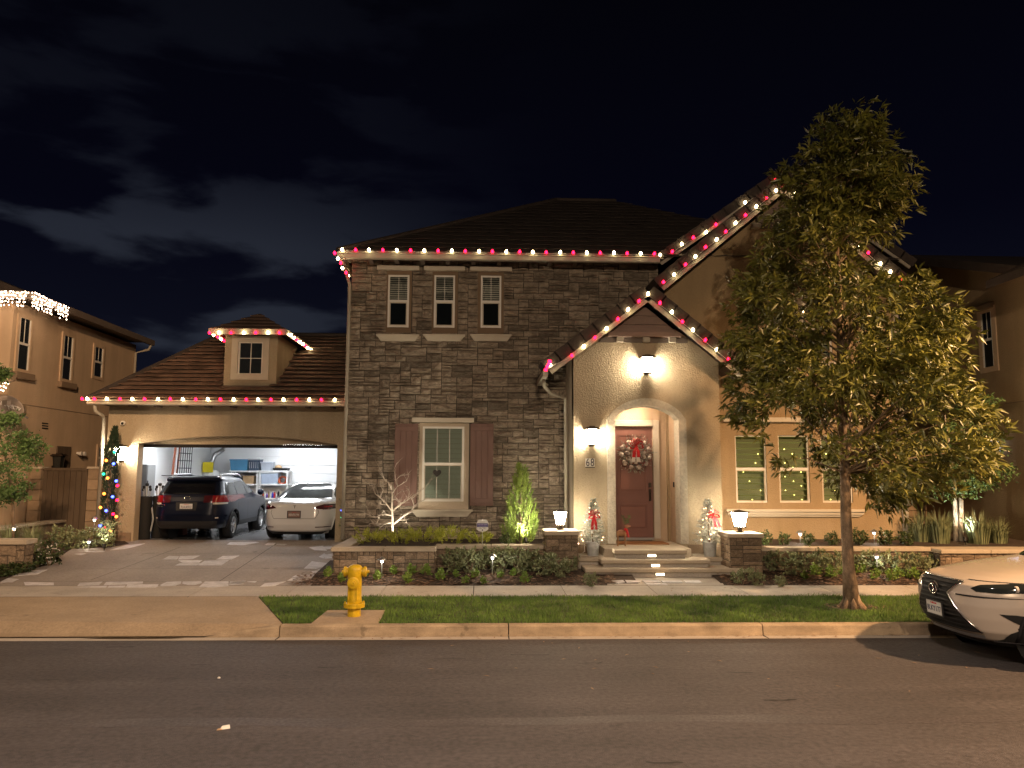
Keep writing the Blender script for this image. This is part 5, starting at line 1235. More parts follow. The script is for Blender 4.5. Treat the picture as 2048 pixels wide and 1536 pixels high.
# ------------------------------------------------------------------ plants
ORD = 'first second third fourth fifth sixth seventh eighth ninth tenth eleventh twelfth thirteenth fourteenth fifteenth sixteenth seventeenth eighteenth nineteenth twentieth'.split()
def rvec(rd): return Vector((rd.gauss(0, 1), rd.gauss(0, 1), rd.gauss(0, 1))).normalized()
# --- the street tree
SIL = [(212, 1640, 1662), (240, 1628, 1712), (275, 1605, 1752), (316, 1576, 1800), (350, 1574, 1795), (375, 1562, 1790), (400, 1550, 1824), (440, 1548, 1795), (480, 1538, 1826), (520, 1505, 1826), (552, 1488, 1812), (580, 1482, 1850), (605, 1468, 1890),
       (650, 1460, 1894), (700, 1460, 1896), (735, 1466, 1872), (765, 1490, 1930), (800, 1462, 1950), (850, 1460, 1962), (900, 1464, 1966), (930, 1490, 1962), (955, 1560, 1890), (980, 1690, 1830), (1000, 1730, 1790)]
def sil(py):
    for (a, l, r), (b, l2, r2) in zip(SIL, SIL[1:]):
        if a <= py <= b: t = (py - a) / (b - a); return lerp(l, l2, t), lerp(r, r2, t)
    return SIL[-1][1:]
TY = 12.74
def tree_thing(name, label, base, cat='tree', group=None): return thing(name, label, cat, base, group)
rd = random.Random(41)
TR = tree_thing('street_tree', 'tall street tree with drooping narrow leaves in the grass verge', tuple(G(1703, 1213, .175)))
axis = [P(px, py, TY) for px, py in ((1704, 1216), (1697, 1130), (1692, 1040), (1690, 950), (1688, 860), (1684, 760), (1680, 650), (1676, 540), (1668, 430), (1660, 320), (1652, 235))]
def ax_at(z):
    for a, b in zip(axis, axis[1:]):
        if a.z <= z <= b.z: return a.lerp(b, (z - a.z) / (b.z - a.z))
    return axis[-1] if z > axis[-1].z else axis[0]
trk = MB(); trk.tube(axis, [.14, .092, .085, .08, .072, .07, .06, .048, .036, .024, .012], 10)
for k in range(7):
    a = k / 7 * math.tau; b0 = axis[0] + Vector((math.cos(a) * .21, math.sin(a) * .17, -.03)); trk.tube([b0, axis[0] + Vector((math.cos(a) * .11, math.sin(a) * .1, .10)), axis[0] + Vector((math.cos(a) * .05, math.sin(a) * .05, .34))], [.055, .05, .03], 5)
trk.build('trunk', 'bark', TR, smooth=True)
limb = MB(); crown = MB(); clumps = []
tries = 0
while len(clumps) < 440 and tries < 40000:
    tries += 1
    py = rd.uniform(214, 990) if rd.random() < .85 else rd.uniform(580, 930)
    l, r = sil(py); px = rd.uniform(l + 18, r - 18) if r > l + 40 else (l + r) / 2
    xa = P(px, py, TY); c0 = ax_at(xa.z); rad = max(abs(P(l, py, TY).x - c0.x), abs(P(r, py, TY).x - c0.x)) * .92
    half = math.sqrt(max(0, 1 - ((xa.x - c0.x) / (rad + .01)) ** 2)) * rad * .95
    q = Vector((xa.x, TY + rd.uniform(-1, 1) * half, xa.z))
    edge = max(abs(xa.x - c0.x), abs(q.y - TY)) / (rad + .01)
    if edge < .25 and rd.random() < .3: continue
    if any((q - o).length < .15 for o in clumps): continue
    if px < 1700 and py > 835 and rd.random() < (.85 if py > 885 and px > 1545 else .6): continue
    if noise.noise(q * 1.1 + Vector((7, 3, 1))) < -.30: continue
    clumps.append(q)
for q in clumps:
    b = ax_at(max(2.35, q.z - .55 * Vector((q.x - ax_at(q.z).x, q.y - TY, 0)).length - .1)); m = b.lerp(q, .55) + Vector((0, 0, .12)) + rvec(rd) * .08
    if rd.random() < .40: limb.tube([b, m, q], [.018, .011, .004], 4)
    for k in range(rd.randint(9, 14)):
        tip = q + rvec(rd) * rd.uniform(.05, .34); tip.z -= .04
        d0 = (tip - b); d0.z *= .5; d0 = (d0.normalized() + rvec(rd) * .55 + Vector((0, 0, .15))).normalized()
        for j in range(rd.randint(8, 11)):
            d = (d0 * .8 + rvec(rd) * .8 + Vector((0, 0, -.2))).normalized(); L = rd.uniform(.09, .21)
            crown.leaf(tip + rvec(rd) * .05, d, L, L * .25, fold=.10, droop=rd.uniform(.0, .28))
limb.build('limb', 'bark', TR)
tag(crown.build('crown', 'leaf', TR, recalc=False), kind='stuff')
def leafy(name_pts, rd, n, L, wd, up=0, droop=.1, spread=.08, fold=.2):
    m_ = MB()
    for q in name_pts:
        for k in range(n):
            d = (rvec(rd) + Vector((0, 0, up))).normalized(); m_.leaf(Vector(q) + rvec(rd) * spread * rd.random(), d, L * rd.uniform(.7, 1.3), wd * rd.uniform(.8, 1.2), fold=fold, droop=droop)
    return m_
def ball_pts(rd, n, rx, ry, rz, c, shell=.55):
    out = []
    for k in range(n):
        v = rvec(rd) * (shell + (1 - shell) * rd.random()); out.append(Vector((c[0] + v.x * rx, c[1] + v.y * ry, c[2] + v.z * rz)))
    return out
# --- soft leaved tree at the right, on two pale trunks
Y2 = 17.6; b1 = P(1916, 1092, Y2); T2 = tree_thing('small_tree', 'small uplit tree on two pale trunks behind the low wall', (b1.x, Y2, b1.z))
m_ = MB(); m_.tube([P(1911, 1094, Y2), P(1911, 1040, Y2), P(1909, 990, Y2), P(1900, 900, Y2), P(1890, 830, Y2)], [.06, .052, .046, .03, .012], 8); m_.tube([P(1922, 1094, Y2), P(1922, 1040, Y2), P(1922, 995, Y2), P(1935, 920, Y2), P(1940, 850, Y2)], [.06, .055, .048, .03, .012], 8); m_.build('trunk', 'bark_pale', T2, smooth=True)
pts = []
for px, py, rx, ry_ in ((1905, 975, 62, 26), (1940, 940, 62, 40), (1870, 955, 45, 30), (1960, 900, 40, 30), (1930, 860, 60, 50), (1950, 810, 40, 40), (1895, 900, 60, 40), (1975, 950, 36, 30)):
    c_ = P(px, py, Y2 + rd.uniform(-.4, .4)); s_ = Y2 / 1540; pts += ball_pts(rd, 70, rx * s_, .7, ry_ * s_, c_, .35)
tag(leafy(pts, rd, 11, .10, .04, up=-.1, spread=.16).build('crown', 'leaf_cool', T2, recalc=False), kind='stuff')
# --- rounded tree at the left edge
Y3_ = 17.0; T3 = tree_thing('small_tree', 'leafy green tree cut by the picture edge in front of the peach house', tuple(P(26, 1060, Y3_)))
MB().tube([P(27, 1075, Y3_), P(26, 1010, Y3_), P(20, 960, Y3_), P(8, 900, Y3_), P(-20, 800, Y3_)], [.03, .028, .024, .018, .01], 8).build('trunk', 'bark', T3, smooth=True)
pts = []
for px, py, rx, ry_ in ((2, 748, 10, 14), (10, 838, 26, 18), (30, 885, 52, 34), (60, 900, 24, 28), (14, 935, 50, 30), (28, 980, 34, 26), (0, 990, 30, 24), (-40, 900, 40, 70)):
    c_ = P(px, py, Y3_ + rd.uniform(-.3, .3)); s_ = Y3_ / 1540; pts += ball_pts(rd, 60, rx * s_, .45, ry_ * s_, c_, .3)
tag(leafy(pts, rd, 10, .08, .04, up=.1, spread=.13).build('crown', 'leaf_cool', T3, recalc=False), kind='stuff')
# --- dark column cypress wound with coloured lights
CYY = 19.1; cb = P(214, 1082, CYY)
CP = tree_thing('column_cypress', 'narrow dark column cypress wound with coloured lights beside the garage', (cb.x, CYY, cb.z))
spine = [P(px, py, CYY) for px, py in ((214, 1085), (215, 1050), (217, 1000), (220, 950), (223, 915), (227, 885), (231, 857))]
m_ = MB().tube(spine[:-1], [.05, .045, .04, .035, .03, .02], 6); m_.build('trunk', 'bark', CP)
m_ = MB(); N_ = 3800
for k in range(N_):
    t = rd.random(); f = t * 5.999; i = int(f); c_ = spine[i].lerp(spine[min(i + 1, 6)], f - i); rr = (.17 if t < .75 else .17 * (1 - t) / .25 + .01) * (.8 + .3 * noise.noise((t * 9, 1, 2)))
    a = rd.uniform(0, math.tau); rad = rr * rd.uniform(.6, 1.05); p = c_ + Vector((math.cos(a) * rad, math.sin(a) * rad, 0))
    m_.leaf(p, Vector((math.cos(a) * .35, math.sin(a) * .35, 1)) + rvec(rd) * .25, rd.uniform(.06, .13), .022, fold=.1, droop=0)
tag(m_.build('crown', 'cypress', CP, recalc=False), kind='stuff')
CL = [(214, 922, 'o'), (228, 928, 'b'), (208, 949, 'g'), (217, 957, 'o'), (233, 963, 'b'), (236, 972, 'r'), (210, 988, 'o'), (226, 994, 'b'), (235, 1001, 'r'), (202, 1016, 'o'), (213, 1022, 'b'), (227, 1029, 'r'), (234, 1034, 'o'), (201, 1052, 'b'), (212, 1057, 'r'), (222, 1062, 'o'), (230, 905, 'g')]
cpts = [P(px, py, CYY - .2 + .04 * math.sin(i * 2)) for i, (px, py, k) in enumerate(CL)]
string('light_string', 'blue orange and green lights wound round the column cypress', cpts, [{'o': 'bulb_orange', 'b': 'bulb_blue', 'g': 'bulb_green', 'r': 'bulb_red'}[k] for _, _, k in CL], 'coloured light strings', MIDB, (0, -.8, .3), wire='wire_green', wr=.004)
vY = 19.35; vb = P(685, 1082, vY)
string('light_string', 'few coloured lights on the climbing plant at the garage post', [P(px, py, vY) for px, py in ((683, 1074), (686, 1052), (682, 1035), (682, 1021))], ['bulb_green', 'bulb_white', 'bulb_green', 'bulb_blue'], 'coloured light strings', SMALL, (0, -1, .2), wire='wire_green', wr=.004)
VN = thing('climbing_plant', 'thin climbing plant on the post between garage and stone front', 'climber', (vb.x, vY, vb.z))
pts = [P(684 + rd.uniform(-3, 4), rd.uniform(1000, 1082), vY + rd.uniform(-.03, .03)) for k in range(70)]
tag(leafy(pts, rd, 4, .05, .028, up=.2, spread=.04).build('foliage', 'leaf_grey', VN, recalc=False), kind='stuff'); MB().tube([P(686, 1084, vY), P(683, 1040, vY), P(684, 1000, vY)], .008, 5).build('stem', 'bark', VN)
# --- lime green conifer on the planter
KY = 17.3; kb = P(1042, 1088, KY); KO = tree_thing('conifer', 'flame shaped lime green conifer lit from below on the planter', (kb.x, KY, kb.z))
MB().tube([kb, kb + Vector((0, 0, 1.2))], [.04, .01], 6).build('trunk', 'bark', KO)
m_ = MB(); prof = [(0, .30), (.12, .385), (.3, .37), (.5, .26), (.7, .165), (.85, .09), (1, .01)]; Hk = P(1042, 938, KY).z - kb.z
def prad(t):
    for (a, r), (b, r2) in zip(prof, prof[1:]):
        if a <= t <= b: return lerp(r, r2, (t - a) / (b - a))
    return .01
for k in range(430):
    t = rd.random() ** 1.15 * .97; a = rd.uniform(0, math.tau); rr = prad(t) * rd.uniform(.5, 1.0) * (1 + .22 * noise.noise((math.cos(a) * 1.4, math.sin(a) * 1.4, t * 5)))
    p = kb + Vector((math.cos(a) * rr, math.sin(a) * rr, t * Hk)); d0 = Vector((math.cos(a) * .42, math.sin(a) * .42, 1)).normalized()
    for j in range(13):
        s_ = j / 13 * .2; m_.leaf(p + d0 * s_ + rvec(rd) * .008, d0 + rvec(rd) * .42, rd.uniform(.045, .085), .016, fold=.1, droop=0)
tag(m_.build('crown', 'conifer', KO, recalc=False), kind='stuff')
# --- bare tree in front of the stone wall
BYT = 17.55; Z_ = lambda x, y: (640 + x / 4, 800 + y / 4)
BR = [([(582, 1120), (580, 1000), (580, 930), (575, 860), (578, 760), (575, 715)], .034, .012, 0), ([(592, 990), (660, 935), (740, 880), (752, 840), (735, 790), (790, 745)], .024, .005, -.2), ([(745, 850), (800, 815), (870, 780)], .009, .003, -.25),
      ([(582, 890), (650, 830), (700, 800), (770, 750), (840, 700), (890, 640)], .018, .004, .2), ([(576, 800), (620, 790), (632, 830), (605, 870)], .010, .004, -.15), ([(575, 890), (530, 830), (480, 780), (440, 750), (430, 705)], .016, .004, .1),
      ([(572, 925), (500, 915), (440, 940), (360, 908)], .013, .003, -.2), ([(578, 985), (500, 992), (450, 985), (395, 990)], .014, .003, .15), ([(455, 985), (470, 940), (418, 932)], .008, .003, .2), ([(577, 750), (620, 690), (605, 640), (640, 610), (710, 590)], .012, .003, .1),
      ([(620, 692), (690, 650), (712, 605)], .009, .003, -.1), ([(576, 720), (545, 660), (510, 630), (500, 590), (470, 530)], .010, .002, -.15), ([(605, 645), (592, 555), (618, 495)], .008, .002, 0), ([(482, 780), (505, 720), (470, 670), (385, 690)], .009, .002, .05),
      ([(540, 840), (470, 830), (480, 880)], .009, .003, -.1), ([(640, 960), (690, 960), (695, 990)], .009, .003, -.2), ([(650, 832), (600, 770), (660, 720), (690, 770)], .009, .003, .3), ([(520, 990), (470, 1030), (522, 1040), (515, 1062)], .008, .003, -.3), ([(700, 800), (720, 740), (700, 690)], .008, .003, .2)]
bt = P(*Z_(582, 1120), BYT); BT = tree_thing('bare_tree', 'small leafless pale tree in front of the stone wall', (bt.x, BYT, bt.z))
tk = MB(); bm_ = MB()
for i, (pl, ra_, rb_, dy) in enumerate(BR):
    n = len(pl); pts = [P(*Z_(*q), BYT + dy * 1.6 * (k / (n - 1))) for k, q in enumerate(pl)]; rr = [lerp(ra_, rb_, k / (n - 1)) for k in range(n)]
    (tk if i == 0 else bm_).tube(pts, rr, 6)
    if i:
        for k in range(1, n):
            for j in range(3):
                a = pts[k - 1].lerp(pts[k], rd.random()); d = ((pts[k] - pts[k - 1]).normalized() + rvec(rd) * .8 + Vector((0, 0, .35))).normalized(); e_ = a + d * rd.uniform(.08, .24)
                bm_.tube([a, a.lerp(e_, .55) + rvec(rd) * .015, e_], [.0045, .0035, .0015], 4)
tk.build('trunk', 'bare_bark', BT, smooth=True); bm_.build('branch', 'bare_bark', BT, smooth=True)
# --- shrubs: one of each kind, then copies
def shrub_mesh(rd, r, h, n, L, wd, material, up=.25, nl=6):
    pts = [Vector((v.x * r, v.y * r, max(.02, h * .5 + v.z * h * .5))) for v in ball_pts(rd, n, 1, 1, 1, (0, 0, 0), .45)]
    pts = [p * (1 + .25 * noise.noise(p * 6)) for p in pts]
    m_ = leafy(pts, rd, nl, L, wd, up=up, spread=.05); st = MB()
    for k in range(7):
        a = k / 7 * math.tau; st.tube([(0, 0, -.03), (math.cos(a) * r * .3, math.sin(a) * r * .3, h * .35), (math.cos(a) * r * .6, math.sin(a) * r * .6, h * .7)], [.008, .006, .003], 4)
    return m_, st
def make_shrub(name, label, cat, loc, r, h, n, L, wd, material, group=None, up=.25, nl=6, seed=0):
    t = thing(name, label, cat, loc, group); m_, st = shrub_mesh(random.Random(seed), r, h, n, L, wd, material, up, nl)
    tag(m_.build('foliage', material, t, local=True, recalc=False), kind='stuff'); st.build('stem', 'bark', t, local=True); return t
def grass_mesh(rd, n, L, spread, wd, lean=.5):
    m_ = MB()
    for k in range(n):
        a = rd.uniform(0, math.tau); b = Vector((math.cos(a), math.sin(a), 0)); p = b * spread * rd.random() ** .5; q = rd.uniform(.2, 1) * lean; l = L * rd.uniform(.6, 1.1); sd = Vector((-b.y, b.x, 0)) * wd
        p1 = p + b * l * q * .3 + Vector((0, 0, l * .6)); p2 = p + b * l * q * .95 + Vector((0, 0, l * (1 - .55 * q)))
        m_.add([p - sd, p + sd, p1 + sd * .8, p1 - sd * .8, p2], [(0, 1, 2, 3), (3, 2, 4)])
    return m_
# small bright plants in the front bed
small = [(655, 1160), (683, 1165), (728, 1160), (754, 1163), (765, 1153), (787, 1157), (815, 1166), (823, 1157), (851, 1158), (881, 1163), (912, 1160), (930, 1167), (950, 1161), (967, 1167), (1000, 1161), (1026, 1159), (1050, 1166), (696, 1152), (838, 1150)]
small.sort(); src = None
for i, (px, py) in enumerate(small):
    p = G(px, py, .235); p.z = gz(p.x if p.x > -3.3 else 0, p.y) - .005
    lab = f'{ORD[i]} small bright green plant from the driveway in the mulch bed'
    if src is None: src = make_shrub('bedding_plant', lab, 'plant', p, .10, .17, 26, .055, .026, 'leaf_bright', 'small bright green plants in the front bed', up=.8, nl=6, seed=3)
    else: copy_tree(src, p, rd.uniform(0, 6), rd.uniform(.65, 1.15), lab)
small2 = [(1610, 1162), (1634, 1158), (1664, 1160), (1686, 1158), (1721, 1156), (1751, 1162), (1754, 1154), (1783, 1163), (1800, 1160), (1826, 1162), (1700, 1150)]
small2.sort()
for i, (px, py) in enumerate(small2):
    p = G(px, py, .235); p.z = gz(p.x, p.y) - .005
    copy_tree(src, p, rd.uniform(0, 6), rd.uniform(.75, 1.25), f'{ORD[i]} small yellow green plant from the steps under the hedge by the street tree')['group'] = 'small yellow green plants by the street tree'
# grey green hedge shrubs left of the steps
hd = [(905, 1150, 1.0), (938, 1153, 1.1), (962, 1148, 1.05), (1000, 1152, 1.12), (1035, 1152, 1.05), (1066, 1150, 1.0), (1092, 1156, .95), (1124, 1158, .8), (1142, 1150, .7), (1182, 1168, .58), (890, 1143, .8)]
hd.sort(); hs = None
for i, (px, py, s_) in enumerate(hd):
    p = G(px, py, .26); p.z = gz(p.x, min(p.y, 15.7)) - .02
    lab = f'{ORD[i]} grey green hedge shrub counted from the hydrant towards the steps'
    if i == len(hd) - 1: lab = 'small low shrub at the corner of the lowest step'
    if hs is None: hs = make_shrub('hedge_shrub', lab, 'shrub', p, .27, .50, 62, .06, .038, 'leaf_grey', 'grey green hedge shrubs before the steps', up=.2, nl=9, seed=9); hs.scale = (s_,) * 3
    else: copy_tree(hs, p, rd.uniform(0, 6), s_, lab)
hd2 = [(1478, 1164, .62), (1510, 1166, .7), (1545, 1150, .9), (1585, 1155, .95), (1628, 1150, 1.0), (1668, 1152, .9), (1728, 1152, .95), (1768, 1153, 1.0), (1806, 1155, .95), (1842, 1156, .95), (1870, 1150, .9), (1560, 1168, .45)]
hd2.sort()
for i, (px, py, s_) in enumerate(hd2):
    p = G(px, py, .26); p.z = gz(p.x, min(p.y, 15.9)) - .02
    copy_tree(hs, p, rd.uniform(0, 6), s_, f'{ORD[i]} hedge shrub counted from the steps towards the parked car')['group'] = 'hedge shrubs by the street tree'
dk = None
for i, (px, py) in enumerate(((1531, 1088), (1569, 1088), (1617, 1089), (1664, 1088), (1720, 1090), (1772, 1088), (1812, 1090))):
    p = P(px, py, 16.9); p.z = zr - .05
    lab = f'{ORD[i]} small dark shrub under the wide windows from the pillar'
    if dk is None: dk = make_shrub('dark_shrub', lab, 'shrub', p, .19, .34, 40, .06, .035, 'leaf_dark', 'small dark shrubs under the wide windows', nl=8, seed=14)
    else: copy_tree(dk, p, rd.uniform(0, 6), rd.uniform(.8, 1.15), lab)
# feathery lime mounds on the planter
gm = None
for i, (px, w_, lab) in enumerate(((750, .9, 'feathery yellow green mound nearest the driveway on the planter'), (800, .8, 'bright feathery mound at the foot of the bare tree'), (840, 1.0, 'feathery yellow green mound under the shuttered window'), (900, 1.05, 'feathery yellow green mound under the window edge beside the sign'), (962, .8, 'feathery yellow green mound around the security sign post'))):
    p = P(px, 1092, 16.6); p.z = zc1 - .04
    if gm is None:
        gm = thing('mound_plant', lab, 'plant', p, 'feathery mounds on the planter'); m_ = MB(); r2 = random.Random(77)
        for k in range(26):
            a = r2.uniform(0, math.tau); q = r2.uniform(0, .30); c_ = Vector((math.cos(a) * q, math.sin(a) * q * .7, .04 + .12 * r2.random()))
            d0 = Vector((math.cos(a) * .8, math.sin(a) * .8, .9)).normalized()
            for j in range(22): m_.leaf(c_ + d0 * (j / 22 * .16) + rvec(r2) * .02, d0 + rvec(r2) * .6, r2.uniform(.05, .09), .013, fold=.1)
        tag(m_.build('foliage', 'leaf_lime', gm, local=True, recalc=False), kind='stuff'); gm.scale = (w_ * 1.35,) * 3
    else: copy_tree(gm, p, rd.uniform(0, 6), w_ * 1.35, lab)
p = P(1010, 1092, 16.7); p.z = zc1 - .05; copy_tree(dk, p, 1.0, .8, 'dark low shrub between the sign and the lime green conifer')['group'] = 'planter plants'
# strappy clumps
sg = None
for i, (px, py, Y, s_, lab) in enumerate(((1842, 1092, 17.6, 1.1, 'strappy grass clump at the house corner near the downspout'), (1882, 1094, 17.3, 1.15, 'strappy grass clump just before the two pale trunks'), (1958, 1096, 17.2, 1.15, 'bright tipped strappy grass clump just past the pale trunks'), (1998, 1098, 17.3, 1.0, 'strappy grass clump behind the car windscreen'),
                                         (62, 1108, 17.0, .9, 'strappy grass clump behind the short wall with pale cap'), (18, 1100, 17.2, .8, 'strappy grass clump at the picture edge below the small tree'))):
    p = P(px, py, Y); p.z = max(p.z, .4)
    if sg is None: sg = thing('grass_clump', lab, 'plant', p, 'strappy grass clumps'); tag(grass_mesh(random.Random(4), 240, .78, .16, .009).build('foliage', 'leaf_grey', sg, local=True, recalc=False), kind='stuff'); sg.scale = (s_,) * 3
    else: copy_tree(sg, p, rd.uniform(0, 6), s_, lab)
# shrubs of the left bed
q = P(100, 1108, 16.7); fs_ = make_shrub('flowering_shrub', 'dark shrub with small white flowers at the driveway edge', 'shrub', (q.x, q.y, .36), .34, .58, 70, .06, .034, 'leaf_dark', 'shrubs of the left bed', nl=8, seed=21)
m_ = leafy([Vector((rd.uniform(-.3, .3), rd.uniform(-.35, -.15), rd.uniform(.15, .5))) for k in range(34)], rd, 3, .03, .022, up=.3, spread=.01); tag(m_.build('flower', 'flower', fs_, local=True, recalc=False), kind='stuff')
for px, py, Y, s_, lab in ((155, 1090, 18.7, .75, 'leafy shrub lit by the path light near the column cypress'), (182, 1086, 18.8, .85, 'taller dark shrub directly beside the column cypress'), (122, 1085, 18.9, .9, 'dark shrub in front of the long low wall')):
    q = P(px, py, Y); copy_tree(hs, (q.x, Y, .5), rd.uniform(0, 6), s_ * 1.25, lab)['group'] = 'shrubs of the left bed'
for i, (px, py, lab) in enumerate(((10, 1152, 'low dark ground plant in front of the short wall'), (45, 1146, 'low dark ground plant below the end of the short wall'), (75, 1132, 'low dark ground plant nearest the flowering shrub'))):
    q = GD(px, py); copy_tree(dk, q, rd.uniform(0, 6), (1.5, 1.5, .75), lab)['group'] = 'low plants of the left bed'
q = P(212, 1085, 18.75); ag = thing('grey_shrub', 'upright silver green plant glowing over its spot light by the garage', 'plant', (q.x, 18.75, .53)); m_ = leafy([Vector((rd.gauss(0, .1), rd.gauss(0, .08), rd.uniform(.05, .62))) for k in range(110)], rd, 6, .07, .026, up=.9, spread=.05); tag(m_.build('foliage', 'leaf_grey', ag, local=True, recalc=False), kind='stuff')
q = P(2030, 1010, 20.3); bs = make_shrub('large_shrub', 'large dim shrub against the shadowy neighbour house', 'shrub', (q.x, 20.3, .7), 1.15, 2.3, 260, .09, .05, 'leaf_grey', None, nl=9, seed=31)
# spot lights at the plants
q = P(800, 1088, 17.12); spot_light((q.x, 17.12, zc1 + .02), P(788, 930, 18.4), 62, 'spot light below the bare tree', 110, (1, .88, .66))
q = P(1052, 1090, 16.8); spot_light((q.x, 16.8, zc1 + .02), P(1040, 1000, 17.3), 130, 'spot light at the foot of the lime green conifer', 100)
q = P(209, 1088, 18.45); spot_light((q.x, 18.45, .56), P(216, 1000, 19.1), 40, 'spot light at the foot of the column cypress', 80)
q = P(1932, 1096, 17.0); spot_light((q.x, 17.0, zr + .04), P(1918, 940, 17.6), 110, 'spot light at the foot of the two pale trunks', 100, (1, 1, .86))

# ------------------------------------------------------------------ cars
class Car:
    "a body stacked from rounded outlines: levels of (z, rear x, front x, half width, squareness)"
    def __init__(s, name, label, loc, rz, levels, group=None, scale=1):
        s.t = thing(name, label, 'car', loc, group, rz); s.lv = levels; s.t.scale = (scale,) * 3
    def at(s, z):
        L = s.lv
        if z <= L[0][0]: return L[0]
        for a, b in zip(L, L[1:]):
            if a[0] <= z <= b[0]: t = (z - a[0]) / max(1e-6, b[0] - a[0]); return tuple(lerp(p, q, t) for p, q in zip(a, b))
        return L[-1]
    def pt(s, kind, u, z):
        _, xr, xf, hw, n = s.at(z); xc, a = (xr + xf) / 2, (xf - xr) / 2
        if kind in ('rear', 'front'):
            q = max(0, 1 - min(1, abs(u / hw)) ** n) ** (1 / n); return Vector((xc - a * q if kind == 'rear' else xc + a * q, u, z))
        q = max(0, 1 - min(1, abs((u - xc) / a)) ** n) ** (1 / n); return Vector((u, hw * q * (1 if kind == 'left' else -1), z))
    def body(s, paint, wheels=(), rw=.33, arch=.07, N=96, sub=5):
        zs = [s.lv[0][0]]
        for a, b in zip(s.lv, s.lv[1:]): zs += [lerp(a[0], b[0], k / sub) for k in range(1, sub + 1)]
        vs = []; fs = []
        for z in zs:
            _, xr, xf, hw, n = s.at(z); xc, a = (xr + xf) / 2, (xf - xr) / 2
            for k in range(N):
                th = math.tau * k / N; c_, s_ = math.cos(th), math.sin(th)
                vs.append((xc + a * math.copysign(abs(c_) ** (2 / n), c_), hw * math.copysign(abs(s_) ** (2 / n), s_), z))
        for j in range(len(zs) - 1):
            for k in range(N):
                f = (j * N + k, j * N + (k + 1) % N, (j + 1) * N + (k + 1) % N, (j + 1) * N + k); c_ = sum((Vector(vs[i]) for i in f), Vector()) / 4
                if any(math.hypot(c_.x - wx, c_.z - rw) < rw + arch and abs(c_.y) > .45 for wx in wheels): continue
                fs.append(f)
        fs.append(tuple(range((len(zs) - 1) * N, len(zs) * N))); fs.append(tuple(range(N - 1, -1, -1)))
        m_ = MB().add(vs, fs); o = m_.build('body', paint, s.t, local=True); smooth_angle(o, 32); return o
    def patch(s, name, kind, rows, material, off=.006, n=12, sub=4, parent=None):
        R2 = [rows[0]]
        for a, b in zip(rows, rows[1:]): R2 += [tuple(lerp(p, q, k / sub) for p, q in zip(a, b)) for k in range(1, sub + 1)]
        nv = {'rear': Vector((-1, 0, 0)), 'front': Vector((1, 0, 0)), 'left': Vector((0, 1, 0)), 'right': Vector((0, -1, 0))}[kind]
        vs = []
        for z, u0, u1 in R2:
            for k in range(n + 1):
                u = lerp(u0, u1, k / n); p = s.pt(kind, u, z); e = .004
                du = s.pt(kind, u + e, z) - s.pt(kind, u - e, z); dz = s.pt(kind, u, z + e) - s.pt(kind, u, z - e); nn = du.cross(dz)
                nn = nn.normalized() if nn.length > 1e-9 else nv
                if nn.dot(nv) < 0: nn = -nn
                vs.append(p + nn * off)
        m = len(R2); w_ = n + 1; vs2 = [v for v in vs]; fs = [(j * w_ + k, j * w_ + k + 1, (j + 1) * w_ + k + 1, (j + 1) * w_ + k) for j in range(m - 1) for k in range(n)]
        o = MB().add(vs2, fs).build(name, material, parent or s.t, local=True, smooth=True); return o
    def wheel(s, x, y, r, side, rim='alloy', wd=.21):
        t = MB().lathe([(r * .62, -wd / 2 + .01), (r * .9, -wd / 2), (r * .985, -wd / 2 + .025), (r, 0), (r * .985, wd / 2 - .025), (r * .9, wd / 2), (r * .62, wd / 2 - .01)], (0, 0, 0), 28, 'y', False)
        w_ = t.build('wheel', 'rubber', s.t, local=True, smooth=True); w_.location = (x, y, r)
        q = MB(); yo = side * (wd / 2 - .015)
        q.lathe([(r * .66, yo - side * .03), (r * .68, yo), (r * .62, yo + side * .004), (r * .58, yo - side * .03)], (0, 0, 0), 28, 'y', False); q.lathe([(.001, yo + side * .002), (r * .15, yo), (r * .17, yo - side * .04)], (0, 0, 0), 12, 'y')
        for k in range(5):
            for dlt in (-.13, .13):
                a = math.tau * k / 5 + .3; b = a + dlt; p0 = Vector((math.cos(a) * r * .12, yo - side * .012, math.sin(a) * r * .12)); p1 = Vector((math.cos(b) * r * .63, yo - side * .008, math.sin(b) * r * .63)); sd = Vector((-math.sin(a), 0, math.cos(a))) * r * .045
                q.prism([p0 - sd, p0 + sd, p1 + sd, p1 - sd], (0, -side * .02, 0))
        q.build('rim', rim, w_, local=True)
        MB().lathe([(r * .62, yo - side * .07), (.001, yo - side * .071)], (0, 0, 0), 20, 'y').build('brake_disc', 'car_plastic', w_, local=True)
        wl_ = MB().lathe([(r + .075, -wd / 2 - .06 if side > 0 else wd / 2 + .06), (.001, -wd / 2 - .062 if side > 0 else wd / 2 + .062)], (x, y, r), 24, 'y'); 
        rg = []
        for k in range(19):
            a = R(-12 + 204 * k / 18); zz = r + math.sin(a) * (r + .075); xx = x + math.cos(a) * (r + .075)
            p = s.pt('left' if side > 0 else 'right', xx, max(zz, s.lv[0][0])); rg.append(p + Vector((0, side * .004, 0)))
        s.well.append((wl_.v, wl_.f)); s.lip.tube(rg, .022, 6)
    def start(s): s.well = []; s.lip = MB()
    def finish(s, lip='car_plastic'):
        [MB().add(*g).build('wheel_well', 'rubber', s.t, local=True) for g in s.well]; s.lip.build('arch_lip', lip, s.t, local=True, smooth=True)
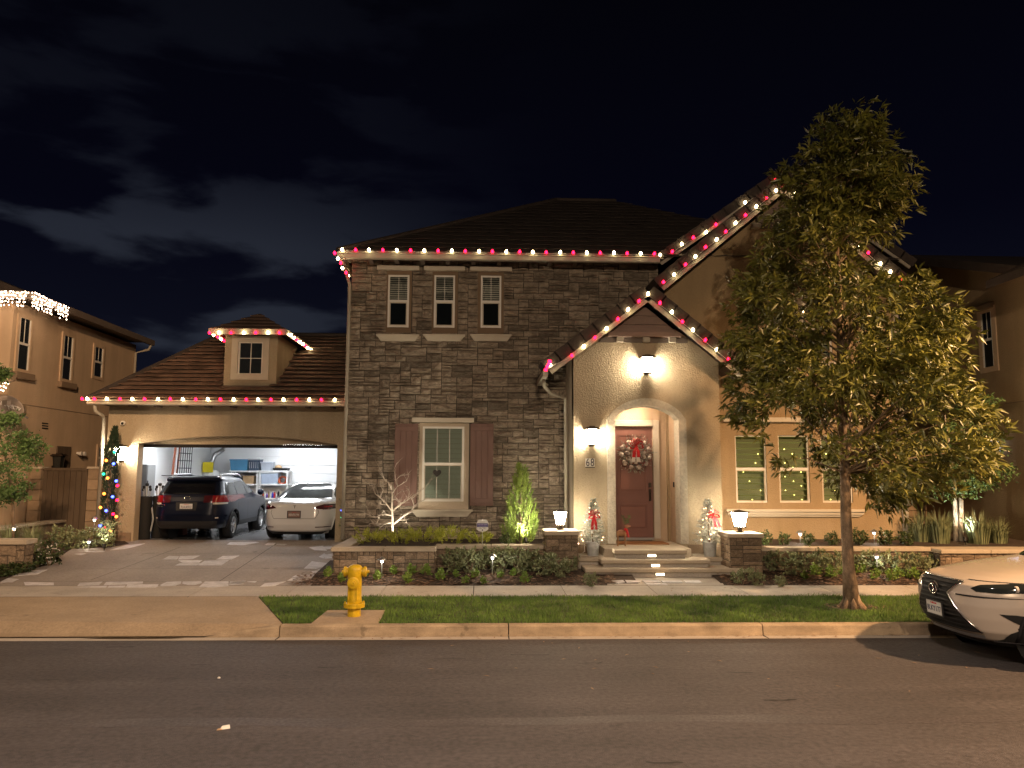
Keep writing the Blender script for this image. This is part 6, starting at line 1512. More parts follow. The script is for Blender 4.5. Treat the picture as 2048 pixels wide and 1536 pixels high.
    def plate(s, body, size, p, rot, base='plate', ink='plate_ink', frame=True):
        o = MB().bev(-.155, .155, -.006, .006, -.078, .078, .004).build('number_plate', base, s.t, local=True); o.location = p; o.rotation_euler = rot
        t = text('lettering', body, size, (0, -.0068, -.012), ink, o, local=True, depth=.002, sx=.82)
        t2 = text('lettering', 'California', .03, (0, -.0068, .052), 'ribbon', o, local=True, depth=.002)
        if frame: f_ = MB(); frame_mb(f_, -.17, .17, -.09, .09, -.012, .004, .014); f_.build('plate_frame', 'car_plastic', o, local=True)
        return o
# --- dark estate car in the garage
q = GS(402, 1077, .6, 20, 0); WX_, WYc = -7.40, 21.95
lev = [(.31, -2.30, 2.25, .86, 5), (.40, -2.37, 2.36, .89, 5.5), (.50, -2.39, 2.38, .90, 6), (.66, -2.40, 2.39, .91, 6), (.80, -2.37, 2.36, .91, 6), (.92, -2.34, 2.27, .905, 6), (.98, -2.33, 2.10, .90, 6), (1.03, -2.31, 1.6, .885, 6), (1.08, -2.29, 1.1, .87, 6.5),
       (1.16, -2.25, .90, .845, 7), (1.32, -2.12, .54, .775, 7), (1.47, -1.98, .2, .715, 7), (1.53, -2.04, -.02, .69, 7), (1.575, -2.0, -.3, .64, 6), (1.60, -1.80, -.6, .55, 5)]
W1 = Car('estate_car', 'dark blue estate car with roof rails parked in the lit garage', (WX_, WYc, .602), R(91.5), lev)
W1.start(); W1.body('wagon_paint', (1.36, -1.38), .34)
for x in (1.36, -1.38):
    for sd in (1, -1): W1.wheel(x, sd * .79, .345, sd)
W1.finish()
W1.patch('rear_window', 'rear', [(1.16, -.72, .72), (1.22, -.71, .71), (1.34, -.68, .68), (1.475, -.62, .62)], 'wagon_glass', .005)
W1.patch('spoiler', 'rear', [(1.48, -.67, .67), (1.53, -.65, .65), (1.555, -.61, .61)], 'wagon_paint', .02)
for sd, k in ((1, 'left'), (-1, 'right')):
    W1.patch('quarter_window', k, [(1.13, -1.90, -1.12), (1.25, -1.88, -1.12), (1.43, -1.70, -1.12)], 'car_glass', .006)
    W1.patch('door_window', k, [(1.12, -1.04, -.22), (1.25, -1.04, -.22), (1.45, -1.02, -.22)], 'car_glass', .006); W1.patch('door_window', k, [(1.12, -.14, .92), (1.25, -.14, .66), (1.45, -.14, .16)], 'car_glass', .006)
    W1.patch('sill_trim', k, [(.32, -.92, .9), (.44, -.92, .9)], 'car_plastic', .012)
    for x0_ in (-1.08, -.18): W1.patch('door_seam', k, [(.40, x0_, x0_ + .012), (1.0, x0_, x0_ + .012)], 'rubber', .003, n=1)
    m_ = MB(); m_.tube([(-1.75, sd * .60, 1.565), (-1.65, sd * .60, 1.64), (-.3, sd * .62, 1.65), (.0, sd * .62, 1.59), (.1, sd * .62, 1.55)], [.02, .024, .024, .022, .014], 8); m_.build('roof_rail', 'alloy', W1.t, local=True, smooth=True)
    MB().lathe([(.001, -.1), (.075, -.06), (.09, 0), (.07, .05), (.001, .07)], (.80, sd * .99, 1.14), 12, 'x').build('mirror', 'wagon_paint', W1.t, local=True, smooth=True)
    for a_, b_, mt in ((.60, .895, 'tail_red'), (.40, .595, 'tail_dark')):
        u = sorted((sd * a_, sd * b_)); o = W1.patch('tail_light', 'rear', [(.95, *u), (1.12, *u)], mt, .012)
    u = sorted((sd * .62, sd * .86)); W1.patch('indicator', 'rear', [(.905, *u), (.945, *u)], 'tail_clear', .011)
    W1.patch('tail_light', k, [(.95, -2.29, -2.18), (1.12, -2.24, -2.10)], 'tail_red', .008)
    W1.patch('reflector', 'rear', [(.56, sd * .72 - .03, sd * .72 + .03), (.59, sd * .72 - .03, sd * .72 + .03)], 'tail_clear', .008)
W1.patch('bumper', 'rear', [(.32, -.80, .80), (.50, -.85, .85)], 'car_plastic', .012)
W1.patch('bumper', 'rear', [(.60, -.86, .86), (.635, -.86, .86)], 'wagon_paint', .02)
W1.patch('plate_recess', 'rear', [(.76, -.24, .24), (.96, -.26, .26)], 'car_plastic', .003)
W1.plate('7LKA912', .085, (W1.pt('rear', 0, .86).x - .012, 0, .85), (0, 0, R(-90)), 'sedan_paint')
m_ = MB(); m_.lathe([(.075, 0), (.085, .006), (.075, .012)], (0, 0, 0), 20, 'x', False); o = m_.build('emblem', 'chrome', W1.t, local=True); o.location = (W1.pt('rear', 0, 1.06).x - .016, 0, 1.06); o.scale = (1, 1, .55)
m_ = MB(); m_.box(-2.262, -2.245, -.30, .34, 1.165, 1.18); m_.build('wiper', 'rubber', W1.t, local=True)
for yy, zz, w_ in ((.62, .885, .2), (.64, .845, .12)): W1.patch('badge', 'rear', [(zz, yy - w_ / 2, yy + w_ / 2), (zz + .018, yy - w_ / 2, yy + w_ / 2)], 'chrome', .006, n=3, sub=1)
# --- white saloon in the garage
lev = [(.16, -2.18, 2.25, .80, 4.6), (.26, -2.30, 2.33, .87, 5), (.40, -2.35, 2.36, .91, 5), (.58, -2.36, 2.35, .925, 5), (.74, -2.34, 2.30, .925, 5), (.86, -2.31, 2.16, .92, 5), (.92, -2.28, 1.9, .91, 5), (.96, -2.20, 1.55, .89, 5), (1.0, -1.9, 1.3, .865, 5),
       (1.04, -1.62, 1.1, .83, 5), (1.14, -1.35, .86, .765, 5), (1.26, -1.02, .55, .70, 5), (1.36, -.68, .22, .62, 4.6), (1.41, -.45, .0, .54, 4), (1.435, -.25, -.1, .42, 4)]
TX_, TYc = -4.60, 22.1
S1 = Car('saloon_car', 'white saloon car parked in the garage beside the estate car', (TX_, TYc, .602), R(90 - 3), lev)
S1.start(); S1.body('sedan_paint', (1.45, -1.42), .335)
for x in (1.45, -1.42):
    for sd in (1, -1): S1.wheel(x, sd * .80, .335, sd)
S1.finish('sedan_paint')
S1.patch('rear_window', 'rear', [(1.045, -.72, .72), (1.15, -.66, .66), (1.26, -.60, .60), (1.36, -.50, .50), (1.40, -.42, .42)], 'car_glass', .006)
S1.patch('boot_lip', 'rear', [(.925, -.80, .80), (.955, -.78, .78)], 'sedan_paint', .02)
for sd, k in ((1, 'left'), (-1, 'right')):
    S1.patch('door_window', k, [(1.02, -1.35, -.1), (1.12, -1.2, -.1), (1.28, -.80, -.1), (1.34, -.55, -.1)], 'car_glass', .006); S1.patch('door_window', k, [(1.02, 0, 1.0), (1.14, 0, .75), (1.34, 0, .2)], 'car_glass', .006)
    u = sorted((sd * .52, sd * .90)); S1.patch('tail_light', 'rear', [(.785, *sorted((sd * .62, sd * .90))), (.81, *sorted((sd * .46, sd * .905))), (.86, *sorted((sd * .54, sd * .905))), (.91, *sorted((sd * .70, sd * .89)))], 'tail_dark', .010)
    S1.patch('tail_light', k, [(.775, -2.22, -2.0), (.80, -2.24, -1.9), (.86, -2.18, -1.94)], 'tail_dark', .008)
    S1.patch('lamp_core', 'rear', [(.83, *sorted((sd * .70, sd * .84))), (.865, *sorted((sd * .70, sd * .84)))], 'tail_red', .014)
    S1.patch('reflector', 'rear', [(.335, *sorted((sd * .52, sd * .82))), (.355, *sorted((sd * .52, sd * .82)))], 'tail_dark', .008)
    u = sorted((sd * .57, sd * .575))
S1.patch('diffuser', 'rear', [(.165, -.62, .62), (.235, -.74, .74)], 'car_plastic', .012)
S1.patch('boot_seam', 'rear', [(.55, -.52, .52), (.558, -.52, .52)], 'rubber', .004)
for sd in (-1, 1): S1.patch('boot_seam', 'rear', [(.555, sd * .52 - .004, sd * .52 + .004), (.70, sd * .60 - .004, sd * .60 + .004), (.77, sd * .58 - .004, sd * .58 + .004)], 'rubber', .004, n=1)
S1.plate('8BVR194', .085, (S1.pt('rear', 0, .66).x - .012, 0, .66), (0, 0, R(-90)), 'plate_brown', 'plate')
x = S1.pt('rear', 0, .85).x - .012
m_ = MB(); m_.box(x - .004, x, -.006, .006, .81, .865); m_.box(x - .004, x, -.032, .032, .866, .878); m_.build('emblem', 'rubber', S1.t, local=True)
# --- silver crossover at the kerb
lev = [(.20, -2.2, 2.02, .78, 3.2), (.27, -2.25, 2.17, .84, 3.4), (.36, -2.3, 2.25, .885, 3.5), (.50, -2.32, 2.31, .905, 3.5), (.64, -2.32, 2.335, .925, 3.5), (.76, -2.31, 2.325, .93, 3.5), (.85, -2.3, 2.28, .93, 3.5), (.905, -2.28, 2.20, .92, 3.4), (.945, -2.27, 2.06, .90, 3.3), (.98, -2.26, 1.88, .875, 3.3),
       (1.015, -2.25, 1.66, .85, 3.4), (1.045, -2.24, 1.42, .83, 3.6), (1.07, -2.23, 1.18, .815, 4), (1.09, -2.22, .98, .80, 4.4), (1.22, -2.1, .70, .765, 5), (1.40, -1.95, .30, .71, 5), (1.54, -1.8, -.05, .65, 5), (1.60, -1.6, -.35, .58, 5), (1.63, -1.4, -.55, .48, 4.5)]
SC = 1.12; nose = P(1871, 1180, 10.2).x
V1 = Car('crossover_car', 'pale silver crossover with dark slatted grille parked at the kerb', (nose + 2.335 * SC, 10.22, 0), R(180), lev, None, SC)
V1.start(); V1.body('suv_paint', (1.40, -1.26), .37, sub=6, N=128)
for x in (1.40, -1.26):
    for sd in (1, -1): V1.wheel(x, sd * .80, .37, sd, wd=.23)
V1.finish()
sp = [(.345, -.53, .53), (.50, -.43, .43), (.70, -.27, .27), (.745, -.245, .245), (.80, -.30, .30), (.885, -.375, .375)]
V1.patch('grille', 'front', sp, 'rubber', .008, n=16, sub=5)
def sp_at(z):
    for a, b in zip(sp, sp[1:]):
        if a[0] <= z <= b[0]: t = (z - a[0]) / (b[0] - a[0]); return lerp(a[2], b[2], t)
    return .3
for k in range(11):
    z = .375 + k * .0475; h = sp_at(z) - .02; V1.patch('grille_slat', 'front', [(z - .010, -h, h), (z + .006, -h, h)], 'car_plastic', .024, n=14, sub=1)
for sd in (1, -1):
    pts = [V1.pt('front', sd * (h + .008), z) + Vector((.014, 0, 0)) for z, _, h in [(a, 0, sp_at(a)) for a in [.345, .42, .5, .6, .7, .745, .77, .8, .84, .885]]]
    MB().tube(pts, .010, 6).build('grille_edge', 'chrome', V1.t, local=True, smooth=True)
pts = [V1.pt('front', u, .887 - .0 * u) + Vector((.012, 0, .002)) for u in [lerp(-.38, .38, k / 10) for k in range(11)]]; MB().tube(pts, .008, 6).build('grille_edge', 'chrome', V1.t, local=True)
ex = V1.pt('front', 0, .745).x + .03
m_ = MB(); ring = [(ex, math.cos(a) * .075, .755 + math.sin(a) * .058) for a in [math.tau * k / 28 for k in range(29)]]; m_.tube(ring, .0075, 6)
m_.tube([(ex + .003, .0, .80), (ex + .004, .038, .735), (ex + .003, -.045, .728)], [.010, .011, .006], 6); m_.tube([(ex + .003, -.018, .808), (ex + .003, .0, .80)], .008, 6); m_.build('emblem', 'chrome', V1.t, local=True, smooth=True)
MB().lathe([(.085, 0), (.085, -.02), (.001, -.021)], (ex - .004, 0, .755), 24, 'x').build('emblem_plate', 'rubber', V1.t, local=True)
V1.plate('8LKY177', .088, (V1.pt('front', 0, .545).x + .03, 0, .535), (R(4), 0, R(90)))
for sd, k in ((1, 'left'), (-1, 'right')):
    V1.patch('headlight', 'front', [(.795, *sorted((sd * .56, sd * .72))), (.825, *sorted((sd * .50, sd * .86))), (.865, *sorted((sd * .56, sd * .905))), (.90, *sorted((sd * .74, sd * .912)))], 'car_glass', .010)
    o = MB().lathe([(.001, 0), (.035, .004), (.04, -.02)], V1.pt('front', sd * .76, .845) + Vector((.006, 0, 0)), 14, 'x').build('headlight_lens', 'tail_clear', V1.t, local=True)
    V1.patch('headlight', k, [(.84, 1.55, 2.0), (.875, 1.40, 1.98), (.90, 1.36, 1.9)], 'car_glass', .008)
    V1.patch('running_light', 'front', [(.735, *sorted((sd * .36, sd * .62))), (.752, *sorted((sd * .36, sd * .88)))], 'car_plastic', .008)
    V1.patch('fog_duct', 'front', [(.27, *sorted((sd * .56, sd * .84))), (.30, *sorted((sd * .62, sd * .865))), (.44, *sorted((sd * .77, sd * .885))), (.56, *sorted((sd * .70, sd * .80))), (.575, *sorted((sd * .69, sd * .76)))], 'rubber', .008)
    V1.patch('duct_trim', 'front', [(.262, *sorted((sd * .54, sd * .80))), (.275, *sorted((sd * .54, sd * .80)))], 'chrome', .016)
    V1.patch('door_window', k, [(1.10, -.3, .80), (1.25, -.3, .50), (1.5, -.3, -.1)], 'car_glass', .006)
    V1.patch('bonnet_seam', 'front', [(.905, *sorted((sd * .38, sd * .84))), (.910, *sorted((sd * .38, sd * .84)))], 'rubber', .003, n=12, sub=1)
V1.patch('skid_plate', 'front', [(.285, -.50, .50), (.325, -.52, .52)], 'alloy', .014)
V1.patch('lower_bumper', 'front', [(.20, -.74, .74), (.255, -.76, .76)], 'rubber', .010)
V1.patch('windscreen', 'front', [(1.095, -.70, .70), (1.22, -.68, .68), (1.40, -.63, .63), (1.53, -.57, .57)], 'car_glass', .006)
m_ = MB(); m_.tube([V1.pt('front', .72, 1.08) + Vector((-.02, 0, .02)), V1.pt('front', .0, 1.10) + Vector((.0, 0, .02))], .012, 6); m_.build('wiper', 'rubber', V1.t, local=True)

# ------------------------------------------------------------------ small things
# yellow hydrant
hb = G(708, 1231, .165)
HY = thing('fire_hydrant', 'yellow fire hydrant on its concrete pad in the grass verge', 'fire hydrant', hb)
r_ = .105
m_ = MB().lathe([(.10, -.01), (.10, .10), (.102, .14)], n=24); m_.build('standpipe', 'hydrant_yellow', HY, local=True, smooth=False)
m_ = MB().lathe([(.102, .12), (.158, .125), (.158, .152), (.16, .155), (.16, .185), (.158, .188), (.105, .19)], n=28); m_.build('flange', 'hydrant_yellow', HY, local=True)
m_ = MB().lathe([(.106, .188), (.112, .21), (.106, .26), (.104, .56), (.115, .60), (.118, .68), (.112, .715), (.085, .745), (.05, .757), (.001, .76)], n=28); smooth_angle(m_.build('barrel', 'hydrant_yellow', HY, local=True), 40)
m_ = MB()
for k in range(8):
    a = k / 8 * math.tau + .2; m_.lathe([(.013, .188), (.013, .212), (.001, .213)], (math.cos(a) * .138, math.sin(a) * .138, 0), 6)
m_.build('bolt', 'hydrant_yellow', HY, local=True)
for sx in (-1, 1):
    m_ = MB().lathe([(.062, sx * .08), (.062, sx * .13), (.078, sx * .132), (.078, sx * .165), (.06, sx * .175), (.03, sx * .182), (.024, sx * .184), (.024, sx * (.215 if sx > 0 else .20)), (.001, sx * (.217 if sx > 0 else .202))], (0, 0, .655), 16, 'x'); smooth_angle(m_.build('side_cap', 'hydrant_yellow', HY, local=True), 40)
m_ = MB().lathe([(.075, -.085), (.075, -.115), (.088, -.117), (.088, -.14), (.075, -.146), (.05, -.146), (.046, -.152), (.026, -.154), (.024, -.175), (.001, -.176)], (-.005, 0, .50), 24, 'y'); smooth_angle(m_.build('front_cap', 'hydrant_yellow', HY, local=True), 40)
MB().bev(.04, .06, -.113, -.09, .24, .42, .004).build('rib', 'hydrant_yellow', HY, local=True); MB().bev(-.085, -.07, -.095, -.07, .24, .42, .004).build('rib', 'hydrant_yellow', HY, local=True)
MB().tube([(.185, 0, .60), (.20, -.02, .585), (.21, -.01, .62)], .006, 5).build('chain', 'black_metal', HY, local=True)
# wreath on the door
wp = P(1269, 908, DY - .02); rd = random.Random(12)
WR_ = thing('wreath', 'frosted pine cone wreath with red bow hanging on the front door', 'wreath', (wp.x, DY - .03, wp.z))
m_ = MB(); mc = MB()
for k in range(700):
    a = rd.uniform(0, math.tau); r = .215 + rd.gauss(0, .07); p = Vector((math.cos(a) * r, -.04 - rd.random() * .07, math.sin(a) * r)); m_.leaf(p, Vector((math.cos(a), -.5, math.sin(a))) + rvec(rd) * .9, rd.uniform(.05, .1), .014, fold=.1)
m_.build('foliage', 'frost_green', WR_, local=True, recalc=False)
cone_me = MB().lathe([(.001, -.045), (.03, -.03), (.042, -.005), (.034, .02), (.018, .04), (.001, .05)], n=9)
for k in range(99):
    a = k / 33 * math.tau + rd.uniform(-.08, .08); r = .20 + (-.135, -.03, .085)[k % 3] + rd.uniform(-.015, .015); s_ = rd.uniform(.7, 1.15); c_ = Vector((math.cos(a) * r, -.10 - rd.random() * .03, math.sin(a) * r)); M3 = rvec(rd).to_track_quat('Z', 'Y').to_matrix()
    MB().add([c_ + M3 @ (Vector(v) * s_) for v in cone_me.v], cone_me.f).build('pine_cone', 'cone', WR_, local=True)
m_ = MB()
for k in range(70):
    a = rd.uniform(0, math.tau); r = .235 + rd.gauss(0, .06); m_.leaf(Vector((math.cos(a) * r, -.13, math.sin(a) * r)), rvec(rd) + Vector((0, -.6, 0)), .03, .02, fold=.2)
m_.build('berry', 'ribbon', WR_, local=True, recalc=False)
def bow(par, c, s, tail=.3, mat_='ribbon', lean=0):
    m_ = MB(); c = Vector(c)
    for k, a in enumerate((20, 75, 110, 160, 200, 330, 50, 135)):
        d = Vector((math.cos(R(a)), -.25, math.sin(R(a)))); sd = Vector((-math.sin(R(a)), -.2, math.cos(R(a)))) * .32 * s; pts = [c, c + d * s * .55 + sd * .8 + Vector((0, -.3 * s, 0)), c + d * s, c + d * s * .55 - sd * .8 + Vector((0, .05 * s, 0))]
        w_ = Vector((0, -.28 * s, 0)) + sd * .5
        m_.add([pts[0], pts[1], pts[1] + w_, pts[0] + w_ * .4, pts[2], pts[2] + w_, pts[3], pts[3] + w_], [(0, 1, 2, 3), (1, 4, 5, 2), (4, 6, 7, 5), (6, 0, 3, 7)])
    for sx in (-.35, .3):
        t0 = c + Vector((0, -.1 * s, 0)); e_ = c + Vector((sx * s + lean, -.08 * s, -tail)); w_ = Vector((.22 * s, 0, 0)); mm = t0.lerp(e_, .5) + Vector((sx * s * .25, -.1 * s, 0)); m_.add([t0 - w_ * .3, t0 + w_ * .3, mm + w_, mm - w_, e_ + w_, e_ - w_], [(0, 1, 2, 3), (3, 2, 4, 5)])
    return m_.build('bow', mat_, par, local=True, recalc=False)
bow(WR_, (0, -.17, .17), .15, .24); bow(WR_, (-.005, -.15, .16), .16, .32, 'ribbon_white'); WR_.scale = (1.16,) * 3
# frosted potted trees
def potted(p, h, label, lean, seed, n_l):
    rd = random.Random(seed); t = thing('potted_tree', label, 'potted tree', p, 'frosted potted trees by the door')
    m_ = MB().lathe([(.115, 0), (.145, .27), (.155, .275), (.155, .30), (.14, .302), (.13, .27), (.001, .268)], n=20); smooth_angle(m_.build('pot', 'zinc', t, local=True), 40)
    MB().tube([(0, 0, .25), (lean * .5, 0, h * .6), (lean, 0, h)], [.02, .014, .004], 6).build('trunk', 'bark', t, local=True)
    m_ = MB(); m2 = MB(); tips = []
    for k in range(250):
        u = (k / 250) ** 1.25; z = .31 + u * (h - .33); rr = (.30 * (1 - u) ** .85 + .03) * rd.uniform(.75, 1.1); a = k * 2.399 + rd.uniform(-.3, .3); b = Vector((lean * u, 0, z)); e_ = b + Vector((math.cos(a) * rr, math.sin(a) * rr, rr * rd.uniform(-.3, .3)))
        tips.append(e_); d0 = (e_ - b).normalized()
        for j in range(16):
            p_ = b.lerp(e_, (j + 3) / 18); (m_ if rd.random() < .62 else m2).leaf(p_, d0 + rvec(rd) * .8, rd.uniform(.035, .075), .011, fold=.1)
    tag(m_.build('crown', 'frost', t, local=True, recalc=False), kind='stuff'); tag(m2.build('crown', 'frost_green', t, local=True, recalc=False), kind='stuff')
    front = [q for q in tips if q.y < .05]; rd.shuffle(front)
    for q in front[:n_l]:
        o = bpy.data.objects.new('bulb', POTB); col.objects.link(o); o.parent = t; o.location = q + Vector((0, -.03, -.01)); o.rotation_euler = rvec(rd).to_track_quat('Z', 'Y').to_euler()
    return t
POTB = bulb_mesh(.012, .026); POTB.materials[0] = M['fairy']
a = P(1186, 1111, 16.55); PT1 = potted((a.x, 16.55, Z2 - .002), P(1186, 996, 16.55).z - Z2, 'frosted potted tree with straight red bow nearer the stone wall', .02, 5, 15); bow(PT1, (.0, -.2, .86), .13, .30)
a = P(1420, 1113, 16.45); PT2 = potted((a.x, 16.45, Z2 - .002), P(1416, 998, 16.45).z - Z2, 'frosted potted tree with slanting red bow nearer the wide windows', -.03, 6, 26); bow(PT2, (.03, -.2, .88), .13, .26, lean=.10)
m_ = MB(); x0 = P(1186, 1111, 16.55).x
CB1 = solo(MB().tube([(x0 - .15, 16.5, Z2 + .2), (x0 - .2, 16.46, Z2 + .25), (x0 - .19, 16.44, Z2 + .1), (x0 - .3, 16.42, Z2 + .03), (x0 - .1, 16.4, Z2 + .005), (x0 + .2, 16.42, Z2 + .006), (x0 + .32, 16.6, Z2 + .10), (x0 + .38, 16.6, Z2 + .11), (x0 + .4, 16.5, Z2 + .006), (x0 + .55, 16.6, Z2 + .006), (x0 + .62, 16.9, Z2 + .1)], .006, 5).build('power_cord', 'wire_white', smooth=True), 'pale power cord trailing from the potted tree by the stone wall', 'cord', 'power cords on the landing')
x0 = P(1420, 1113, 16.45).x
solo(MB().tube([(x0 - .1, 16.5, Z2 + .006), (x0 - .28, 16.4, Z2 + .006), (x0 - .4, 16.45, Z2 + .008), (x0 - .33, 16.5, Z2 + .03), (x0 - .2, 16.44, Z2 + .04)], .006, 5).build('power_cord', 'wire_white', smooth=True), 'pale power cord lying beside the potted tree near the windows', 'cord', 'power cords on the landing')
# twig reindeer by the door
a = P(1243, 1092, 16.75); RDR = thing('reindeer', 'small wooden reindeer figure with twig antlers on the top step', 'ornament', (a.x, 16.75, Z3)); s_ = 1.0
m_ = MB(); m_.lathe([(.001, -.11), (.05, -.10), (.065, 0), (.055, .09), (.001, .11)], (0, 0, .27), 10, 'x'); m_.tube([(.06, 0, .29), (.10, -.02, .36), (.10, -.03, .42)], [.035, .03, .028], 8); m_.build('body', 'wood', RDR, local=True, smooth=True)
MB().lathe([(.001, -.05), (.028, -.03), (.035, .02), (.022, .07), (.001, .09)], (.11, -.04, .43), 10, 'x').build('head', 'nose', RDR, local=True, smooth=True)
for sx in (-.075, .075):
    for sy in (-.035, .035): MB().tube([(sx, sy, .25), (sx * 1.1, sy * 1.2, 0)], .011, 6).build('leg', 'wood', RDR, local=True)
m_ = leafy([Vector((.10 + sd * .07 * t, -.03, .46 + .16 * t)) for sd in (-1, 1) for t in (.2, .45, .7, 1)], rd, 14, .06, .012, up=.5, spread=.02); m_.build('antler', 'leaf_cool', RDR, local=True, recalc=False)
MB().tube([(.05, -.07, .37), (.10, -.08, .35), (.12, -.09, .27), (.14, -.09, .2)], [.03, .032, .024, .02], 6).build('scarf', 'ribbon', RDR, local=True)
MB().bev(-.055, .03, -.075, .075, .27, .345, .01).build('saddle', 'nose', RDR, local=True)
# mat
a, b = P(1237, 1088, 17.2), P(1330, 1088, 17.2); solo(MB().bev(a.x - .02, 4.12, 17.1, 17.75, Z3, Z3 + .022, .006).build('doormat', 'coir'), 'brown coir doormat in front of the front door', 'doormat')
# house number on its plaque: two worn digits
a = P(1180, 926, PY - .01); HN = thing('house_number', 'pale house number plaque with dark digits below the wall lantern', 'number plate', (a.x, PY - .003, a.z))
MB().bev(-.105, .105, -.012, .003, -.10, .10, .008).build('plaque', 'vinyl', HN, local=True); MB().bev(-.105, .105, -.025, -.0122, -.105, -.085, .003).build('ledge', 'bronze', HN, local=True)
text('digit', '6', .24, (-.052, -.018, .005), 'digit_ink', HN, local=True, depth=.006, sx=.72); text('digit', '8', .24, (.052, -.018, .005), 'digit_ink', HN, local=True, depth=.006, sx=.72)
db = P(1343, 969, PY + .65); solo(MB().bev(xr - .022, xr - .001, PY + .5, PY + .56, db.z - .06, db.z + .06, .004).build('doorbell', 'black_metal'), 'small black doorbell on the porch side wall', 'doorbell')
# security sign in the planter
a = P(965, 1050, 16.35); SG = thing('security_sign', 'small shield shaped white and blue sign on a thin post in the planter', 'sign', (a.x, 16.4, zc1 - .05))
sh = [(-.125, -.01, .045), (-.10, -.01, .10), (-.075, -.01, .12), (0, -.01, .115), (.075, -.01, .12), (.10, -.01, .10), (.125, -.01, .045), (.118, -.01, -.03), (.125, -.01, -.075), (.08, -.01, -.115), (0, -.01, -.13), (-.08, -.01, -.115), (-.125, -.01, -.075), (-.118, -.01, -.03)]
zc_ = P(965, 1051, 16.39).z - (zc1 - .05); MB().prism([(x, y, z + zc_) for x, y, z in sh], (0, .012, 0)).build('panel', 'sign_white', SG, local=True)
MB().box(-.113, .113, -.0125, -.0102, zc_ - .03, zc_ + .045).build('band', 'sign_blue', SG, local=True)
for x0_, x1_ in ((-.10, -.04), (-.036, .022), (.028, .10)): MB().box(x0_, x1_, -.0136, -.0126, zc_ + .008, zc_ + .026).build('lettering', 'sign_lilac', SG, local=True)
MB().box(-.09, .09, -.0136, -.0126, zc_ - .018, zc_ - .008).build('lettering', 'sign_lilac', SG, local=True)
for x0_, x1_, zz in ((-.06, .06, .066), (-.065, -.03, -.05), (-.005, .06, -.05), (-.065, -.015, -.068), (.02, .062, -.068)): MB().box(x0_, x1_, -.0112, -.0102, zc_ + zz, zc_ + zz + .008).build('lettering', 'panel_grey', SG, local=True)
MB().lathe([(.014, 0), (.014, -.0015), (.001, -.002)], (0, -.0102, zc_ - .095), 12, 'y').build('emblem', 'plate_ink', SG, local=True)
MB().tube([(0, .008, -.05), (0, .008, zc_ + .13)], .009, 6).build('post', 'steel', SG, local=True)
# heart hanging in the shuttered window
a = P(874, 946, SY - .07); hp_ = []
for k in range(26):
    t = math.tau * k / 26; hp_.append((a.x + .0062 * 16 * math.sin(t) ** 3, SY - .066, a.z + .0066 * (13 * math.cos(t) - 5 * math.cos(2 * t) - 2 * math.cos(3 * t) - math.cos(4 * t))))
HT = thing('heart_ornament', 'dark heart ornament hanging in front of the shuttered window', 'ornament', (a.x, SY - .06, a.z)); MB().prism(hp_, (0, .012, 0)).build('heart', 'heart', HT); MB().tube([(a.x, SY - .06, a.z + .05), (a.x, SY - .06, a.z + .22)], .003, 4).build('cord', 'heart', HT)
# security camera dome on the garage wall
a = P(246, 846, GY - .05); SCm = thing('security_camera', 'white dome security camera high on the garage wall', 'camera', (a.x, GY - .002, a.z)); MB().lathe([(.055, 0), (.06, -.05), (.055, -.08), (.001, -.082)], (0, 0, 0), 16, 'y').build('housing', 'vinyl', SCm, local=True); MB().lathe([(.035, -.0825), (.028, -.10), (.001, -.112)], (0, 0, -.012), 14, 'y').build('lens', 'rubber', SCm, local=True)
# crushed litter on the road
a = G(449, 1457, 0); LT = thing('litter', 'small crushed white carton lying on the road', 'litter', a, None, R(20)); LT.scale = (.8,) * 3; MB().add([(-.055, -.03, 0), (.06, -.025, 0), (.05, .035, 0), (-.04, .03, 0), (-.03, -.02, .035), (.055, -.012, .04), (.042, .022, .032), (-.02, .02, .028)], [(0, 3, 2, 1), (4, 5, 6, 7), (0, 1, 5, 4), (1, 2, 6, 5), (2, 3, 7, 6), (3, 0, 4, 7)]).build('carton', 'paper', LT, local=True); MB().add([(-.09, -.05, .004), (-.03, -.06, .006), (-.02, -.01, .012), (-.07, .01, .005)], [(0, 1, 2, 3)]).build('flap', 'cardboard', LT, local=True)
a = G(438, 1357, 0); solo(MB().lathe([(.001, 0), (.018, .004), (.014, .016), (.001, .02)], a, 7).build('pebble', 'paper'), 'single small pale pebble on the road', 'pebble')

# ------------------------------------------------------------------ things inside the garage
IW = ixl + .052
def wallbox(px0, py0, px1, py1, d, name, label, cat, material, extra=None):
    a, b = PXW(px0, py0, IW + d), PXW(px1, py1, IW + d); y0, y1 = sorted((a.y, b.y)); z1, z0 = a.z, PXW(px0, py1, IW + d).z
    t = thing(name, label, cat, (IW, (y0 + y1) / 2, z0)); MB().bev(IW, IW + d, y0, y1, z0, z1, .01).build('box', material, t); MB().bev(IW + d, IW + d + .012, y0 + .02, y1 - .02, z0 + .02, z1 - .02, .006).build('door', material, t); return t
def wb(y0, y1, z0, z1, d, name, label, cat, material):
    t = thing(name, label, cat, (IW, (y0 + y1) / 2, z0)); MB().bev(IW, IW + d, y0, y1, z0, z1, .01).build('box', material, t); MB().bev(IW + d + .001, IW + d + .014, y0 + .02, y1 - .02, z0 + .02, z1 - .02, .006).build('door', material, t); MB().box(IW + d + .014, IW + d + .024, y0 + .05, y0 + .08, lerp(z0, z1, .45), lerp(z0, z1, .55)).build('latch', 'rubber', t); return t
yA = PXW(293, 940, IW + .1).y
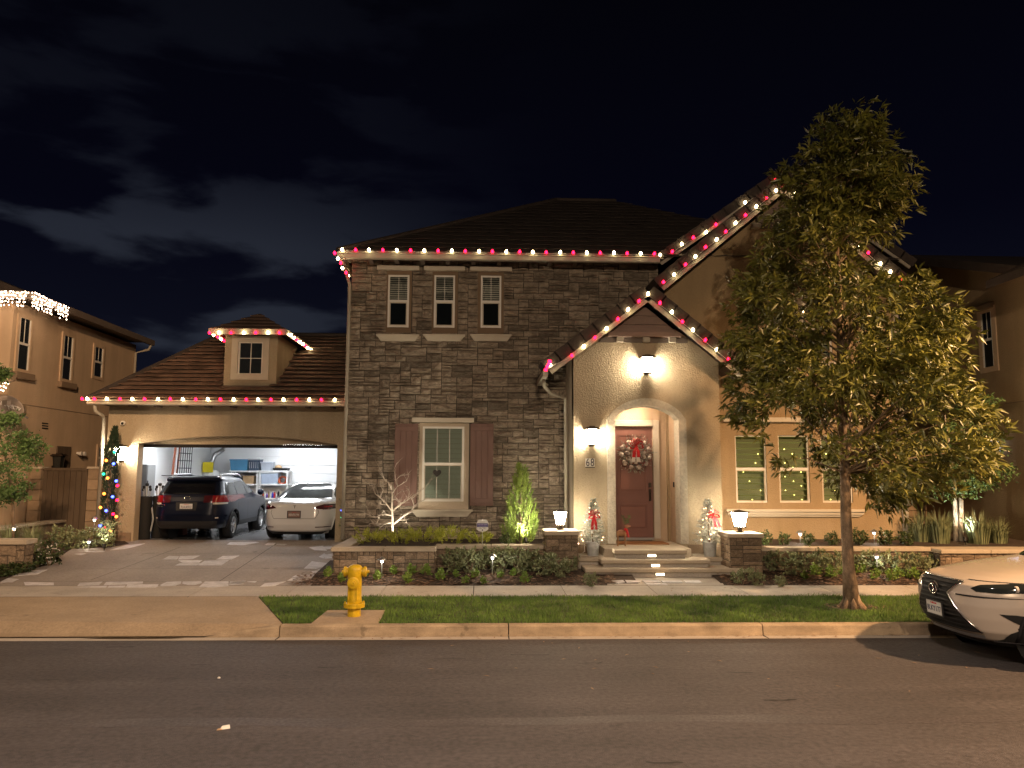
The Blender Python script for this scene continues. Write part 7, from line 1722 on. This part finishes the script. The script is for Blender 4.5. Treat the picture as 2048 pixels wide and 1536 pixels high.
wb(20.35, 20.65, 1.75, 2.75, .14, 'meter_box', 'pale grey meter box on the garage wall nearest the opening', 'meter box', 'panel_grey'); wb(21.0, 21.55, 1.55, 2.5, .15, 'breaker_panel', 'grey breaker panel on the garage wall', 'breaker panel', 'panel_grey')
t = thing('wall_charger', 'round black and blue charger on the garage wall above the tall bags', 'charger', (IW + .1, 20.6, 1.55)); MB().lathe([(.001, 0), (.12, .02), (.12, .08), (.001, .1)], (IW, 20.45, 1.6), 14, 'x').build('reel', 'rubber', t); MB().bev(IW + .02, IW + .12, 20.62, 20.8, 1.48, 1.72, .02).build('case', 'blue_plastic', t)
def tall_bag(x, y, h, label):
    t = thing('golf_bag', label, 'bag', (x, y, fz), 'tall black bags at the garage opening'); m_ = MB().lathe([(.14, 0), (.15, .05), (.145, h * .7), (.155, h * .85), (.13, h * .87)], (0, 0, 0), 14); smooth_angle(m_.build('bag', 'rubber', t, local=True), 40)
    for k in range(6): a = k / 6 * math.tau; MB().tube([(math.cos(a) * .06, math.sin(a) * .06, h * .8), (math.cos(a) * .09, math.sin(a) * .09, h * (.98 + .05 * (k % 3)))], .01, 5).build('club', 'steel', t, local=True); MB().lathe([(.001, -.04), (.035, -.02), (.035, .03), (.001, .05)], (math.cos(a) * .09, math.sin(a) * .09, h * (1.0 + .05 * (k % 3))), 8).build('club_cover', 'rubber', t, local=True)
    MB().tube([(.15, 0, .2), (.2, 0, .5), (.15, 0, .8)], .02, 6).build('strap', 'panel_grey', t, local=True)
tall_bag(-8.60, 20.25, 1.25, 'tall black golf bag right at the garage opening'); tall_bag(-8.42, 20.6, 1.25, 'second tall black golf bag behind the first at the opening')
t = thing('wheelie_bin', 'dark grey lidded bin between the bags and the estate car', 'bin', (-8.42, 21.1, fz)); m_ = MB().add([(-.2, -.22, 0), (.2, -.22, 0), (.2, .22, 0), (-.2, .22, 0), (-.25, -.27, .8), (.25, -.27, .8), (.25, .27, .8), (-.25, .27, .8)], [(0, 3, 2, 1), (4, 5, 6, 7), (0, 1, 5, 4), (1, 2, 6, 5), (2, 3, 7, 6), (3, 0, 4, 7)]); m_.build('tub', 'car_plastic', t, local=True); MB().bev(-.27, .27, -.3, .3, .801, .86, .02).build('lid', 'car_plastic', t, local=True)
t = thing('freezer', 'white chest freezer along the garage wall behind the estate car', 'freezer', (-8.75, 22.6, fz)); MB().bev(-9.15, -8.4, 22.0, 23.3, fz + .03, fz + .9, .03).build('cabinet', 'white_metal', t); MB().bev(-9.16, -8.38, 21.98, 23.32, fz + .905, fz + .99, .03).build('lid', 'white_metal', t); MB().bev(-9.1, -8.5, 22.1, 23.2, fz, fz + .028, .005).build('base', 'rubber', t)
t = thing('wooden_box', 'small reddish wooden box on the garage floor under the estate car', 'box', (-8.3, 21.7, fz)); m_ = MB()
for k in range(3): MB().bev(-8.5, -8.1, 21.45, 21.49, fz + .01 + k * .07, fz + .07 + k * .07, .004).build('plank', 'wood_red', t)
MB().box(-8.5, -8.1, 21.491, 21.8, fz + .005, fz + .21).build('box', 'wood_red', t)
# wire rack on the wall
a0, a1 = PXW(338, 890, IW + .3), PXW(378, 938, IW + .3)
t = thing('wire_rack', 'black wire rack hanging high on the garage wall with rods in it', 'rack', (IW, 22.8, 2.3)); m_ = MB()
ra0, ra1, rz0_, rz1_ = 22.3, 23.3, 2.2, 3.05
for k in range(7): y = lerp(ra0, ra1, k / 6); m_.tube([(IW + .02, y, rz0_), (IW + .45, y, rz0_), (IW + .47, y, rz1_)], .012, 5)
for k in range(5): z = lerp(rz0_, rz1_, k / 4); m_.tube([(IW + .47, ra0, z), (IW + .47, ra1, z)], .012, 5)
m_.build('grid', 'rubber', t); MB().tube([(IW + .5, ra0, rz0_), (IW + .5, ra1, rz0_)], .03, 8).build('rim_bar', 'rubber', t)
for k, mt in enumerate(('wood_red', 'white_metal', 'wood_red')): MB().tube([(IW + .2, lerp(ra0, ra1, .3 + k * .15), rz0_ + .02), (IW + .25, lerp(ra0, ra1, .3 + k * .15), rz1_ - .02)], .035, 8).build('rod', mt, t)
# water heater flue with the yellow tag
a = P(423, 925, 25.6); t = thing('water_heater', 'white water heater with curved flue and yellow tag in the garage corner', 'water heater', (a.x, 25.75, fz)); MB().lathe([(.26, .05), (.27, .1), (.27, 1.65), (.22, 1.75), (.06, 1.78)], (a.x - .05, 25.75, fz), 20).build('tank', 'white_metal', t, smooth=True)
MB().tube([(a.x - .05, 25.75, fz + 1.7), (a.x - .05, 25.75, fz + 2.0), (a.x + .02, 25.8, fz + 2.25), (a.x + .25, 25.95, fz + 2.45)], .075, 10).build('flue', 'steel', t, smooth=True)
q = P(415, 934, 25.4); MB().bev(q.x - .16, q.x + .16, 25.40, 25.47, q.z - .17, q.z + .16, .004).build('tag', 'yellow', t)
# two white shelf units with boxes
SYS = 25.6
def shelf_unit(pxa, pxb, label):
    a, b = P(pxa, 950, SYS), P(pxb, 950, SYS); t = thing('shelf_unit', label, 'shelf', ((a.x + b.x) / 2, SYS, fz), 'white shelf units in the garage')
    lv = [P(pxa, y, SYS).z for y in (941, 967.5, 996, 1022)]
    for x in (a.x, b.x - .05):
        for y in (SYS, SYS + .42): MB().box(x, x + .05, y, y + .05, fz, lv[0]).build('post', 'white_metal', t)
    for z in lv: MB().bev(a.x - .01, b.x + .01, SYS - .012, SYS + .48, z - .05, z - .001, .006).build('board', 'white_metal', t)
    return t, a.x, b.x, lv
u1, xa, xb, lv = shelf_unit(459, 516, 'white shelf unit behind the estate car roof'); u2, xc, xd, _ = shelf_unit(518, 576, 'white shelf unit between the two parked cars')
def tub(x0, x1, z, h, material, name, label, cat, lid=None, y=SYS + .02, d=.38, taper=.03):
    t = thing(name, label, cat, ((x0 + x1) / 2, y + d / 2, z)); m_ = MB().add([(x0 + taper, y + taper, z), (x1 - taper, y + taper, z), (x1 - taper, y + d, z), (x0 + taper, y + d, z), (x0, y, z + h), (x1, y, z + h), (x1, y + d, z + h), (x0, y + d, z + h)], [(0, 3, 2, 1), (4, 5, 6, 7), (0, 1, 5, 4), (1, 2, 6, 5), (2, 3, 7, 6), (3, 0, 4, 7)]); m_.build('tub', material, t)
    if lid: MB().bev(x0 - .015, x1 + .015, y - .015, y + d + .015, z + h + .001, z + h + .045, .008).build('lid', lid, t)
    return t
pz = lambda py: P(500, py, SYS).z; pxx = lambda px: P(px, 950, SYS).x
tub(pxx(458), pxx(494), lv[0], pz(917) - pz(937), 'bin_blue', 'storage_bin', 'blue storage bin on top of the shelf unit behind the estate car', 'bin', 'bin_blue')
t = tub(pxx(495), pxx(518), lv[0], pz(916) - pz(937), 'bin_navy', 'pet_carrier', 'dark pet carrier with grey lid on top of the shelves', 'pet carrier', 'panel_grey'); m_ = MB()
for k in range(5): m_.tube([(lerp(pxx(498), pxx(515), k / 4), SYS + .005, lv[0] + .08), (lerp(pxx(498), pxx(515), k / 4), SYS + .005, lv[0] + .28)], .006, 4)
m_.build('gate', 'steel', t)
tub(pxx(520), pxx(542), lv[0], pz(925) - pz(940), 'bin_grey', 'storage_bin', 'pale grey tub on top of the shelf unit between the cars', 'bin', 'bin_grey')
tub(pxx(544), pxx(574), lv[0], .09, 'car_plastic', 'flat_case', 'flat black case on top of the shelf unit between the cars', 'case', None)
t = thing('folded_rag', 'pale brown rag bundle lying on the flat black case', 'rag', (pxx(553), SYS + .2, lv[0] + .09)); MB().lathe([(.12, 0), (.11, .05), (.06, .09), (.001, .10)], (pxx(553), SYS + .2, lv[0] + .09), 9).build('bundle', 'cardboard', t, smooth=True)
tub(pxx(485), pxx(508), lv[1], .26, 'cardboard', 'cardboard_box', 'open cardboard box on the shelf behind the estate car', 'box', None); tub(pxx(468), pxx(484), lv[1], .22, 'bin_navy', 'storage_bin', 'dark tub beside the cardboard box', 'bin', 'rubber')
tub(pxx(521), pxx(556), lv[1], pz(945) - pz(966), 'bin_clear', 'storage_bin', 'clear bluish storage bin full of cables between the cars', 'bin', 'white_metal')
t = thing('cable_coil', 'orange red extension cable coil on the shelf between the cars', 'cable', (pxx(563), SYS + .15, lv[1])); m_ = MB()
for k in range(4): m_.tube([(pxx(563) + math.cos(a) * .12, SYS + .12 + .05 * k + .02 * math.sin(3 * a), lv[1] + .12 + math.sin(a) * .11) for a in [math.tau * j / 14 for j in range(15)]], .022, 6)
m_.build('coil', 'orange_red', t)
rd = random.Random(3); bx = pxx(521)
BL = ('amber bottle', 'white bottle', 'purple can', 'orange bottle', 'tall white bottle', 'blue can', 'small red can', 'pale jar', 'dark jar', 'cream bottle'); BM = ('orange_red', 'white_metal', 'purple', 'cardboard', 'vinyl', 'blue_plastic', 'ribbon', 'zinc', 'rubber', 'trim')
for k in range(10):
    r = rd.uniform(.025, .04); h = rd.uniform(.14, .26); x = bx + .08 + k * .062; t = thing('bottle', f'{BL[k]} standing on the lower shelf between the two parked cars', 'bottle', (x, SYS + .1, lv[2]), 'bottles on the lower shelf')
    MB().lathe([(r, 0), (r, h * .7), (r * .4, h * .85), (r * .4, h)], n=10).build('bottle', BM[k], t, local=True, smooth=True); MB().lathe([(r * .45, h), (r * .45, h + .025), (.001, h + .026)], n=8).build('cap', 'white_metal', t, local=True)

# leaves dropped by the street tree
rd = random.Random(91); m_ = MB()
for k in range(230):
    r_ = rd.random()
    if r_ < .35: x, y, z = TB.x + rd.gauss(0, .22), TB.y + rd.gauss(0, .14), .19
    elif r_ < .65: x, y, z = rd.uniform(-2, 8.5), rd.uniform(11.2, 11.4), .006
    elif r_ < .85: x, y = rd.uniform(-3, 8.5), rd.uniform(13.85, 14.8); z = .192 + (y - 13.83) * .03 + .004
    else: x, y, z = rd.uniform(-1, 8.5), rd.uniform(8.5, 11.1), .006
    a = rd.uniform(0, math.tau); m_.leaf((x, y, z), (math.cos(a), math.sin(a), .06), rd.uniform(.05, .11), .022, nrm=(0, 0, 1), fold=.2)
tag(m_.build('fallen_leaves', 'mulch_pale', recalc=False), 'dry narrow leaves dropped around the trunk foot, gutter and pavement', 'leaves', kind='stuff')
print('objects', len(bpy.data.objects), 'tris', sum(len(o.data.polygons) for o in bpy.data.objects if o.type == 'MESH'))
